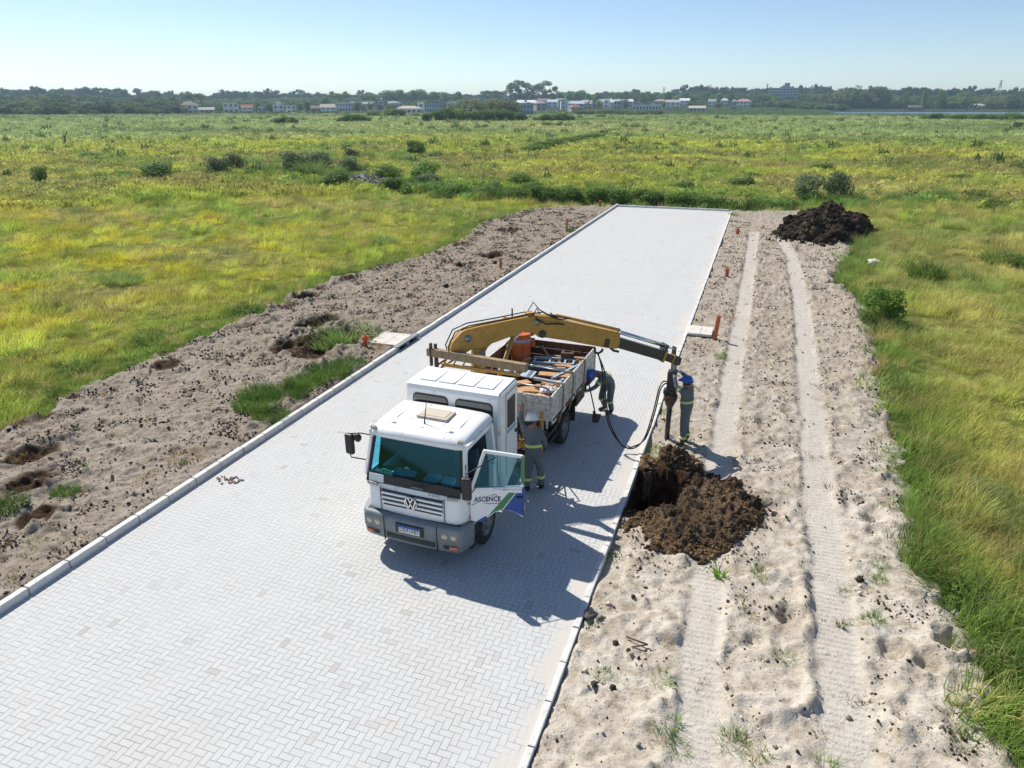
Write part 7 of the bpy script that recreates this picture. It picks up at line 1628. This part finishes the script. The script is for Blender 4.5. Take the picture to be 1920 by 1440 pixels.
# scrub belt at the foot of the town and shore
P_, S_, T_ = [], [], []
for (pa, pb, d0, d1, n, h0, h1) in ((1080, 1240, 560, 640, 260, 2.5, 4.5), (1200, 1560, 990, 1080, 420, 2.5, 5.5), (1440, 1980, 1075, 1130, 420, 3, 5), (320, 760, 640, 700, 240, 1.5, 3.5), (960, 1100, 600, 660, 90, 1.5, 3), (1440, 1580, 960, 1100, 160, 5, 10), (320, 1000, 960, 1250, 600, 4, 9), (960, 1460, 1120, 1320, 500, 5, 10), (1400, 2000, 1080, 1300, 500, 6, 12), (330, 860, 740, 880, 80, 2, 4), (990, 1440, 720, 780, 60, 1.5, 3)):
    for _ in range(n):
        px = rr.uniform(pa, pb); D_ = rr.uniform(d0, d1); x, y = pol(px, D_); P_.append((x, y, zg(x, y) - 0.4)); h = rr.uniform(h0, h1); w_ = h * rr.uniform(1.2, 2.0); S_.append((w_, w_, h)); b_ = rr.uniform(0.7, 1.25); T_.append((0.14 * b_, 0.21 * b_, 0.06 * b_))
scatter('scrub', wood_protos, P_, np.array(S_), np.column_stack([np.zeros((len(P_), 2)), np.random.rand(len(P_)) * 6.28]), np.array(T_), M['grass'], 'low scrub belt at the foot of the town and the lake shore', 'scrub')
# hedges and bushes before the town
def hbush(px, topy, D_, wpx, kind, label, group=None):
    x, y = pol(px, D_); Zf = D_ * math.cos(math.atan((px - 960) / 1433.0)); gz_ = zg(x, y); h = CAM_H + (195 - topy) * Zf / 1540 - gz_
    return shrub(kind, int(px), x, y, wpx * 1.5 * Zf / 1433, max(1.2, h * 1.15), label, group)
G1 = 'bushes of the long hedge before the olive trees'
for px, ty, w_ in [(800, 209, 20), (823, 205, 24), (840, 202, 26), (858, 203, 26), (875, 207, 24), (893, 205, 26), (912, 206, 28), (930, 206, 26), (948, 205, 26), (964, 208, 24), (978, 212, 18)]: hbush(px, ty, 345, w_, 'leaf_mid' if int(px) % 2 else 'leaf_dark', 'dark green bush in the long hedge before the olive trees', G1)
G2 = 'bushes of the low clump right of the hedge'
for px, ty, w_ in [(1005, 219, 12), (1022, 212, 20), (1040, 210, 22), (1056, 211, 22), (1070, 214, 18)]: hbush(px, ty, 340, w_, 'leaf_dark', 'dark bush in the low clump right of the long hedge', G2)
G3 = 'bushes of the clump before the long white house'
for px, ty, w_ in [(640, 217, 18), (654, 213, 22), (672, 214, 22), (686, 218, 16)]: hbush(px, ty, 345, w_, 'leaf_dark', 'dark bush in the clump before the long white house', G3)
G4 = 'bushes in the low clump at the left of the plain'
for px, ty, w_ in [(520, 220, 20), (535, 217, 22), (549, 221, 14)]: hbush(px, ty, 310, w_, 'leaf_mid', 'bush in the low clump before the two white villas', G4)
G5 = 'bushes on the near bank of the lake'
for px, ty, w_ in [(1745, 213, 22), (1765, 212, 22), (1788, 215, 26), (1806, 214, 24), (1835, 213, 26), (1855, 212, 28), (1880, 214, 24), (1908, 211, 30), (1935, 213, 30)]: hbush(px, ty, 430, w_, 'leaf_mid' if int(px) % 2 else 'leaf_dark', 'dark bush on the near bank of the lake', G5)
hbush(1127, 212, 400, 16, 'leaf_dark', 'single dark bush right of the clump on the open plain'); hbush(909, 233, 245, 12, 'leaf_dark', 'small black bush alone on the bright plain before the hedge')
hbush(1026, 229, 270, 22, 'leaf_dark', 'low dark bush before the clump, left of two'); hbush(1046, 230, 268, 14, 'leaf_dark', 'low dark bush before the clump, right of two'); hbush(1918, 228, 300, 16, 'leaf_dark', 'dark bush at the right frame edge below the lake bank')
for px, ty, w_ in [(700, 208, 26), (730, 203, 30), (745, 204, 24), (780, 212, 20)]: hbush(px, ty, 480, w_, 'leaf_mid', 'leafy bush in the row before the grey roofed houses', 'bushes before the grey roofed houses')

# ------------------------------------------------------------------ houses
wallm = {k: paint('wall_' + k, c, 0.9, var=0.08) for k, c in dict(white=(0.88, 0.88, 0.86), pale=(0.72, 0.76, 0.80), blue=(0.40, 0.50, 0.58), beige=(0.50, 0.44, 0.36), brown=(0.28, 0.20, 0.16), grey=(0.42, 0.44, 0.46), pink=(0.52, 0.42, 0.42)).items()}
roofm = {k: paint('roof_' + k, c, 0.85, var=0.15) for k, c in dict(brown=(0.26, 0.19, 0.15), grey=(0.40, 0.40, 0.40), white=(0.88, 0.88, 0.86), red=(0.42, 0.17, 0.12), beige=(0.52, 0.46, 0.38), dark=(0.10, 0.11, 0.12), pinkish=(0.42, 0.28, 0.28), blue=(0.60, 0.68, 0.74)).items()}
winm = paint('window_dark', (0.03, 0.045, 0.055), 0.15, var=0.2, coat=0.8)
def house(px, topy, D_, wpx, stories, roof, wm_, rm_, label, win=4, rz=0.0, extra=None, name='house'):
    x, y = pol(px, D_); th = math.atan((px - 960) / 1433.0); Zf = D_ * math.cos(th); gz_ = zg(x, y)
    w_ = wpx * Zf / 1433.0; h = CAM_H + (195 - topy) * Zf / 1540.0 - gz_; h = min(max(h, 2.8 * stories), 3.4 * stories + 3.0); dpt = max(6.5, min(12, w_ * 0.7))
    rh = {'flat': 0.35, 'hip': min(2.6, h * 0.32), 'gable': min(2.8, h * 0.36)}[roof]; wh = h - rh
    e = empty(name, (x, y, gz_ - 0.3), R(18.78) - th + rz, label, name.replace('_', ' '))
    b = MB(); b.box((0, 0, (wh + 0.3) / 2), (w_, dpt, wh + 0.3)); b.build('wall', wallm[wm_], e)
    b = MB(); o_ = 0.5; z0 = wh + 0.3
    if roof == 'flat': b.box((0, 0, z0 + 0.15), (w_ + 0.3, dpt + 0.3, 0.3)); b.box((w_ * 0.2, 0, z0 + 0.5), (w_ * 0.2, dpt * 0.3, 0.9))
    else:
        hx, hy = w_ / 2 + o_, dpt / 2 + o_; rx_ = (hx - hy * 0.9) if roof == 'hip' else hx; rx_ = max(0.3, rx_)
        vs = [b.bm.verts.new(p) for p in ((-hx, -hy, z0), (hx, -hy, z0), (hx, hy, z0), (-hx, hy, z0), (-rx_, 0, z0 + rh), (rx_, 0, z0 + rh))]
        for f in ((0, 1, 5, 4), (1, 2, 5), (2, 3, 4, 5), (3, 0, 4), (3, 2, 1, 0)): b.bm.faces.new([vs[i] for i in f])
    b.build('roof', roofm[rm_], e)
    for s_ in range(stories):
        zz = 0.3 + (wh / stories) * (s_ + 0.52)
        for k in range(win):
            b = MB(); b.box((-w_ / 2 + w_ * (k + 0.5) / win, -dpt / 2 - 0.02, zz), (w_ / win * 0.52, 0.10, wh / stories * 0.46)); b.build('window', winm, e)
    if extra: extra(e, w_, dpt, wh)
    return e
def tower(e, w_, d_, wh):
    b = MB(); b.box((w_ * 0.05, 0, wh + 1.6), (w_ * 0.45, d_ * 0.5, 3.2)); b.build('stair_tower', wallm['white'], e)
house(354, 186, 690, 30, 2, 'hip', 'white', 'brown', 'white two storey house with brown hipped roof under the umbrella shaped tree', 3)
house(386, 201, 680, 26, 1, 'gable', 'grey', 'grey', 'low grey roofed house right of the leftmost white house', 3)
house(432, 192, 700, 27, 2, 'flat', 'white', 'beige', 'square white villa with dark upper windows and flat beige roof', 3)
house(462, 196, 720, 20, 2, 'gable', 'pale', 'red', 'pale house with a red roof beside the thin dark tree', 2)
house(490, 199, 715, 14, 1, 'flat', 'pale', 'grey', 'small pale block half hidden behind the thin dark tree', 2)
house(521, 196, 690, 20, 2, 'flat', 'white', 'white', 'white modern house with a square stair tower', 2, extra=tower)
house(545, 197, 700, 18, 2, 'flat', 'white', 'beige', 'white house with pale flat roof just right of the tower house', 2)
house(592, 198, 720, 18, 1, 'gable', 'brown', 'brown', 'low dark brown house left of the beige gabled one', 2)
house(614, 195, 700, 26, 2, 'gable', 'white', 'beige', 'white house with wide beige gabled roof', 3)
house(652, 192, 760, 42, 2, 'flat', 'pale', 'white', 'long pale two storey building with two rows of windows', 8)
house(719, 184, 1250, 38, 1, 'gable', 'white', 'white', 'long white warehouse roof against the dark wood over town', 5, name='warehouse')
house(690, 191, 980, 20, 2, 'gable', 'pale', 'grey', 'pale gabled house between the long building and the warehouse', 3)
house(711, 189, 960, 18, 2, 'flat', 'grey', 'grey', 'grey cube house under the warehouse', 2)
house(736, 190, 940, 16, 2, 'gable', 'white', 'blue', 'small white house with pale blue roof right of the grey cube', 2)
house(766, 197, 640, 46, 1, 'hip', 'white', 'beige', 'wide low house with a long beige hipped roof', 5)
house(789, 192, 660, 12, 2, 'flat', 'white', 'white', 'narrow white block at the right end of the beige hipped roof', 1)
house(812, 193, 700, 32, 2, 'flat', 'blue', 'dark', 'dark glazed modern house with pale columns', 7)
house(850, 191, 760, 24, 2, 'flat', 'white', 'white', 'white house left of the olive trees', 3)
house(984, 193, 560, 32, 2, 'flat', 'blue', 'grey', 'blue grey two storey glass house right of the olive trees', 5)
for k, (px, ty, D_, w_, rf, wm_, rm_, lb) in enumerate([(976, 184, 900, 14, 'gable', 'white', 'white', 'white gabled house just above the blue grey glass house'), (997, 186, 880, 16, 'gable', 'white', 'white', 'tall white gable in the middle of the town cluster'), (1012, 189, 820, 20, 'hip', 'beige', 'grey', 'house with a grey hipped roof below the white gable'), (1019, 183, 1000, 22, 'gable', 'white', 'red', 'house with a long reddish roof under the tall eucalyptus'),
        (1036, 186, 920, 18, 'gable', 'pale', 'blue', 'pale blue roofed house right of the reddish roof'), (1052, 183, 980, 16, 'gable', 'white', 'white', 'bright white gable at the top of the town cluster'), (1060, 189, 860, 18, 'flat', 'pale', 'blue', 'flat pale house below the bright white gable'), (1080, 187, 800, 26, 'gable', 'blue', 'blue', 'large pale blue gabled house in the right of the cluster'), (1078, 196, 720, 18, 'hip', 'beige', 'red', 'low terracotta roof before the large pale blue house'),
        (1098, 186, 900, 14, 'gable', 'white', 'grey', 'white house just right of the large pale blue one'), (1130, 186, 1000, 20, 'gable', 'pale', 'grey', 'pale house alone between two garden trees'), (1150, 184, 1050, 12, 'gable', 'white', 'white', 'tiny white gable left of the dark cone tree'), (1176, 186, 1000, 20, 'gable', 'pale', 'white', 'pale house left of the long window building')]):
    house(px, ty, D_, w_, 2, rf, wm_, rm_, lb, 2, rz=rr.uniform(-.5, .5))
house(1214, 190, 800, 52, 1, 'flat', 'pale', 'blue', 'long pale blue building with one row of windows', 9)
house(1238, 182, 950, 24, 2, 'hip', 'beige', 'pinkish', 'house with a pinkish hipped roof behind the long building', 3); house(1262, 185, 900, 26, 2, 'gable', 'white', 'grey', 'white gabled house next to the pinkish roof', 3); house(1283, 181, 1000, 18, 2, 'gable', 'white', 'white', 'white house at the foot of the tall grey trees', 2)
house(1308, 188, 820, 30, 1, 'gable', 'beige', 'beige', 'wide beige roofed hall in the right of town', 4); house(1335, 184, 950, 14, 2, 'gable', 'pale', 'grey', 'grey roofed house right of the wide hall', 2); house(1358, 181, 1000, 14, 2, 'hip', 'pale', 'blue', 'small pale blue roofed house before the pale villa', 2)
house(1394, 181, 950, 28, 2, 'hip', 'white', 'pinkish', 'white villa with a pinkish red hipped roof left of the apartment block', 4)
HGp = 'small houses packed in the town centre'
for k in range(40):
    px = rr.uniform(975, 1110) if k < 20 else rr.choice([rr.uniform(1112, 1200), rr.uniform(1240, 1385), rr.uniform(680, 860)])
    o = house(px, rr.uniform(184, 193), rr.uniform(860, 1060), rr.uniform(9, 18), 2, rr.choice(['gable', 'hip', 'flat']), rr.choice(['white', 'white', 'pale', 'beige']), rr.choice(['white', 'blue', 'grey', 'white', 'beige', 'red']), 'small pale house packed among roofs and garden trees of the town', 2, rz=rr.uniform(-.7, .7)); o['group'] = HGp
def stair(e, w_, d_, wh):
    b = MB(); b.box((w_ * 0.10, 0, wh + 3.5), (w_ * 0.17, d_ * 0.6, 7.0)); b.build('lift_tower', wallm['grey'], e)
    for k in range(5): b = MB(); b.box((0, -d_ / 2 - 0.4, wh * (k + 0.9) / 5), (w_, 0.8, 0.25)); b.build('balcony', wallm['pale'], e)
house(1466, 165, 1150, 54, 5, 'flat', 'grey', 'grey', 'grey five storey apartment block with a lift tower on the roof', 10, extra=stair, name='apartment_block')
house(1683, 167, 1300, 34, 1, 'gable', 'white', 'white', 'white warehouse roof right of the high wood', 3, name='warehouse'); house(1716, 173, 1050, 22, 1, 'gable', 'brown', 'dark', 'brown roofed house right of the warehouse', 3); house(1774, 177, 1180, 12, 1, 'gable', 'white', 'white', 'small white house in the wood above the lake', 2); house(1782, 188, 1110, 6, 1, 'gable', 'white', 'white', 'tiny white hut at the far lake shore', 1)
house(1834, 186, 1085, 28, 1, 'hip', 'white', 'beige', 'low bungalow with beige roof at the far lake shore', 4); house(1893, 176, 1190, 12, 1, 'gable', 'white', 'white', 'small white house near the right frame edge', 2)
house(1610, 186, 1120, 12, 1, 'flat', 'beige', 'beige', 'small beige shed under the high wood', 1, name='shed')
def pylon(px, topy, D_, label):
    x, y = pol(px, D_); Zf = D_ * math.cos(math.atan((px - 960) / 1433.0)); gz_ = zg(x, y); h = CAM_H + (195 - topy) * Zf / 1540 - gz_; b = MB(); w_ = h * 0.10
    for sx in (-1, 1):
        for sy in (-1, 1): b.beam((sx * w_, sy * w_, 0), (sx * w_ * .12, sy * w_ * .12, h), 0.35, 0.35)
    for k in range(8):
        z0, z1 = h * k / 8, h * (k + 1) / 8; a0, a1 = w_ * (1 - .88 * k / 8), w_ * (1 - .88 * (k + 1) / 8)
        for sy in (-1, 1): b.beam((-a0, sy * a0, z0), (a1, sy * a1, z1), 0.22, 0.22); b.beam((a0, sy * a0, z0), (-a1, sy * a1, z1), 0.22, 0.22)
    for z_ in (0.72, 0.84, 0.96): b.beam((-h * .16, 0, h * z_), (h * .16, 0, h * z_), 0.3, 0.3)
    o = b.build('pylon', M['steel']); o.location = (x, y, gz_); o.rotation_euler = (0, 0, R(18.78) + 0.3); tag(o, label, 'pylon')
pylon(1868, 151, 1300, 'tall lattice pylon over the right end of the skyline'); pylon(1435, 157, 1450, 'thin pylon just left of the apartment block'); pylon(1329, 159, 1600, 'thin pylon over the grey trees of the town'); pylon(1243, 163, 1700, 'thinnest pylon over the long window building')

# ------------------------------------------------------------------ air
hz = MB(); hz.box((0, 900, 26), (5600, 4400, 62)); m = bpy.data.materials.new('haze'); m.use_nodes = True; t = m.node_tree; t.nodes.remove(t.nodes['Principled BSDF'])
pv = t.nodes.new('ShaderNodeVolumePrincipled'); pv.inputs['Color'].default_value = (0.60, 0.84, 1.0, 1); pv.inputs['Density'].default_value = 0.00019; pv.inputs['Anisotropy'].default_value = 0.2
t.links.new(pv.outputs[0], t.nodes['Material Output'].inputs['Volume'])
haze = hz.build('haze', m); tag(haze, kind='stuff')

# ------------------------------------------------------------------ repeats that share a description: tell them apart by their order from the left
ORD = 'first second third fourth fifth sixth seventh eighth ninth tenth eleventh twelfth thirteenth fourteenth fifteenth sixteenth seventeenth eighteenth nineteenth twentieth'.split()
def ordinal(k):
    if k < 20: return ORD[k]
    t_, u_ = divmod(k + 1, 10); tens = {2: 'twent', 3: 'thirt', 4: 'fort'}[t_]
    return tens + 'ieth' if u_ == 0 else tens + 'y-' + ORD[u_ - 1]
by = {}
for o in list(COL.objects):
    if o.parent is None and o.get('label') and o.get('group'): by.setdefault((o['group'], o['label']), []).append(o)
for (g_, lb), os_ in by.items():
    if len(os_) < 2: continue
    os_.sort(key=lambda o: math.atan2(o.location.x, o.location.y))
    for k, o in enumerate(os_): o['label'] = ordinal(k) + ' from the left, ' + lb

for o, k in LATER:      # the scatters are switched on last, so that nothing above waits for them
    md = o.modifiers.new('scatter', 'NODES'); md.node_group = scatter_group(k)
